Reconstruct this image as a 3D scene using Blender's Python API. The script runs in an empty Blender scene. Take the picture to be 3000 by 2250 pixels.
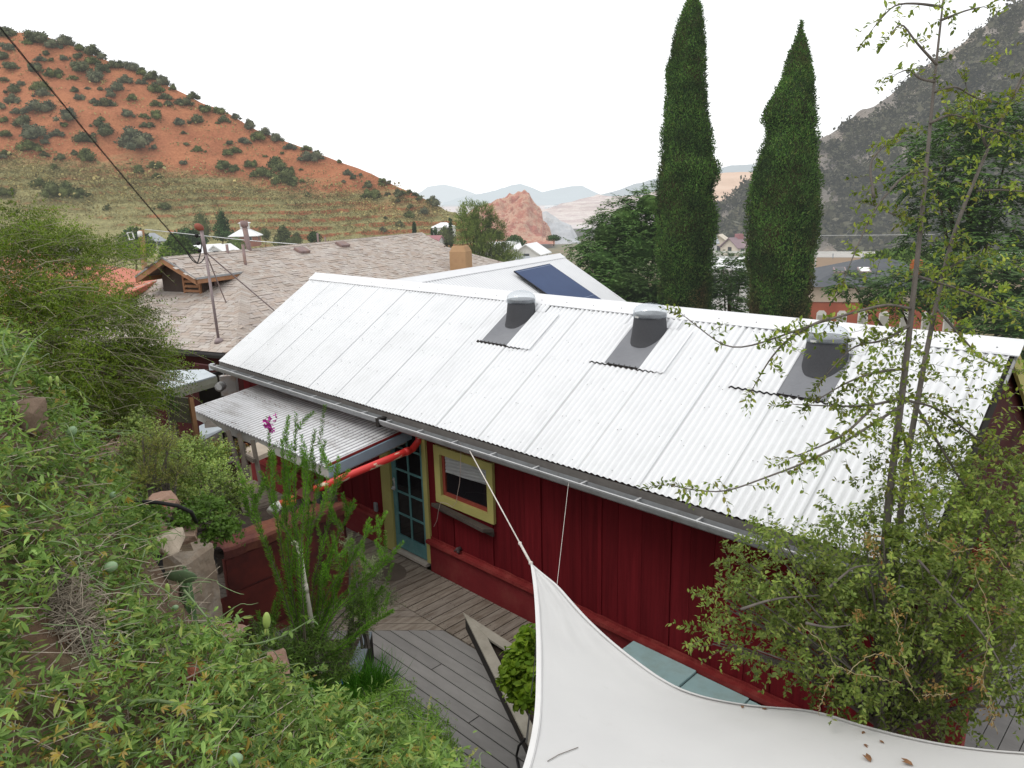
import bpy, bmesh, math, random
import numpy as np
from mathutils import Vector, Matrix, noise
from mathutils.bvhtree import BVHTree
random.seed(7)
rng = np.random.default_rng(11)
scene = bpy.context.scene
COL = scene.collection
# ------------------------------------------------------------------ camera
F = 2175.4                      # focal length in pixels of the 3000 px wide photograph
CAM = np.array([12.96070, -5.48303, 5.0])
FW = np.array([-0.68822537, 0.68404082, -0.24173123])
RT = np.array([0.70910132, 0.70466979, -0.02481526])
RT = RT - FW * (RT @ FW); RT /= np.linalg.norm(RT)
UP = np.cross(RT, FW)
FH = np.array([FW[0], FW[1], 0]); FH /= np.linalg.norm(FH)      # horizontal forward
RH = np.array([FH[1], -FH[0], 0])                              # horizontal right
cam_d = bpy.data.cameras.new("camera"); cam = bpy.data.objects.new("camera", cam_d)
COL.objects.link(cam); scene.camera = cam
cam_d.sensor_width = 36.0; cam_d.lens = 36.0 * F / 3000.0
cam_d.clip_start = 0.05; cam_d.clip_end = 20000
cam.matrix_world = Matrix(((RT[0], UP[0], -FW[0], CAM[0]), (RT[1], UP[1], -FW[1], CAM[1]), (RT[2], UP[2], -FW[2], CAM[2]), (0, 0, 0, 1)))

# surveying helpers: where a sight line meets a real plane / a real distance
def ray(u, v): return FW + (u - 1500.0) / F * RT - (v - 1125.0) / F * UP
def PD(u, v, d): return CAM + d * ray(u, v)
def PZ(u, v, z): r = ray(u, v); return CAM + r * ((z - CAM[2]) / r[2])
def PY(u, v, y): r = ray(u, v); return CAM + r * ((y - CAM[1]) / r[1])
def PN(u, v, P0, N): r = ray(u, v); return CAM + r * ((np.dot(P0, N) - CAM @ N) / (r @ N))
def A3(*a): return np.array(a, float)
def nrm(a): a = np.asarray(a, float); return a / (np.linalg.norm(a) + 1e-12)

# ------------------------------------------------------------------ object helpers
def tag(o, label=None, cat=None, group=None, kind=None):
    if label: o["label"] = label
    if cat: o["category"] = cat
    if group: o["group"] = group
    if kind: o["kind"] = kind
    return o
def thing(name, label, cat, loc=(0, 0, 0), group=None):
    o = bpy.data.objects.new(name, None); COL.objects.link(o)
    o.location = [float(x) for x in loc]; o.empty_display_size = 0.2
    return tag(o, label, cat, group)
class MB:
    """mesh builder in world coordinates"""
    def __init__(s): s.v = []; s.f = []; s.arr = []
    def add(s, vs, fs):
        b = len(s.v); s.v.extend([tuple(float(c) for c in x) for x in vs]); s.f.extend([tuple(i + b for i in f) for f in fs]); return s
    def quad(s, a, b, c, d): return s.add([a, b, c, d], [(0, 1, 2, 3)])
    def poly(s, pts): return s.add(pts, [tuple(range(len(pts)))])
    def prism(s, pts, off):
        """polygon pts extruded by vector off"""
        n = len(pts); off = np.asarray(off, float); q = [np.asarray(x, float) + off for x in pts]
        fs = [tuple(range(n))[::-1], tuple(range(n, 2 * n))] + [(i, (i + 1) % n, n + (i + 1) % n, n + i) for i in range(n)]
        return s.add(list(pts) + q, fs)
    def box(s, x0, x1, y0, y1, z0, z1):
        return s.prism([(x0, y0, z0), (x1, y0, z0), (x1, y1, z0), (x0, y1, z0)], (0, 0, z1 - z0))
    def obox(s, c, ax, ay, az):
        """box: centre c, half-axis vectors"""
        c, ax, ay, az = map(lambda q: np.asarray(q, float), (c, ax, ay, az))
        return s.prism([c - ax - ay - az, c + ax - ay - az, c + ax + ay - az, c - ax + ay - az], 2 * az)
    def beam(s, a, b, w, h, up=(0, 0, 1)):
        a = np.asarray(a, float); b = np.asarray(b, float); d = nrm(b - a); side = nrm(np.cross(d, up)); u = np.cross(side, d)
        return s.obox((a + b) / 2, (b - a) / 2, side * w / 2, u * h / 2)
    def tube(s, pts, rad, seg=8, cap=True):
        pts = [np.asarray(x, float) for x in pts]; n = len(pts)
        if not hasattr(rad, '__len__'): rad = [rad] * n
        vs = []; prev = None
        for i, p_ in enumerate(pts):
            t = nrm(pts[min(i + 1, n - 1)] - pts[max(i - 1, 0)])
            if prev is None:
                a = np.cross(t, (0, 0, 1)) if abs(t[2]) < .9 else np.cross(t, (1, 0, 0))
            else: a = prev - t * (prev @ t)
            a = nrm(a); prev = a; b = np.cross(t, a)
            for k in range(seg):
                th = 2 * math.pi * k / seg; vs.append(p_ + rad[i] * (math.cos(th) * a + math.sin(th) * b))
        fs = [(i * seg + k, i * seg + (k + 1) % seg, (i + 1) * seg + (k + 1) % seg, (i + 1) * seg + k) for i in range(n - 1) for k in range(seg)]
        if cap: fs += [tuple(range(seg))[::-1], tuple(range((n - 1) * seg, n * seg))]
        return s.add(vs, fs)
    def lathe(s, c, prof, seg=24, sx=1, sy=1):
        """prof [(r,z)] about vertical axis through c"""
        c = np.asarray(c, float); n = len(prof)
        vs = [c + A3(r * sx * math.cos(2 * math.pi * k / seg), r * sy * math.sin(2 * math.pi * k / seg), z) for r, z in prof for k in range(seg)]
        fs = [(i * seg + k, i * seg + (k + 1) % seg, (i + 1) * seg + (k + 1) % seg, (i + 1) * seg + k) for i in range(n - 1) for k in range(seg)]
        if prof[0][0] > 1e-4: fs.append(tuple(range(seg))[::-1])
        if prof[-1][0] > 1e-4: fs.append(tuple(range((n - 1) * seg, n * seg)))
        return s.add(vs, fs)
    def ball(s, c, r, seg=12, rings=8, axis=None, ra=None):
        """ellipsoid; axis = long axis unit vector with half-length ra"""
        c = np.asarray(c, float); ax = nrm(axis) if axis is not None else A3(0, 0, 1); ra = ra or r
        a = nrm(np.cross(ax, (0.3, .9, .1))); b = np.cross(ax, a); vs = []; 
        for i in range(rings + 1):
            ph = math.pi * i / rings
            for k in range(seg):
                th = 2 * math.pi * k / seg
                vs.append(c - ax * ra * math.cos(ph) + r * math.sin(ph) * (a * math.cos(th) + b * math.sin(th)))
        fs = [(i * seg + k, i * seg + (k + 1) % seg, (i + 1) * seg + (k + 1) % seg, (i + 1) * seg + k) for i in range(rings) for k in range(seg)]
        return s.add(vs, fs)
    def grid(s, P):
        """P[i][j] points"""
        n, m = len(P), len(P[0])
        return s.add([q for row in P for q in row], [(i * m + j, i * m + j + 1, (i + 1) * m + j + 1, (i + 1) * m + j) for i in range(n - 1) for j in range(m - 1)])
    def arrays(s, V, Fc):
        """V (N,3) verts, Fc list of (M,k) face index arrays"""
        s.arr.append((np.asarray(V, float), Fc)); return s
    def build(s, name, mat, parent=None, smooth=False, bevel=0, origin=None, label=None):
        me = bpy.data.meshes.new(name)
        V = np.array(s.v, float).reshape(-1, 3); loops = [i for f in s.f for i in f]; sizes = [len(f) for f in s.f]
        Vs = [V]; L = [np.array(loops, np.int64)]; S = [np.array(sizes, np.int64)]; base = len(V)
        for v_, fcs in s.arr:
            Vs.append(v_)
            for f_ in fcs:
                f_ = np.asarray(f_, np.int64); L.append((f_ + base).ravel()); S.append(np.full(len(f_), f_.shape[1]))
            base += len(v_)
        V = np.concatenate(Vs); L = np.concatenate(L); S = np.concatenate(S)
        if origin is None:
            if parent is not None: o0 = np.array(parent_loc(parent))
            else:
                o0 = np.array([V[:, 0].mean(), V[:, 1].mean(), V[:, 2].min()])
        else: o0 = np.asarray(origin, float)
        V = V - o0
        me.vertices.add(len(V)); me.vertices.foreach_set('co', V.ravel().astype(np.float32))
        me.loops.add(len(L)); me.loops.foreach_set('vertex_index', L.astype(np.int32))
        me.polygons.add(len(S)); st = np.concatenate([[0], np.cumsum(S)[:-1]])
        me.polygons.foreach_set('loop_start', st.astype(np.int32)); me.polygons.foreach_set('loop_total', S.astype(np.int32))
        me.polygons.foreach_set('use_smooth', np.full(len(S), bool(smooth)))
        me.update(calc_edges=True); me.validate()
        o = bpy.data.objects.new(name, me); COL.objects.link(o)
        if mat is not None: me.materials.append(mat)
        if parent is not None:
            o.parent = parent; pl = parent_loc(parent); o.location = [float(a - b) for a, b in zip(o0, pl)]
        else: o.location = [float(x) for x in o0]
        WL[o.name] = tuple(float(x) for x in o0)
        if bevel:
            b = o.modifiers.new('bevel', 'BEVEL'); b.width = bevel; b.segments = 2; b.limit_method = 'ANGLE'
        if label: o['label'] = label
        return o
WL = {}
def parent_loc(o): return WL[o.name] if o.name in WL else tuple(o.location)
def copy_tree(o, parent=None):
    c = o.copy(); COL.objects.link(c); c.parent = parent
    if o.name in WL: WL[c.name] = WL[o.name]
    for ch in list(o.children): copy_tree(ch, c)
    return c

# ------------------------------------------------------------------ materials
def _mk(name):
    m = bpy.data.materials.new(name); m.use_nodes = True; nt = m.node_tree
    return m, nt, nt.nodes["Principled BSDF"]
def N_(nt, t, **k):
    n = nt.nodes.new(t)
    for a, b in k.items(): setattr(n, a, b)
    return n
def ramp(nt, stops, interp='LINEAR'):
    r = N_(nt, 'ShaderNodeValToRGB'); cr = r.color_ramp; cr.interpolation = interp
    while len(cr.elements) < len(stops): cr.elements.new(0.5)
    for e, (p_, c) in zip(cr.elements, stops): e.position = p_; e.color = (*c, 1)
    return r
def mix(nt, a, b, fac, mode='MIX'):
    n = N_(nt, 'ShaderNodeMix', data_type='RGBA', blend_type=mode)
    for i, x in ((0, fac), (6, a), (7, b)):
        if isinstance(x, (int, float)): n.inputs[i].default_value = x
        elif isinstance(x, (tuple, list)): n.inputs[i].default_value = (*x, 1)
        else: nt.links.new(x, n.inputs[i])
    return n.outputs[2]
def pos(nt, scale=(1, 1, 1), rot=(0, 0, 0)):
    g = N_(nt, 'ShaderNodeNewGeometry'); m = N_(nt, 'ShaderNodeMapping'); m.inputs['Scale'].default_value = scale; m.inputs['Rotation'].default_value = rot
    nt.links.new(g.outputs['Position'], m.inputs['Vector']); return m.outputs[0]
def tex(nt, vec, scale, detail=4, rough=.55):
    n = N_(nt, 'ShaderNodeTexNoise'); n.inputs['Scale'].default_value = scale; n.inputs['Detail'].default_value = detail; n.inputs['Roughness'].default_value = rough
    nt.links.new(vec, n.inputs['Vector']); return n.outputs[0]
def bump(nt, bs, h, strength, dist=.02):
    b = N_(nt, 'ShaderNodeBump'); b.inputs['Strength'].default_value = strength; b.inputs['Distance'].default_value = dist
    nt.links.new(h, b.inputs['Height']); nt.links.new(b.outputs[0], bs.inputs['Normal'])
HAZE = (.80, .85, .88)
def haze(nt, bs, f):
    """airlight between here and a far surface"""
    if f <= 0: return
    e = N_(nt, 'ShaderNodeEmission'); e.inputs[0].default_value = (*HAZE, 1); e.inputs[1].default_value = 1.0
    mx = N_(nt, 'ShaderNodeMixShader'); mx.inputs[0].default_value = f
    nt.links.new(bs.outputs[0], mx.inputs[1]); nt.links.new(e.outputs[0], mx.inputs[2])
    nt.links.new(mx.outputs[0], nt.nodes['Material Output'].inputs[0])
def surf(name, c1, c2=None, scale=3., rough=.7, bmp=0., bscale=None, metal=0., stretch=(1, 1, 1), hz=0., island=0., dirt=None, dscale=1.2, damt=.5, bdist=.02, spec=.22):
    m, nt, bs = _mk(name); c2 = c2 or tuple(x * .75 for x in c1)
    p_ = pos(nt, stretch); n = tex(nt, p_, scale, 6, .6)
    r = ramp(nt, [(.3, c2), (.7, c1)]); nt.links.new(n, r.inputs[0]); c = r.outputs[0]
    if island:
        g = N_(nt, 'ShaderNodeNewGeometry'); r2 = ramp(nt, [(0, (1 - island,) * 3), (1, (1 + island,) * 3)]); nt.links.new(g.outputs['Random Per Island'], r2.inputs[0])
        c = mix(nt, c, r2.outputs[0], 1.0, 'MULTIPLY')
    if dirt:
        d = tex(nt, pos(nt), dscale, 7, .7); r3 = ramp(nt, [(.48, (0, 0, 0)), (.68, (1, 1, 1))]); nt.links.new(d, r3.inputs[0])
        mm = N_(nt, 'ShaderNodeMath', operation='MULTIPLY'); mm.inputs[1].default_value = damt; nt.links.new(r3.outputs[0], mm.inputs[0])
        c = mix(nt, c, dirt, mm.outputs[0])
    nt.links.new(c, bs.inputs['Base Color']); bs.inputs['Roughness'].default_value = rough; bs.inputs['Metallic'].default_value = metal
    bs.inputs['Specular IOR Level'].default_value = spec
    if bmp: bump(nt, bs, tex(nt, pos(nt, stretch), bscale or scale * 6, 5, .6), bmp, bdist)
    haze(nt, bs, hz); return m
def leafm(name, stops, big=.9, trans=.25, rough=.55, dark=.5, hz=0.):
    """stops = colours picked per leaf; slow noise darkens clumps"""
    m, nt, bs = _mk(name); g = N_(nt, 'ShaderNodeNewGeometry')
    stops = [(c[0] * 1.16, c[1] * 1.08, c[2] * .72) for c in stops]
    k = len(stops); r = ramp(nt, [(i / max(1, k - 1), c) for i, c in enumerate(stops)]); nt.links.new(g.outputs['Random Per Island'], r.inputs[0])
    n = tex(nt, pos(nt), big, 3, .5); r2 = ramp(nt, [(.35, (dark,) * 3), (.65, (1.15,) * 3)]); nt.links.new(n, r2.inputs[0])
    c = mix(nt, r.outputs[0], r2.outputs[0], 1.0, 'MULTIPLY'); nt.links.new(c, bs.inputs['Base Color'])
    bs.inputs['Roughness'].default_value = max(rough, .6); bs.inputs['Specular IOR Level'].default_value = .14
    out = bs
    if trans:
        t = N_(nt, 'ShaderNodeBsdfTranslucent'); nt.links.new(mix(nt, c, (1.0, 1.1, .5), 1.0, 'MULTIPLY'), t.inputs[0])
        mx = N_(nt, 'ShaderNodeMixShader'); mx.inputs[0].default_value = trans
        nt.links.new(bs.outputs[0], mx.inputs[1]); nt.links.new(t.outputs[0], mx.inputs[2]); nt.links.new(mx.outputs[0], nt.nodes['Material Output'].inputs[0]); out = mx
    haze(nt, out, hz); return m
def glassm(name, col=(.02, .022, .025), rough=.08, alpha=1.):
    m, nt, bs = _mk(name); bs.inputs['Base Color'].default_value = (*col, 1); bs.inputs['Roughness'].default_value = rough
    if alpha < 1: bs.inputs['Alpha'].default_value = alpha
    return m

# ------------------------------------------------------------------ foliage
LEAF2 = (np.array([(0, 0, 0), (.45, .5, .06), (1, 0, -.04), (.45, -.5, .06)]), [np.array([(0, 2, 1), (0, 3, 2)])])
LEAF1 = (np.array([(0, 0, 0), (.5, .5, 0), (1, 0, 0), (.5, -.5, 0)]), [np.array([(0, 3, 2, 1)])])
LEAF6 = (np.array([(0, 0, 0), (.3, .42, .05), (.65, .42, .0), (1, 0, -.14), (.65, -.42, .0), (.3, -.42, .05), (.3, 0, -.01), (.65, 0, -.05)]),
         [np.array([(0, 6, 1), (0, 5, 6), (2, 7, 3), (7, 4, 3)]), np.array([(1, 6, 7, 2), (6, 5, 4, 7)])])
NEED = (np.array([(0, .5, 0), (0, -.5, 0), (1, 0, -.03)]), [np.array([(0, 1, 2)])])
def leaves(mb, P, D, Nn, L, W, T=LEAF2):
    """P positions, D leaf directions, Nn rough normals, L lengths, W widths (arrays)"""
    P = np.asarray(P, float); D = np.asarray(D, float); Nn = np.asarray(Nn, float)
    D = D / (np.linalg.norm(D, axis=1, keepdims=True) + 1e-9)
    S = np.cross(Nn, D); S = S / (np.linalg.norm(S, axis=1, keepdims=True) + 1e-9); Nn = np.cross(D, S)
    t, fs = T; n = len(P); K = len(t); L = np.broadcast_to(L, (n,)); W = np.broadcast_to(W, (n,))
    V = P[:, None, :] + t[None, :, 0:1] * (L[:, None, None] * D[:, None, :]) + t[None, :, 1:2] * (W[:, None, None] * S[:, None, :]) + t[None, :, 2:3] * (L[:, None, None] * Nn[:, None, :])
    off = (np.arange(n) * K)[:, None, None]
    mb.arrays(V.reshape(-1, 3), [(f[None] + off).reshape(-1, f.shape[1]) for f in fs]); return mb
def rv(n): a = rng.normal(size=(n, 3)); return a / np.linalg.norm(a, axis=1, keepdims=True)
def sprigs(lf, tw, P, D, length, nleaf, L, W, T=LEAF2, droop=.25, tr=.003, spread=.9, jitter=.25, tk=.2, twig_every=1):
    """sprig = curved twig with leaves along it"""
    P = np.asarray(P, float); D = np.asarray(D, float); n = len(P); D = D / (np.linalg.norm(D, axis=1, keepdims=True) + 1e-9)
    ln = length * rng.uniform(.6, 1.25, n)
    ts = np.linspace(tk, 1, nleaf)[None, :] + rng.uniform(-.04, .04, (n, nleaf))
    A = D[:, None, :] * (ts[..., None] * ln[:, None, None]); A[..., 2] -= droop * (ts ** 2) * ln[:, None]
    PP = P[:, None, :] + A
    R = rng.normal(size=(n, nleaf, 3)); R -= (R * D[:, None, :]).sum(-1, keepdims=True) * D[:, None, :]; R /= np.linalg.norm(R, axis=-1, keepdims=True) + 1e-9
    DD = D[:, None, :] * (1 - spread) + R * spread + rng.normal(size=R.shape) * jitter * .3
    NN = rng.normal(size=R.shape) * .5 + A3(0, 0, 1)
    k = n * nleaf
    leaves(lf, PP.reshape(k, 3), DD.reshape(k, 3), NN.reshape(k, 3), L * rng.uniform(.6, 1.2, k), W * rng.uniform(.7, 1.2, k), T)
    if tw is not None:
        for i in range(0, n, twig_every):
            d = D[i]; q = [P[i] + d * t * ln[i] - A3(0, 0, droop * t * t * ln[i]) for t in (0, .5, 1)]
            tw.tube(q, [tr, tr * .8, tr * .4], 3, cap=False)
def ell(c, rad, n, shell=.55, low=-1.):
    """random points in an ellipsoid in the camera-heading frame; rad=(side, depth, height)"""
    d = rv(n * 2); d = d[d[:, 2] > low][:n]; r = rng.uniform(shell, 1, len(d)) ** .8
    q = d * r[:, None]; P = np.asarray(c)[None] + q[:, 0:1] * rad[0] * RH + q[:, 1:2] * rad[1] * FH + q[:, 2:3] * A3(0, 0, rad[2])
    o = d[:, 0:1] / rad[0] * RH + d[:, 1:2] / rad[1] * FH + d[:, 2:3] / rad[2] * A3(0, 0, 1)
    return P, o / np.linalg.norm(o, axis=1, keepdims=True)
def EP(u, v, d, ru, rv_, rd):
    """ellipsoid from sight line + distance: centre, radii in metres"""
    return PD(u, v, d), (ru * d / F, rd, rv_ * d / F)
def fbm(x, y, z=0., o=5): return noise.fractal(Vector((x, y, z)), 1.0, 2.0, o)
# ------------------------------------------------------------------ sky and light: bright overcast
w = bpy.data.worlds.new("World"); scene.world = w; w.use_nodes = True; nt = w.node_tree
bg = nt.nodes['Background']
sky = N_(nt, 'ShaderNodeTexSky', sky_type='NISHITA'); sky.sun_disc = False
SUN_EL, SUN_AZ = math.radians(58), math.radians(200)
sky.sun_elevation = SUN_EL; sky.sun_rotation = SUN_AZ; sky.air_density = 1.2; sky.dust_density = 3.0
tc = N_(nt, 'ShaderNodeTexCoord'); cl = tex(nt, tc.outputs['Generated'], 2.2, 5, .55)
cr = ramp(nt, [(.3, (9.6, 9.8, 10.0)), (.7, (11.2, 11.2, 11.2))]); nt.links.new(cl, cr.inputs[0])
nt.links.new(mix(nt, sky.outputs[0], cr.outputs[0], .93), bg.inputs[0]); bg.inputs[1].default_value = .127
sd = bpy.data.lights.new("sun", 'SUN'); so = bpy.data.objects.new("sun", sd); COL.objects.link(so)
sd.energy = 1.1; sd.angle = math.radians(25); sd.color = (1, .96, .9)
so.rotation_euler = (math.radians(90) - SUN_EL, 0, math.pi - SUN_AZ); so.location = (0, 0, 60)
scene.view_settings.view_transform = 'Standard'; scene.view_settings.look = 'None'; scene.view_settings.exposure = 0
scene.cycles.max_bounces = 6; scene.cycles.transparent_max_bounces = 12; scene.cycles.use_denoising = True
scene.cycles.caustics_reflective = False; scene.cycles.caustics_refractive = False

def HD(u, d, z):
    """point on the bearing of picture column u, at forward distance d, height z"""
    a = math.atan((u - 1500) / F / .9705); return A3(*(CAM[:2] + d * (FH + math.tan(a) * RH)[:2]), z)
def interp(tab, x): return float(np.interp(x, [t[0] for t in tab], [t[1] for t in tab]))
VALLEY = -22.0
# ground sheet ------------------------------------------------------
def ground_z(x, y):
    q = A3(x, y, 0) - CAM; s = q @ FH
    z = np.interp(s, [9, 14, 20, 30, 60, 150, 300, 520], [-.16, -.9, -3.6, -6.0, -9, -14, -20, -27])
    # garden terrace around the cottage stays level
    k = max(0., min(1., (y - 3.2) / 3.0)) ; side = max(0., min(1., (-x - 1.0) / 3.0)); far = max(k, side * .8)
    z0 = -.16
    return z0 + (z - z0) * far if s < 60 else z
ss = [-12, -8, -4, -2, 0] + [i * 1.0 for i in range(1, 40)] + [40 * 1.16 ** i for i in range(38)]
rows = []
for s in ss:
    row = []
    for j in range(-40, 41):
        l = (j / 40) ** 3 * max(40, s * 1.6) + (j / 40) * max(20, s * .5)
        P = CAM + s * FH + l * RH; x, y = P[:2]; z = ground_z(x, y) + (.05 if s > 3 else 0) * fbm(x * .3, y * .3)
        row.append((x, y, z - (.03 * fbm(x * .1, y * .1) * min(10, s / 30))))
    rows.append(row)
m_ground = surf("ground_soil", (.20, .17, .09), (.09, .10, .05), .12, .95, .5, 1.5, hz=0, dirt=(.28, .15, .09), dscale=.05, damt=.6)
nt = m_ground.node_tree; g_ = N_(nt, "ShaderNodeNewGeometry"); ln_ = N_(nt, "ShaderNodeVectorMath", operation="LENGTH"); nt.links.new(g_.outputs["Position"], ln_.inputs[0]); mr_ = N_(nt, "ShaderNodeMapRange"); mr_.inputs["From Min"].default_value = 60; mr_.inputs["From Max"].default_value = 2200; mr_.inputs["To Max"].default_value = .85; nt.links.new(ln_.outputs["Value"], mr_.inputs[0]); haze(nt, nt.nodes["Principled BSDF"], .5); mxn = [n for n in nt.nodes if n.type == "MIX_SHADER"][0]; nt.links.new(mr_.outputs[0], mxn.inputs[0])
tag(MB().grid(rows).build("ground", m_ground, smooth=True, origin=(0, 0, -9)), kind='structure')

# lofted hills ------------------------------------------------------
def loft(crest, base, nu, nt_, g, amp, fr, back=120, terr=None, seed=0.):
    """crest/base: functions of s in 0..1 -> world point; g(t) height share; returns grid + share"""
    rows = []; H = []
    for i in range(nt_ + 1):
        t = i / nt_; row = []; h = []
        for j in range(nu + 1):
            s = j / nu; B = base(s); C = crest(s); P = B + (C - B) * t; hh = g(t)
            P[2] = B[2] + (C[2] - B[2]) * hh
            a = amp * min(1, t * 4) * (1 - .75 * max(0, (t - .85) / .15))
            P[2] += a * fbm(P[0] * fr + seed, P[1] * fr, P[2] * fr * 1.5)
            P[:2] += (a * .6 * fbm(P[0] * fr * 1.3, P[1] * fr + seed, 7)) * FH[:2]
            if terr and t < terr[0]:
                st = terr[1]; q = P[2] / st; P[2] = (math.floor(q) + min(1, (q - math.floor(q)) * 1.8) ** 3) * st * .7 + P[2] * .3
            row.append(P); h.append(t)
        rows.append(row); H.append(h)
    row = [q + FH * back + A3(0, 0, -abs(q[2] - VALLEY) * .9) for q in rows[-1]]; rows.append(row); H.append([1.] * len(row))
    return rows, H
def hill(name, rows, H, mat, smooth=True):
    mb = MB().grid(rows); o = mb.build(name, mat, smooth=smooth, origin=rows[0][len(rows[0]) // 2])
    at = o.data.attributes.new('hf', 'FLOAT', 'POINT'); at.data.foreach_set('value', np.array(H, np.float32).ravel())
    tag(o, kind='structure'); return BVHTree.FromPolygons([tuple(map(float, q)) for q in mb.v], mb.f)
SKY_L = [(-700, -260), (-300, -60), (0, 97), (90, 92), (149, 115), (226, 140), (316, 176), (384, 199), (452, 230), (515, 260), (588, 298), (669, 334), (746, 380), (836, 416), (904, 441), (1000, 477), (1090, 509), (1172, 547), (1244, 577), (1289, 604), (1344, 631), (1400, 655)]
def crL(s): u = -700 + 2100 * s; return PD(u, interp(SKY_L, u), 420 - 60 * s)
def baL(s): u = -700 + 2100 * s; return HD(u, 190 + 150 * s, VALLEY)
gL = lambda t: .20 * (t / .38) ** 1.1 if t < .38 else .20 + .80 * ((t - .38) / .62) ** .95
rL, hL = loft(crL, baL, 330, 190, gL, 4.5, .022)
def pix(P): d_ = P - CAM; z_ = d_ @ FW; return 1500 + F * (d_ @ RT) / z_, 1125 - F * (d_ @ UP) / z_
for i_, row in enumerate(rL[:-1]):           # how far above the top of the old terraces each spot lies
    for j_, P in enumerate(row):
        u_, v_ = pix(P); e_ = .40 + (np.interp(u_, [0, 450, 900, 1340], [485, 500, 572, 600]) - v_) / 400; hL[i_][j_] = e_
        if e_ < .42:
            st = 3.4; q = P[2] / st + .35 * fbm(P[0] * .02, P[1] * .02); f_ = q - math.floor(q); P[2] += ((min(1, f_ * 1.5) ** 3) - f_) * st * .75 * min(1, (.42 - e_) * 12)
def hill_mat(name, hz, lo, hi, soil, soil2, gr, gr2, mask=(.30, .42), rock=(.5, .3, .2)):
    m, nt, bs = _mk(name); p_ = pos(nt)
    n1 = tex(nt, p_, .06, 8, .65); r1 = ramp(nt, [(.32, soil2), (.62, soil)]); nt.links.new(n1, r1.inputs[0])
    n1b = tex(nt, p_, .9, 6, .75); r1b = ramp(nt, [(.35, (.72, .7, .68)), (.52, (1, 1, 1)), (.72, (1.3, 1.35, 1.4))]); nt.links.new(n1b, r1b.inputs[0])
    c = mix(nt, r1.outputs[0], r1b.outputs[0], .75, 'MULTIPLY')
    n2 = tex(nt, p_, .22, 8, .75); r2 = ramp(nt, [(.3, gr2), (.52, gr), (.75, tuple(x * 1.25 for x in gr))]); nt.links.new(n2, r2.inputs[0])
    c2 = mix(nt, r2.outputs[0], r1b.outputs[0], .9, 'MULTIPLY')
    a = N_(nt, 'ShaderNodeAttribute'); a.attribute_name = 'hf'
    n3 = tex(nt, pos(nt, (.5, .5, 3.2)), .06, 7, .65)
    s1 = N_(nt, 'ShaderNodeMath', operation='SUBTRACT'); nt.links.new(n3, s1.inputs[0]); s1.inputs[1].default_value = .5
    s2 = N_(nt, 'ShaderNodeMath', operation='MULTIPLY_ADD'); nt.links.new(s1.outputs[0], s2.inputs[0]); s2.inputs[1].default_value = .62; nt.links.new(a.outputs['Fac'], s2.inputs[2])
    mr = N_(nt, 'ShaderNodeMapRange'); mr.inputs['From Min'].default_value = mask[0]; mr.inputs['From Max'].default_value = mask[1]; mr.inputs['To Min'].default_value = 1; mr.inputs['To Max'].default_value = 0
    nt.links.new(s2.outputs[0], mr.inputs[0])
    g2 = N_(nt, 'ShaderNodeNewGeometry'); sz_ = N_(nt, 'ShaderNodeSeparateXYZ'); nt.links.new(g2.outputs['Normal'], sz_.inputs[0]); rz = ramp(nt, [(.50, (0, 0, 0)), (.66, (1, 1, 1))]); nt.links.new(sz_.outputs[2], rz.inputs[0]); mz = N_(nt, 'ShaderNodeMath', operation='MULTIPLY'); nt.links.new(mr.outputs[0], mz.inputs[0]); nt.links.new(rz.outputs[0], mz.inputs[1])
    cc = mix(nt, c, c2, mz.outputs[0] if name == 'red_hillside' else mr.outputs[0]); nt.links.new(cc, bs.inputs['Base Color']); bs.inputs['Roughness'].default_value = .95; bs.inputs['Specular IOR Level'].default_value = .1
    bump(nt, bs, tex(nt, p_, .7, 8, .7), .9, .8); haze(nt, bs, hz); return m
m_red = hill_mat("red_hillside", .05, 0, 1, (.41, .168, .082), (.325, .124, .064), (.31, .285, .135), (.215, .205, .10), mask=(.33, .49))
bvL = hill("hill_left", rL, hL, m_red)
# right hill ---------------------------------------------------------
SKY_R = [(2050, 640), (2105, 600), (2199, 535), (2300, 470), (2393, 411), (2452, 389), (2511, 339), (2556, 316), (2606, 280), (2669, 226), (2723, 192), (2809, 145), (2859, 97), (2904, 63), (3000, 0), (3300, -220), (3700, -500)]
def crR(s): u = 2050 + 1650 * s; return PD(u, interp(SKY_R, u), 460 - 110 * s)
def baR(s): u = 2000 + 1700 * s; return HD(u, 330 - 190 * min(1, s * 2.2), VALLEY + 1)
gR = lambda t: t ** 1.12
rR, hR = loft(crR, baR, 320, 190, gR, 9.0, .024, seed=31.)
for row in rR[8:-6]:
    for q in row: q[2] += 2.2 * fbm(q[0] * .07, q[1] * .07, q[2] * .05) + 2.5 * abs(fbm(q[0] * .016 + 5, q[1] * .03, 3.))
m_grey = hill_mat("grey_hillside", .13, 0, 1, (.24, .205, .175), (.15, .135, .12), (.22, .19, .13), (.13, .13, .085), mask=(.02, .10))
nt = m_grey.node_tree; bs = nt.nodes['Principled BSDF']; src = bs.inputs['Base Color'].links[0].from_socket; n_ = tex(nt, pos(nt, (1, 1, .5)), .035, 7, .65); r_ = ramp(nt, [(.50, (0, 0, 0)), (.62, (1, 1, 1))]); nt.links.new(n_, r_.inputs[0]); nt.links.new(mix(nt, src, (.36, .29, .235), r_.outputs[0]), bs.inputs['Base Color'])
bvR = hill("hill_right", rR, hR, m_grey)
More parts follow.
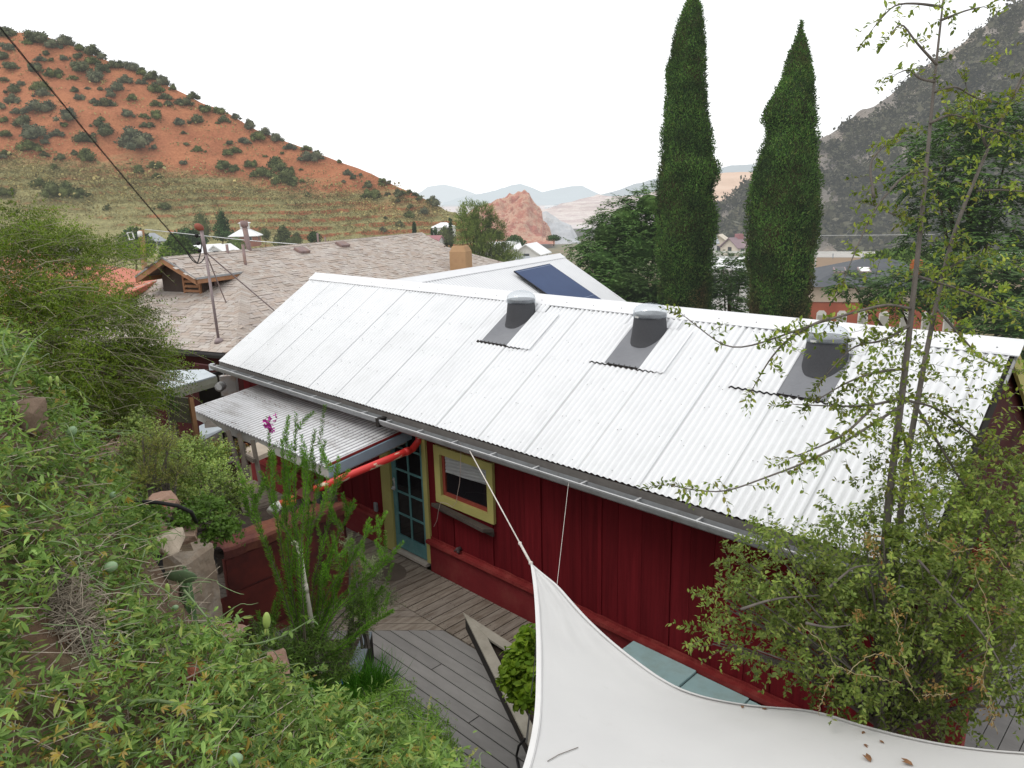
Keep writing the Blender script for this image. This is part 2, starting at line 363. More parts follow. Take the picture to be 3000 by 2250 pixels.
# rocky butte, grey rock, mine terraces, far ranges --------------------
def profile_hill(name, tab, d, base_v, depth, amp, fr, mat, nu=90, nt_=46, g=None, terr=None, seed=0., back=60):
    u0, u1 = tab[0][0], tab[-1][0]
    cr_ = lambda s: PD(u0 + (u1 - u0) * s, interp(tab, u0 + (u1 - u0) * s), d)
    ba_ = lambda s: PD(u0 + (u1 - u0) * s, base_v, d - depth)
    r, h = loft(cr_, ba_, nu, nt_, g or (lambda t: t), amp, fr, back=back, terr=terr, seed=seed); return hill(name, r, h, mat)
BUTTE = [(1330, 690), (1360, 640), (1385, 612), (1403, 600), (1437, 598), (1450, 590), (1467, 583), (1480, 579), (1492, 566), (1504, 569), (1518, 562), (1528, 565), (1538, 559), (1546, 566), (1553, 577), (1562, 590), (1571, 597), (1580, 604), (1589, 620), (1590, 648), (1604, 656), (1612, 690), (1625, 712)]
m, nt, bs = _mk("butte_rock"); p_ = pos(nt, (1, 1, 1.6)); n = tex(nt, p_, .045, 9, .75); r = ramp(nt, [(.3, (.40, .16, .11)), (.44, (.52, .17, .10)), (.52, (.66, .42, .28)), (.56, (.50, .16, .10)), (.7, (.36, .11, .07))]); nt.links.new(n, r.inputs[0])
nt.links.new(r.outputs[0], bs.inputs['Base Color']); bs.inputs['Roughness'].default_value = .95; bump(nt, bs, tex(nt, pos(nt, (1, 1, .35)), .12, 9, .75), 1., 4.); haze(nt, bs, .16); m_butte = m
profile_hill("rocky_butte", BUTTE, 520, 715, 60, 7.5, .060, m_butte, nu=150, nt_=90, g=lambda t: t ** .85, terr=None, back=25)
GREY = [(1575, 640), (1590, 622), (1600, 618), (1615, 628), (1640, 645), (1672, 658), (1690, 690), (1705, 715)]
m_greyrock = surf("grey_rock", (.52, .53, .55), (.36, .37, .39), .04, .95, 1., .1, hz=.22, bdist=3., dirt=(.6, .5, .38), dscale=.03, damt=.5)
profile_hill("grey_rock_cut", GREY, 560, 718, 40, 3.0, .06, m_greyrock, nu=60, nt_=40, g=lambda t: t ** .7, back=20, seed=5.)
TERR = [(1560, 640), (1583, 612), (1642, 605), (1680, 588), (1700, 581), (1750, 571), (1805, 573), (1882, 573), (1927, 566), (2000, 545), (2060, 520), (2106, 511), (2200, 508), (2330, 500)]
m, nt, bs = _mk("terrace_rock"); p_ = pos(nt, (.12, .12, 2.2)); n = tex(nt, p_, .05, 9, .75); r = ramp(nt, [(.36, (.36, .30, .30)), (.46, (.50, .38, .35)), (.52, (.66, .58, .52)), (.56, (.46, .33, .31)), (.7, (.38, .33, .34))]); nt.links.new(n, r.inputs[0])
nt.links.new(r.outputs[0], bs.inputs['Base Color']); bs.inputs['Roughness'].default_value = .95; bump(nt, bs, tex(nt, pos(nt), .05, 8, .7), 1., 4.); haze(nt, bs, .34)
profile_hill("mine_terraces", TERR, 900, 668, 250, 7., .012, m, nu=160, nt_=120, terr=(1.0, 13), back=150)
m_tan = surf("tan_spoil", (.62, .46, .34), (.52, .33, .23), .02, .95, .8, .08, hz=.22, bdist=3., stretch=(.3, .3, 2))
profile_hill("spoil_slope", [(2040, 560), (2090, 512), (2106, 508), (2160, 506), (2230, 504), (2330, 480), (2420, 450)], 700, 660, 160, 5., .02, m_tan, nu=60, nt_=60, terr=(1., 10), back=80)
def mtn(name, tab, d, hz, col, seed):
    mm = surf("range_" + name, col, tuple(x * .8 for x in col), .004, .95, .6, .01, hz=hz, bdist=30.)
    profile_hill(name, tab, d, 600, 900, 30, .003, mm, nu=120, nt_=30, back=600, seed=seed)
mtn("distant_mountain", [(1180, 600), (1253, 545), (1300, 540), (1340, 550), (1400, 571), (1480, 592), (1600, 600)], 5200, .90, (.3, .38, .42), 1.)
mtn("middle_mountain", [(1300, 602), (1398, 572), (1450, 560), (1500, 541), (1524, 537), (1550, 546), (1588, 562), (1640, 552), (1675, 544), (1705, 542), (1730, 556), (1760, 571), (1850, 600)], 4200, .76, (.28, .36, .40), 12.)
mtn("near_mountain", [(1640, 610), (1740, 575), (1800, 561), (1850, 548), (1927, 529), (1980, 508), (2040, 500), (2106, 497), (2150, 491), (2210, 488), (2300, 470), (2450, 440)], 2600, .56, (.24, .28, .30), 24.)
m_pit = surf("pit_floor", (.60, .52, .50), (.50, .42, .40), .004, .95, .4, .03, hz=.42)
tag(MB().quad(PD(1100, 607, 2200), PD(2300, 596, 2200), HD(2300, 600, VALLEY + 3), HD(1200, 600, VALLEY + 3)).build("pit_floor", m_pit), kind='structure')
# ------------------------------------------------------------------ bushes on the red hill
m_bush = [leafm("bush_leaves_a", [(.085, .10, .07), (.11, .125, .085), (.06, .08, .055)], big=.25, trans=0, dark=.5, hz=.05),
          leafm("bush_leaves_b", [(.095, .11, .085), (.125, .135, .105), (.07, .09, .07)], big=.25, trans=0, dark=.5, hz=.06),
          leafm("bush_leaves_c", [(.095, .12, .06), (.125, .15, .075), (.07, .095, .045)], big=.25, trans=0, dark=.5, hz=.05)]
m_barkg = surf("grey_bark", (.16, .14, .12), (.09, .08, .07), 3, .9, .5)
def clump_mesh(n, lobes, mat, name, flat=.62, leaf=.16, tall=1.):
    """bush of unit half-width: many leaf faces over several lobes, twigs beneath"""
    mb = MB(); P = []; O = []
    for (x, y, z, r) in lobes:
        k = int(n * r * r / sum(l[3] ** 2 for l in lobes)); d = rv(k); d = d[d[:, 2] > -.55]
        rr = rng.uniform(.72, 1.0, len(d))[:, None] * r
        q = d * rr; q[:, 2] *= flat * tall; P.append(q + A3(x, y, z)); O.append(d)
        mb.add(*ico(x, y, z, r * .80, flat * tall))
    P = np.concatenate(P); O = np.concatenate(O)
    D = O + rng.normal(size=O.shape) * .8; k = len(P)
    leaves(mb, P, D, O + rng.normal(size=O.shape) * .4, leaf * rng.uniform(.6, 1.3, k), leaf * .7 * rng.uniform(.6, 1.2, k), LEAF1)
    return mb
def ico(x, y, z, r, fl):
    vs = []; fs = []; seg, rg = 10, 6
    for i in range(rg + 1):
        ph = math.pi * i / rg
        for k in range(seg):
            th = 2 * math.pi * k / seg; rr = r * (1 + .18 * fbm(math.cos(th) * 2 + x * 5, math.sin(th) * 2 + y * 3, ph))
            vs.append((x + rr * math.sin(ph) * math.cos(th), y + rr * math.sin(ph) * math.sin(th), z - fl * rr * math.cos(ph)))
    for i in range(rg):
        for k in range(seg): fs.append((i * seg + k, i * seg + (k + 1) % seg, (i + 1) * seg + (k + 1) % seg, (i + 1) * seg + k))
    return vs, fs
LOB = [[(0, 0, .40, .50), (-.55, .1, .25, .34), (.52, -.1, .30, .38), (.15, .3, .6, .32), (-.25, -.3, .50, .34), (.85, .2, .12, .2), (-.95, -.2, .1, .17), (.3, -.6, .15, .28)],
       [(0, 0, .45, .46), (.4, .2, .30, .40), (-.42, -.1, .35, .38), (-.1, .1, .75, .26), (.15, -.2, .66, .22), (-.8, .3, .14, .22), (.8, -.4, .12, .2)],
       [(-.35, 0, .34, .42), (.38, 0, .42, .46), (0, .3, .28, .36), (.8, .1, .2, .24), (-.82, 0, .2, .22), (-.3, .2, .62, .24), (.1, -.5, .12, .22)]]
def bush_proto(i, mat):
    return clump_mesh(1000, LOB[i], mat, "hill_bush", leaf=.12, flat=.85)
protos = []
for i in range(3):
    for mt in m_bush:
        mb = bush_proto(i, mt); o = mb.build("hill_bush", mt, origin=(0, 0, 0)); protos.append(o)
c0 = lambda l: [(x * .45208, y * .45208, w_ * .45208) for x, y, w_ in l]
c1 = lambda l: [(1000 + x * .45208, 450 + y * .45208, w_ * .45208) for x, y, w_ in l]
BU = c0([(40, 205, 130), (180, 275, 60), (340, 285, 110), (50, 300, 110), (30, 355, 110), (65, 420, 100), (300, 345, 60), (265, 378, 70), (335, 385, 40), (415, 375, 65), (230, 440, 100), (355, 475, 110), (20, 510, 60), (500, 365, 70), (600, 390, 100), (665, 440, 110), (520, 430, 130), (475, 500, 60), (620, 500, 140), (815, 515, 100), (765, 565, 110), (920, 530, 60), (1010, 570, 110), (140, 540, 60), (100, 580, 100), (260, 560, 110), (280, 600, 100), (485, 580, 70), (570, 570, 40), (650, 575, 40), (520, 630, 70), (85, 645, 100), (15, 690, 70), (720, 610, 80), (610, 655, 60), (690, 660, 120), (855, 630, 80), (1010, 670, 70), (1075, 625, 80), (1095, 665, 80), (1185, 655, 110), (280, 680, 170), (130, 715, 90), (450, 745, 150), (415, 805, 65), (160, 780, 120), (35, 775, 60), (830, 730, 100), (1015, 745, 110), (930, 750, 50), (955, 805, 80), (1165, 785, 95), (1285, 775, 100), (1330, 700, 110), (1420, 715, 90), (1450, 775, 70), (1410, 795, 30), (655, 770, 50), (640, 800, 80), (690, 850, 130), (230, 850, 200), (370, 860, 90), (30, 860, 90), (545, 890, 130), (290, 915, 60), (190, 940, 150), (940, 880, 120), (1000, 950, 60), (290, 1000, 60), (400, 1015, 80), (35, 990, 70), (560, 1010, 130), (485, 990, 60), (1205, 930, 40), (1285, 965, 75), (1190, 860, 35), (1490, 920, 55), (1580, 910, 75), (1665, 880, 110), (1480, 985, 80), (1530, 975, 70), (1450, 1065, 120), (1520, 1090, 90), (1630, 1060, 90), (1700, 1110, 130), (1790, 1070, 150), (1870, 1110, 100), (1850, 1150, 150), (1890, 1185, 80), (1955, 1170, 45), (1950, 1095, 30), (1720, 1010, 30), (1620, 815, 100), (1715, 855, 90), (1790, 893, 90), (1880, 945, 80), (2020, 1005, 140), (2060, 985, 40), (2200, 1045, 40), (1830, 990, 30), (255, 1180, 110), (390, 1230, 180), (500, 1250, 120), (575, 1260, 50), (50, 1240, 110), (350, 1080, 60), (900, 1095, 90), (1010, 1070, 90), (1060, 1330, 90), (700, 1345, 50), (1190, 1050, 60), (1020, 1140, 60), (1995, 1260, 50), (20, 1010, 60)])
BU += c1([(40, 125, 60), (80, 150, 50), (175, 200, 80), (195, 260, 110), (265, 170, 60), (260, 195, 50), (370, 255, 90), (365, 300, 50), (400, 250, 50), (510, 285, 50), (535, 368, 80), (440, 395, 80), (285, 415, 30), (300, 260, 40), (125, 135, 40), (15, 180, 40), (380, 455, 60), (270, 490, 60), (450, 340, 50)])
RIDGE = c0([(235, 235, 170), (430, 265, 130), (520, 300, 80), (600, 330, 120), (660, 365, 70), (725, 360, 40), (760, 415, 100), (850, 430, 110), (920, 455, 90), (990, 490, 100), (1060, 520, 100), (1120, 550, 60), (1255, 615, 80), (1530, 750, 80), (1985, 955, 70), (2050, 990, 50)]) + c1([(310, 168, 40), (440, 245, 50), (480, 262, 40), (595, 303, 95), (560, 300, 40)])
used = set()
def put_bush(u, v, wpx, i, label, onridge=False, sc=1.28):
    rr = ray(u, v + wpx * (.22 if not onridge else .30)); hit = None
    for dv in (0, 4, 8, 14, 22, 32, 45):
        rr = ray(u, v + wpx * .22 + dv); hit = bvL.ray_cast(Vector(CAM), Vector(rr).normalized())
        if hit[0] is not None: break
    if hit[0] is None: return None
    P = np.array(hit[0]); d = (P - CAM) @ FW
    p = protos[i]
    o = p if i not in used else p.copy()
    if i in used: COL.objects.link(o)
    used.add(i); s = wpx * .5 * d / F * sc
    o.location = (P[0], P[1], P[2] - .12 * s); o.scale = (s, s, s * random.uniform(.85, 1.15)); o.rotation_euler = (0, 0, random.uniform(0, 6.28))
    tag(o, label, "bush", "bushes dotted over the red hillside"); return o
for k, (u, v, wpx) in enumerate(BU):
    mi = (k * 5 + int(u)) % 9; low = v > 480 and u < 900
    lab = "dark green bush growing on the bare red hillside"
    if wpx > 60: lab = "wide dark green bush on the bare red hillside"
    if wpx < 23: lab = "small low bush on the bare red hillside"
    if low: lab = "dark bush on the grassy terraces at the foot of the red hill"
    if low: mi = [2, 5, 8][k % 3]
    put_bush(u, v, wpx, mi, lab)
for k, (u, v, wpx) in enumerate(RIDGE):
    put_bush(u, v, wpx, (k * 4) % 9, "dark bush on the skyline ridge of the red hill", True)
put_bush(870 * .452, 905 * .452, 112, 4, "largest round grey green bush in the middle of the red hillside")
for i, p in enumerate(protos):
    if i not in used: bpy.data.objects.remove(p)
# scrub too dense to count ------------------------------------------------
def scrub(name, bv, samples, mat, leaf, label, nleaf=7, cl=.9, hgt=.6):
    mb = MB(); P = []
    for (u, v) in samples:
        h = bv.ray_cast(Vector(CAM), Vector(ray(u, v)).normalized())
        if h[0] is not None: P.append(h[0])
    P = np.array(P, float).reshape(-1, 3); dist = np.linalg.norm(P - CAM, axis=1); n = len(P)
    sz = rng.lognormal(0, .4, n) * cl
    Q = (P[:, None, :] + rng.normal(size=(n, nleaf, 3)) * sz[:, None, None] * A3(1, 1, .35) * .55 + A3(0, 0, 1) * (np.abs(rng.normal(size=(n, nleaf, 1))) * .35 + .1) * sz[:, None, None] * hgt).reshape(-1, 3)
    k = len(Q); L = np.repeat(sz, nleaf) * leaf * rng.uniform(.6, 1.3, k)
    D = rv(k); D[:, 2] = np.abs(D[:, 2]) * .7; leaves(mb, Q, D, rng.normal(size=(k, 3)) + A3(0, 0, 1), L, L * .8, LEAF1)
    o = mb.build(name, mat, origin=(P[0][0], P[0][1], P[0][2])); tag(o, label, "scrub", kind='stuff'); return o
m_scL = leafm("hill_scrub_leaves", [(.16, .16, .09), (.30, .26, .14), (.19, .18, .11), (.26, .23, .12), (.36, .31, .18)], big=.05, trans=0, dark=.75, hz=.06)
S = []
for k in range(6500):
    u = random.uniform(-60, 1340); top = np.interp(u, [0, 900, 1340], [475, 570, 600]); v = top + abs(random.gauss(0, 1)) * 85 - random.choice([0, 8, 22, 45])
    S.append((u, min(v, 730)))
for k in range(1500):
    u = random.uniform(-60, 1300); S.append((u, interp(SKY_L, u) + random.uniform(5, 380)))
scrub("hillside_scrub", bvL, S, m_scL, .34, "grey green grass and low scrub covering the terraced foot of the red hill", cl=1.5, nleaf=9, hgt=.5)
m_scR = leafm("mountain_scrub_leaves", [(.045, .047, .045), (.07, .07, .062), (.055, .06, .045), (.085, .08, .072)], big=.03, trans=0, dark=.7, hz=.12)
S = []
for k in range(17000):
    u = random.uniform(2080, 3040); a = interp(SKY_R, u); v = a + 3 + (760 - a) * random.random()
    if fbm(u * .011, v * .014, 2.) + fbm(u * .03, v * .035, 9.) * .6 > -.22: S.append((u, v))
scrub("mountain_scrub", bvR, S, m_scR, .52, "dense grey brush covering the steep mountain on the right", nleaf=14, cl=1.9, hgt=1.3)

# ------------------------------------------------------------------ generic trees
m_bark = surf("tree_bark", (.20, .16, .13), (.10, .08, .065), 6, .9, .7, stretch=(1, 1, .3))
def tree(name, label, cat, base, lobes, lm, n, L, W, T=LEAF1, trunk_r=.12, group=None, core=True, style='leaf', droop=.3, bark=None):
    """lobes: [(centre, radii)], base: foot of trunk"""
    t = thing(name, label, cat, base, group); tr = MB(); cr_ = MB(); base = np.asarray(base, float)
    top = max(lobes, key=lambda q: q[0][2])[0]; mid = np.mean([q[0] for q in lobes], axis=0)
    tr.tube([base - A3(0, 0, .1), base * .6 + mid * .4 + A3(.05, .03, 0), mid, (mid + np.asarray(top)) / 2], [trunk_r, trunk_r * .8, trunk_r * .55, trunk_r * .25], 7)
    tot = sum(q[1][0] * q[1][2] for q in lobes)
    for c, r in lobes:
        c = np.asarray(c, float)
        s0 = base * .45 + mid * .55; tr.tube([s0, (s0 + c) / 2 + A3(0, 0, -.1 * r[2]), c], [trunk_r * .5, trunk_r * .3, trunk_r * .1], 5)
        k = int(n * r[0] * r[2] / tot)
        if style == 'leaf':
            P, O = ell(c, r, k, .7); k = len(P)
            D = O * .7 + rng.normal(size=O.shape) * .6 - A3(0, 0, droop); leaves(cr_, P, D, O + rng.normal(size=O.shape) * .5, L * rng.uniform(.6, 1.3, k), W * rng.uniform(.7, 1.2, k), T)
        elif style == 'needle':
            P, O = ell(c, r, k // 8, .45); sprigs(cr_, None, P, O + A3(0, 0, .5), L * 2.0, 8, L, W, NEED, droop=0, spread=.5)
        elif style == 'pinnate':
            P, O = ell(c, r, k // 14, .6, low=-.7); kk = len(P)
            O2 = O.copy(); O2[:, 2] = O2[:, 2] * .4 + .15; pinnate(cr_, P, O2 + rng.normal(size=O.shape) * .35, L, W, 14, droop)
        if core:
            rr = .6; cr_.grid([[c + RH * r[0] * rr * (1 + .15 * fbm(i, j * .7, c[0])) * math.sin(math.pi * i / 7) * math.cos(2 * math.pi * j / 10) + FH * r[1] * rr * math.sin(math.pi * i / 7) * math.sin(2 * math.pi * j / 10) - A3(0, 0, r[2] * rr * math.cos(math.pi * i / 7)) for j in range(11)] for i in range(8)])
    tr.build("trunk", bark or m_bark, t, smooth=True); cr_.build("crown", lm, t); return t
def pinnate(mb, P, D, L, W, nl, droop):
    """compound leaves: leaf-stalk length L, paired drooping leaflets"""
    D = D / np.linalg.norm(D, axis=1, keepdims=True); n = len(P); ln = L * rng.uniform(.7, 1.2, n)
    S = np.cross(D, A3(0, 0, 1)); S /= np.linalg.norm(S, axis=1, keepdims=True) + 1e-9
    j = np.arange(nl); ts = .18 + .82 * (j // 2) / (nl / 2); sg = np.where(j % 2, 1., -1.)
    PP = P[:, None, :] + D[:, None, :] * (ts[None, :, None] * ln[:, None, None]); PP[..., 2] -= droop * ts ** 2 * ln[:, None]
    DD = S[:, None, :] * sg[None, :, None] * .8 + D[:, None, :] * .45 - A3(0, 0, .35) + rng.normal(size=(n, nl, 3)) * .12
    NN = np.broadcast_to(A3(0, 0, 1), PP.shape) + rng.normal(size=PP.shape) * .2
    k = n * nl; leaves(mb, PP.reshape(k, 3), DD.reshape(k, 3), NN.reshape(k, 3), W * 2.6 * rng.uniform(.8, 1.1, k), W * rng.uniform(.8, 1.1, k), LEAF1)
def base_of(u, d, z): return HD(u, d, z)
m_tr_olive = leafm("olive_tree_leaves", [(.075, .10, .045), (.11, .14, .06), (.06, .085, .04)], big=.3, trans=0, hz=.05)
m_tr_green = leafm("bright_pine_leaves", [(.08, .16, .03), (.12, .21, .04), (.06, .12, .025)], big=.35, trans=0, hz=.03)
m_tr_dark = leafm("dark_tree_leaves", [(.04, .085, .04), (.06, .12, .05), (.035, .07, .035)], big=.3, trans=0, hz=.04)
m_pine = leafm("pine_needles", [(.10, .16, .05), (.15, .22, .07), (.21, .27, .09), (.08, .13, .045)], big=.4, trans=.1, hz=.03)
def ftree(name, label, u, vt, vb, wpx, d, mat, shape='round', cat='tree', n=1500, leaf=None, group="trees of the town in the valley"):
    """tree from picture column u, crown from vt to vb, width wpx, distance d"""
    top = PD(u, vt, d); bot = PD(u, vb, d); H = top[2] - bot[2]; Wm = wpx * d / F / 2; b = A3(bot[0], bot[1], max(bot[2] - H * .8, min(bot[2] - H * .1, ground_z(bot[0], bot[1]))))
    c = A3(top[0], top[1], 0); lob = []
    if shape == 'round':
        lob = [(A3(top[0], top[1], bot[2] + H * .5), (Wm * .75, Wm * .75, H * .48)), (A3(*(c + RH * Wm * .45)[:2], bot[2] + H * .42), (Wm * .55, Wm * .5, H * .36)), (A3(*(c - RH * Wm * .45)[:2], bot[2] + H * .45), (Wm * .55, Wm * .5, H * .38)), (A3(top[0], top[1], bot[2] + H * .74), (Wm * .5, Wm * .5, H * .26))]
    elif shape == 'cone':
        for i in range(7):
            t = i / 7; lob.append((A3(*(c + RH * Wm * .25 * math.sin(i * 2.1) * (1 - t))[:2], bot[2] + H * (.12 + .8 * t)), (Wm * (1 - t * .85), Wm * (1 - t * .85), H * .12)))
    elif shape == 'column':
        for i in range(5): lob.append((A3(top[0], top[1], bot[2] + H * (.12 + .19 * i)), (Wm * (1.0 if i < 3 else .85 - .2 * (i - 3)), Wm, H * .14)))
    return tree(name, label, cat, b, lob, mat, n, leaf or max(.25, Wm * .16), (leaf or max(.25, Wm * .16)) * .7, trunk_r=max(.08, Wm * .06), group=group)
C0 = lambda x, y: (x * .45208, y * .45208)
ftree("tree", "dull green broad tree left of the tall conifer below the red hill", 585, 615, 715, 52, 190, m_tr_olive)
ftree("conifer_tree", "tall dark green conifer in front of the terraced red hill", 645, 606, 706, 62, 175, m_tr_dark, 'cone', n=2200)
ftree("pine_tree", "round bright green pine right of the wooden utility pole", 518, 692, 790, 112, 85, m_tr_green, n=3600)
ftree("tree", "dark green tree mass behind the bright round pine", 545, 672, 730, 110, 150, m_tr_dark, n=2200)
ftree("tree", "dark green tree just left of the utility pole beyond the feathery bush", 390, 668, 760, 110, 110, m_tr_dark, n=2600)
ftree("tree", "olive green pointed tree right of the cupola house", 827, 655, 720, 66, 180, m_tr_olive, 'cone', n=1800)
ftree("tree", "pale green reed like tree below the cupola house", 690, 696, 740, 55, 120, leafm("reed_leaves", [(.12, .2, .08), (.17, .26, .11)], trans=0, hz=.04))
ftree("tree", "small grey green tree right of the cupola house wall", 775, 665, 706, 34, 200, m_tr_olive, n=900)
ftree("tree", "dark green flat topped tree at the ridge of the shingle roof", 920, 678, 712, 42, 120, m_tr_dark, n=900)
ftree("tree", "small green tree at the right foot of the red hill", 868, 680, 720, 36, 170, m_tr_olive, n=900)
for x, yt, yb, wd, lab in [(470, 448, 530, 13, "slim cypress left of the red roofed house"), (587, 488, 640, 11, "slim cypress in front of the red roof, left one"), (609, 480, 640, 12, "slim cypress in front of the red roof, right one"), (672, 470, 640, 17, "dark slim cypress between the red roof and the pine"), (705, 418, 600, 15, "tallest slim cypress beside the white roofed house below the red hill")]:
    ftree("slim_cypress", lab, 1000 + x * .45208, 450 + yt * .45208, 450 + yb * .45208, wd * .45208 * 1.1, 150, m_tr_dark, 'column', n=700, leaf=.35, group="slim cypresses in the valley")
ftree("tree", "green tree at the right foot of the big pine", 1508, 688, 745, 70, 120, m_tr_dark, n=1900)
ftree("tree", "grey green tree above the gable roofs right of the big pine", 1440, 672, 705, 70, 170, m_tr_olive, n=1100)
ftree("tree", "low green tree left of the big pine", 1305, 664, 720, 60, 150, m_tr_olive, n=1500)
ftree("tree", "green tree behind the slim cypresses by the red roofed house", 1262, 700, 745, 70, 140, m_tr_green, n=1000)
ftree("tree", "dark tree below the grey rock cut", 1622, 688, 706, 44, 240, m_tr_dark, n=700)
# big pine behind the stucco chimney
def PL(u, v, d, ru, rv_, rd): c, r = EP(u, v, d, ru, rv_, rd); return (c, r)
tree("pine_tree", "big ragged pine behind the stucco chimney", "tree", HD(1400, 62, -8), [PL(1375, 626, 62, 16, 28, .7), PL(1368, 662, 62, 22, 22, .9), PL(1415, 634, 62, 20, 30, .8), PL(1402, 675, 62, 34, 24, 1.2), PL(1450, 668, 62, 18, 20, .7), PL(1378, 706, 62, 36, 20, 1.2), PL(1442, 710, 62, 36, 20, 1.2), PL(1425, 745, 62, 50, 20, 1.4), PL(1352, 640, 62, 8, 12, .5), PL(1475, 742, 62, 28, 16, .8), PL(1382, 775, 62, 55, 18, 1.4), PL(1500, 765, 62, 26, 12, .8), PL(1460, 772, 62, 40, 14, 1)], m_pine, 26000, .30, .05, style='needle', core=False, trunk_r=.28, group="trees of the town in the valley")

# ------------------------------------------------------------------ town houses
m_whiteroof = surf("white_roof_paint", (.80, .80, .80), (.70, .71, .72), .5, .6, hz=.06)
m_greyroof = surf("grey_metal_roof", (.36, .38, .41), (.25, .27, .29), .6, .5, hz=.06)
m_redroof = surf("faded_red_roof", (.34, .13, .14), (.27, .10, .11), .5, .6, hz=.1)
m_purple = surf("purple_roof", (.26, .19, .20), (.2, .14, .16), .5, .7, hz=.08)
m_cream = surf("cream_wall", (.62, .56, .47), (.52, .46, .38), .5, .8, hz=.06)
m_whitew = surf("white_wall", (.74, .73, .71), (.62, .61, .6), .5, .8, hz=.07)
m_brickf = surf("far_brick_wall", (.36, .16, .11), (.26, .11, .08), 1., .9, hz=.06)
m_winf = surf("far_window_glass", (.05, .055, .06), (.03, .03, .035), 1., .3, hz=.07)
m_winw = surf("white_window_frame", (.75, .74, .70), None, 1., .7, hz=.04)
def house(name, label, cx, cy, zg, L, Wd, hw, hr, yaw, wall, roof, kind='gable', nwin=3, group=None, over=.35, extra=None):
    """L along local x (ridge), Wd along y, hw wall height, hr roof height"""
    t = thing(name, label, "house", (cx, cy, zg), group); ca, sa = math.cos(yaw), math.sin(yaw)
    G = lambda x, y, z: A3(cx + x * ca - y * sa, cy + x * sa + y * ca, zg + z)
    a, b = L / 2, Wd / 2; mb = MB()
    mb.prism([G(-a, -b, -1), G(a, -b, -1), G(a, b, -1), G(-a, b, -1)], (0, 0, hw + 1))
    if kind == 'gable':
        for s in (-1, 1): mb.prism([G(s * a, -b, hw), G(s * a, b, hw), G(s * a, 0, hw + hr * .97)], G(-s * .1, 0, 0) - G(0, 0, 0))
    mb.build("wall", wall, t); rf = MB(); o = over; A, B = a + o, b + o; dz = -o * hr / b; th = A3(0, 0, -.15)
    if kind == 'gable':
        for s in (-1, 1): rf.prism([G(-A, s * B, hw + dz), G(A, s * B, hw + dz), G(A, 0, hw + hr), G(-A, 0, hw + hr)], th)
    elif kind == 'hip':
        r = max(0, a - b); ap = [G(-r, 0, hw + hr), G(r, 0, hw + hr)]; c = [G(-A, -B, hw + dz), G(A, -B, hw + dz), G(A, B, hw + dz), G(-A, B, hw + dz)]
        rf.poly([c[0], c[1], ap[1], ap[0]]); rf.poly([c[1], c[2], ap[1]]); rf.poly([c[2], c[3], ap[0], ap[1]]); rf.poly([c[3], c[0], ap[0]]); rf.poly([x + th for x in c][::-1])
        for i in range(4): rf.quad(c[i], c[(i + 1) % 4], c[(i + 1) % 4] + th, c[i] + th)
    ro = rf.build("roof", roof, t)
    for s in (-1, 1):
        for i in range(nwin):
            x = -a + L * (i + .5) / nwin; wn = MB(); wn.obox(G(x, s * (b + .03), hw * .55), G(.42, 0, 0) - G(0, 0, 0), G(0, .03, 0) - G(0, 0, 0), A3(0, 0, .6)); f = wn.build("window", m_winw, t)
            MB().obox(G(x, s * (b + .07), hw * .55), G(.33, 0, 0) - G(0, 0, 0), G(0, .02, 0) - G(0, 0, 0), A3(0, 0, .5)).build("pane", m_winf, f)
    for s in (-1, 1):
        wn = MB(); wn.obox(G(s * (a + .03), 0, hw * .5), G(.03, 0, 0) - G(0, 0, 0), G(0, .45, 0) - G(0, 0, 0), A3(0, 0, .6)); wn.build("window", m_winf, t)
    if extra: extra(t, G, hw, hr)
    return t
YV = math.atan2(RH[1], RH[0])        # yaw facing the camera side-on
def hs(u, vbase, d): P = PD(u, vbase, d); return P[0], P[1], P[2]
def cupola(t, G, hw, hr):
    MB().prism([G(-.9, -.9, hw + hr * .75), G(.9, -.9, hw + hr * .75), G(.9, .9, hw + hr * .75), G(-.9, .9, hw + hr * .75)], (0, 0, 1.2)).build("cupola", m_whitew, t)
    q = [G(-1.3, -1.3, hw + hr * .75 + 1.2), G(1.3, -1.3, hw + hr * .75 + 1.2), G(1.3, 1.3, hw + hr * .75 + 1.2), G(-1.3, 1.3, hw + hr * .75 + 1.2)]; ap = G(0, 0, hw + hr * .75 + 1.7); c = MB()
    for i in range(4): c.poly([q[i], q[(i + 1) % 4], ap])
    c.build("cupola_roof", m_whiteroof, t)
x, y, z = hs(722, 708, 170); house("house", "small brick house with a white pyramid roof and cupola below the red hill", x, y, z, 5.6, 5.6, 1.7, 1.7, YV + .15, m_brickf, m_whiteroof, 'hip', 2, extra=cupola, over=.5)
x, y, z = hs(452, 728, 150); house("house", "small house with a grey metal roof right of the utility pole", x, y, z, 4.2, 3.4, 1.8, 1.3, YV + .4, m_cream, m_greyroof, 'hip', 2)
x, y, z = hs(612, 760, 100); house("house", "white peaked roof behind the shingle roof, left peak", x, y, z, 3.4, 4., 1.0, 1.0, YV + .9, m_whitew, m_whiteroof, 'gable', 2, group="white peaked roofs behind the shingle roof")
x, y, z = hs(655, 757, 100); house("house", "white peaked roof behind the shingle roof, right peak", x, y, z, 3.0, 3., 1.0, .9, YV + 1.3, m_whitew, m_whiteroof, 'gable', 1, group="white peaked roofs behind the shingle roof")
x, y, z = hs(182, 742, 60); house("house", "white house mostly hidden by the feathery bush", x, y, z, 1.8, 2, .8, .3, YV, m_whitew, m_whiteroof, 'gable', 2)
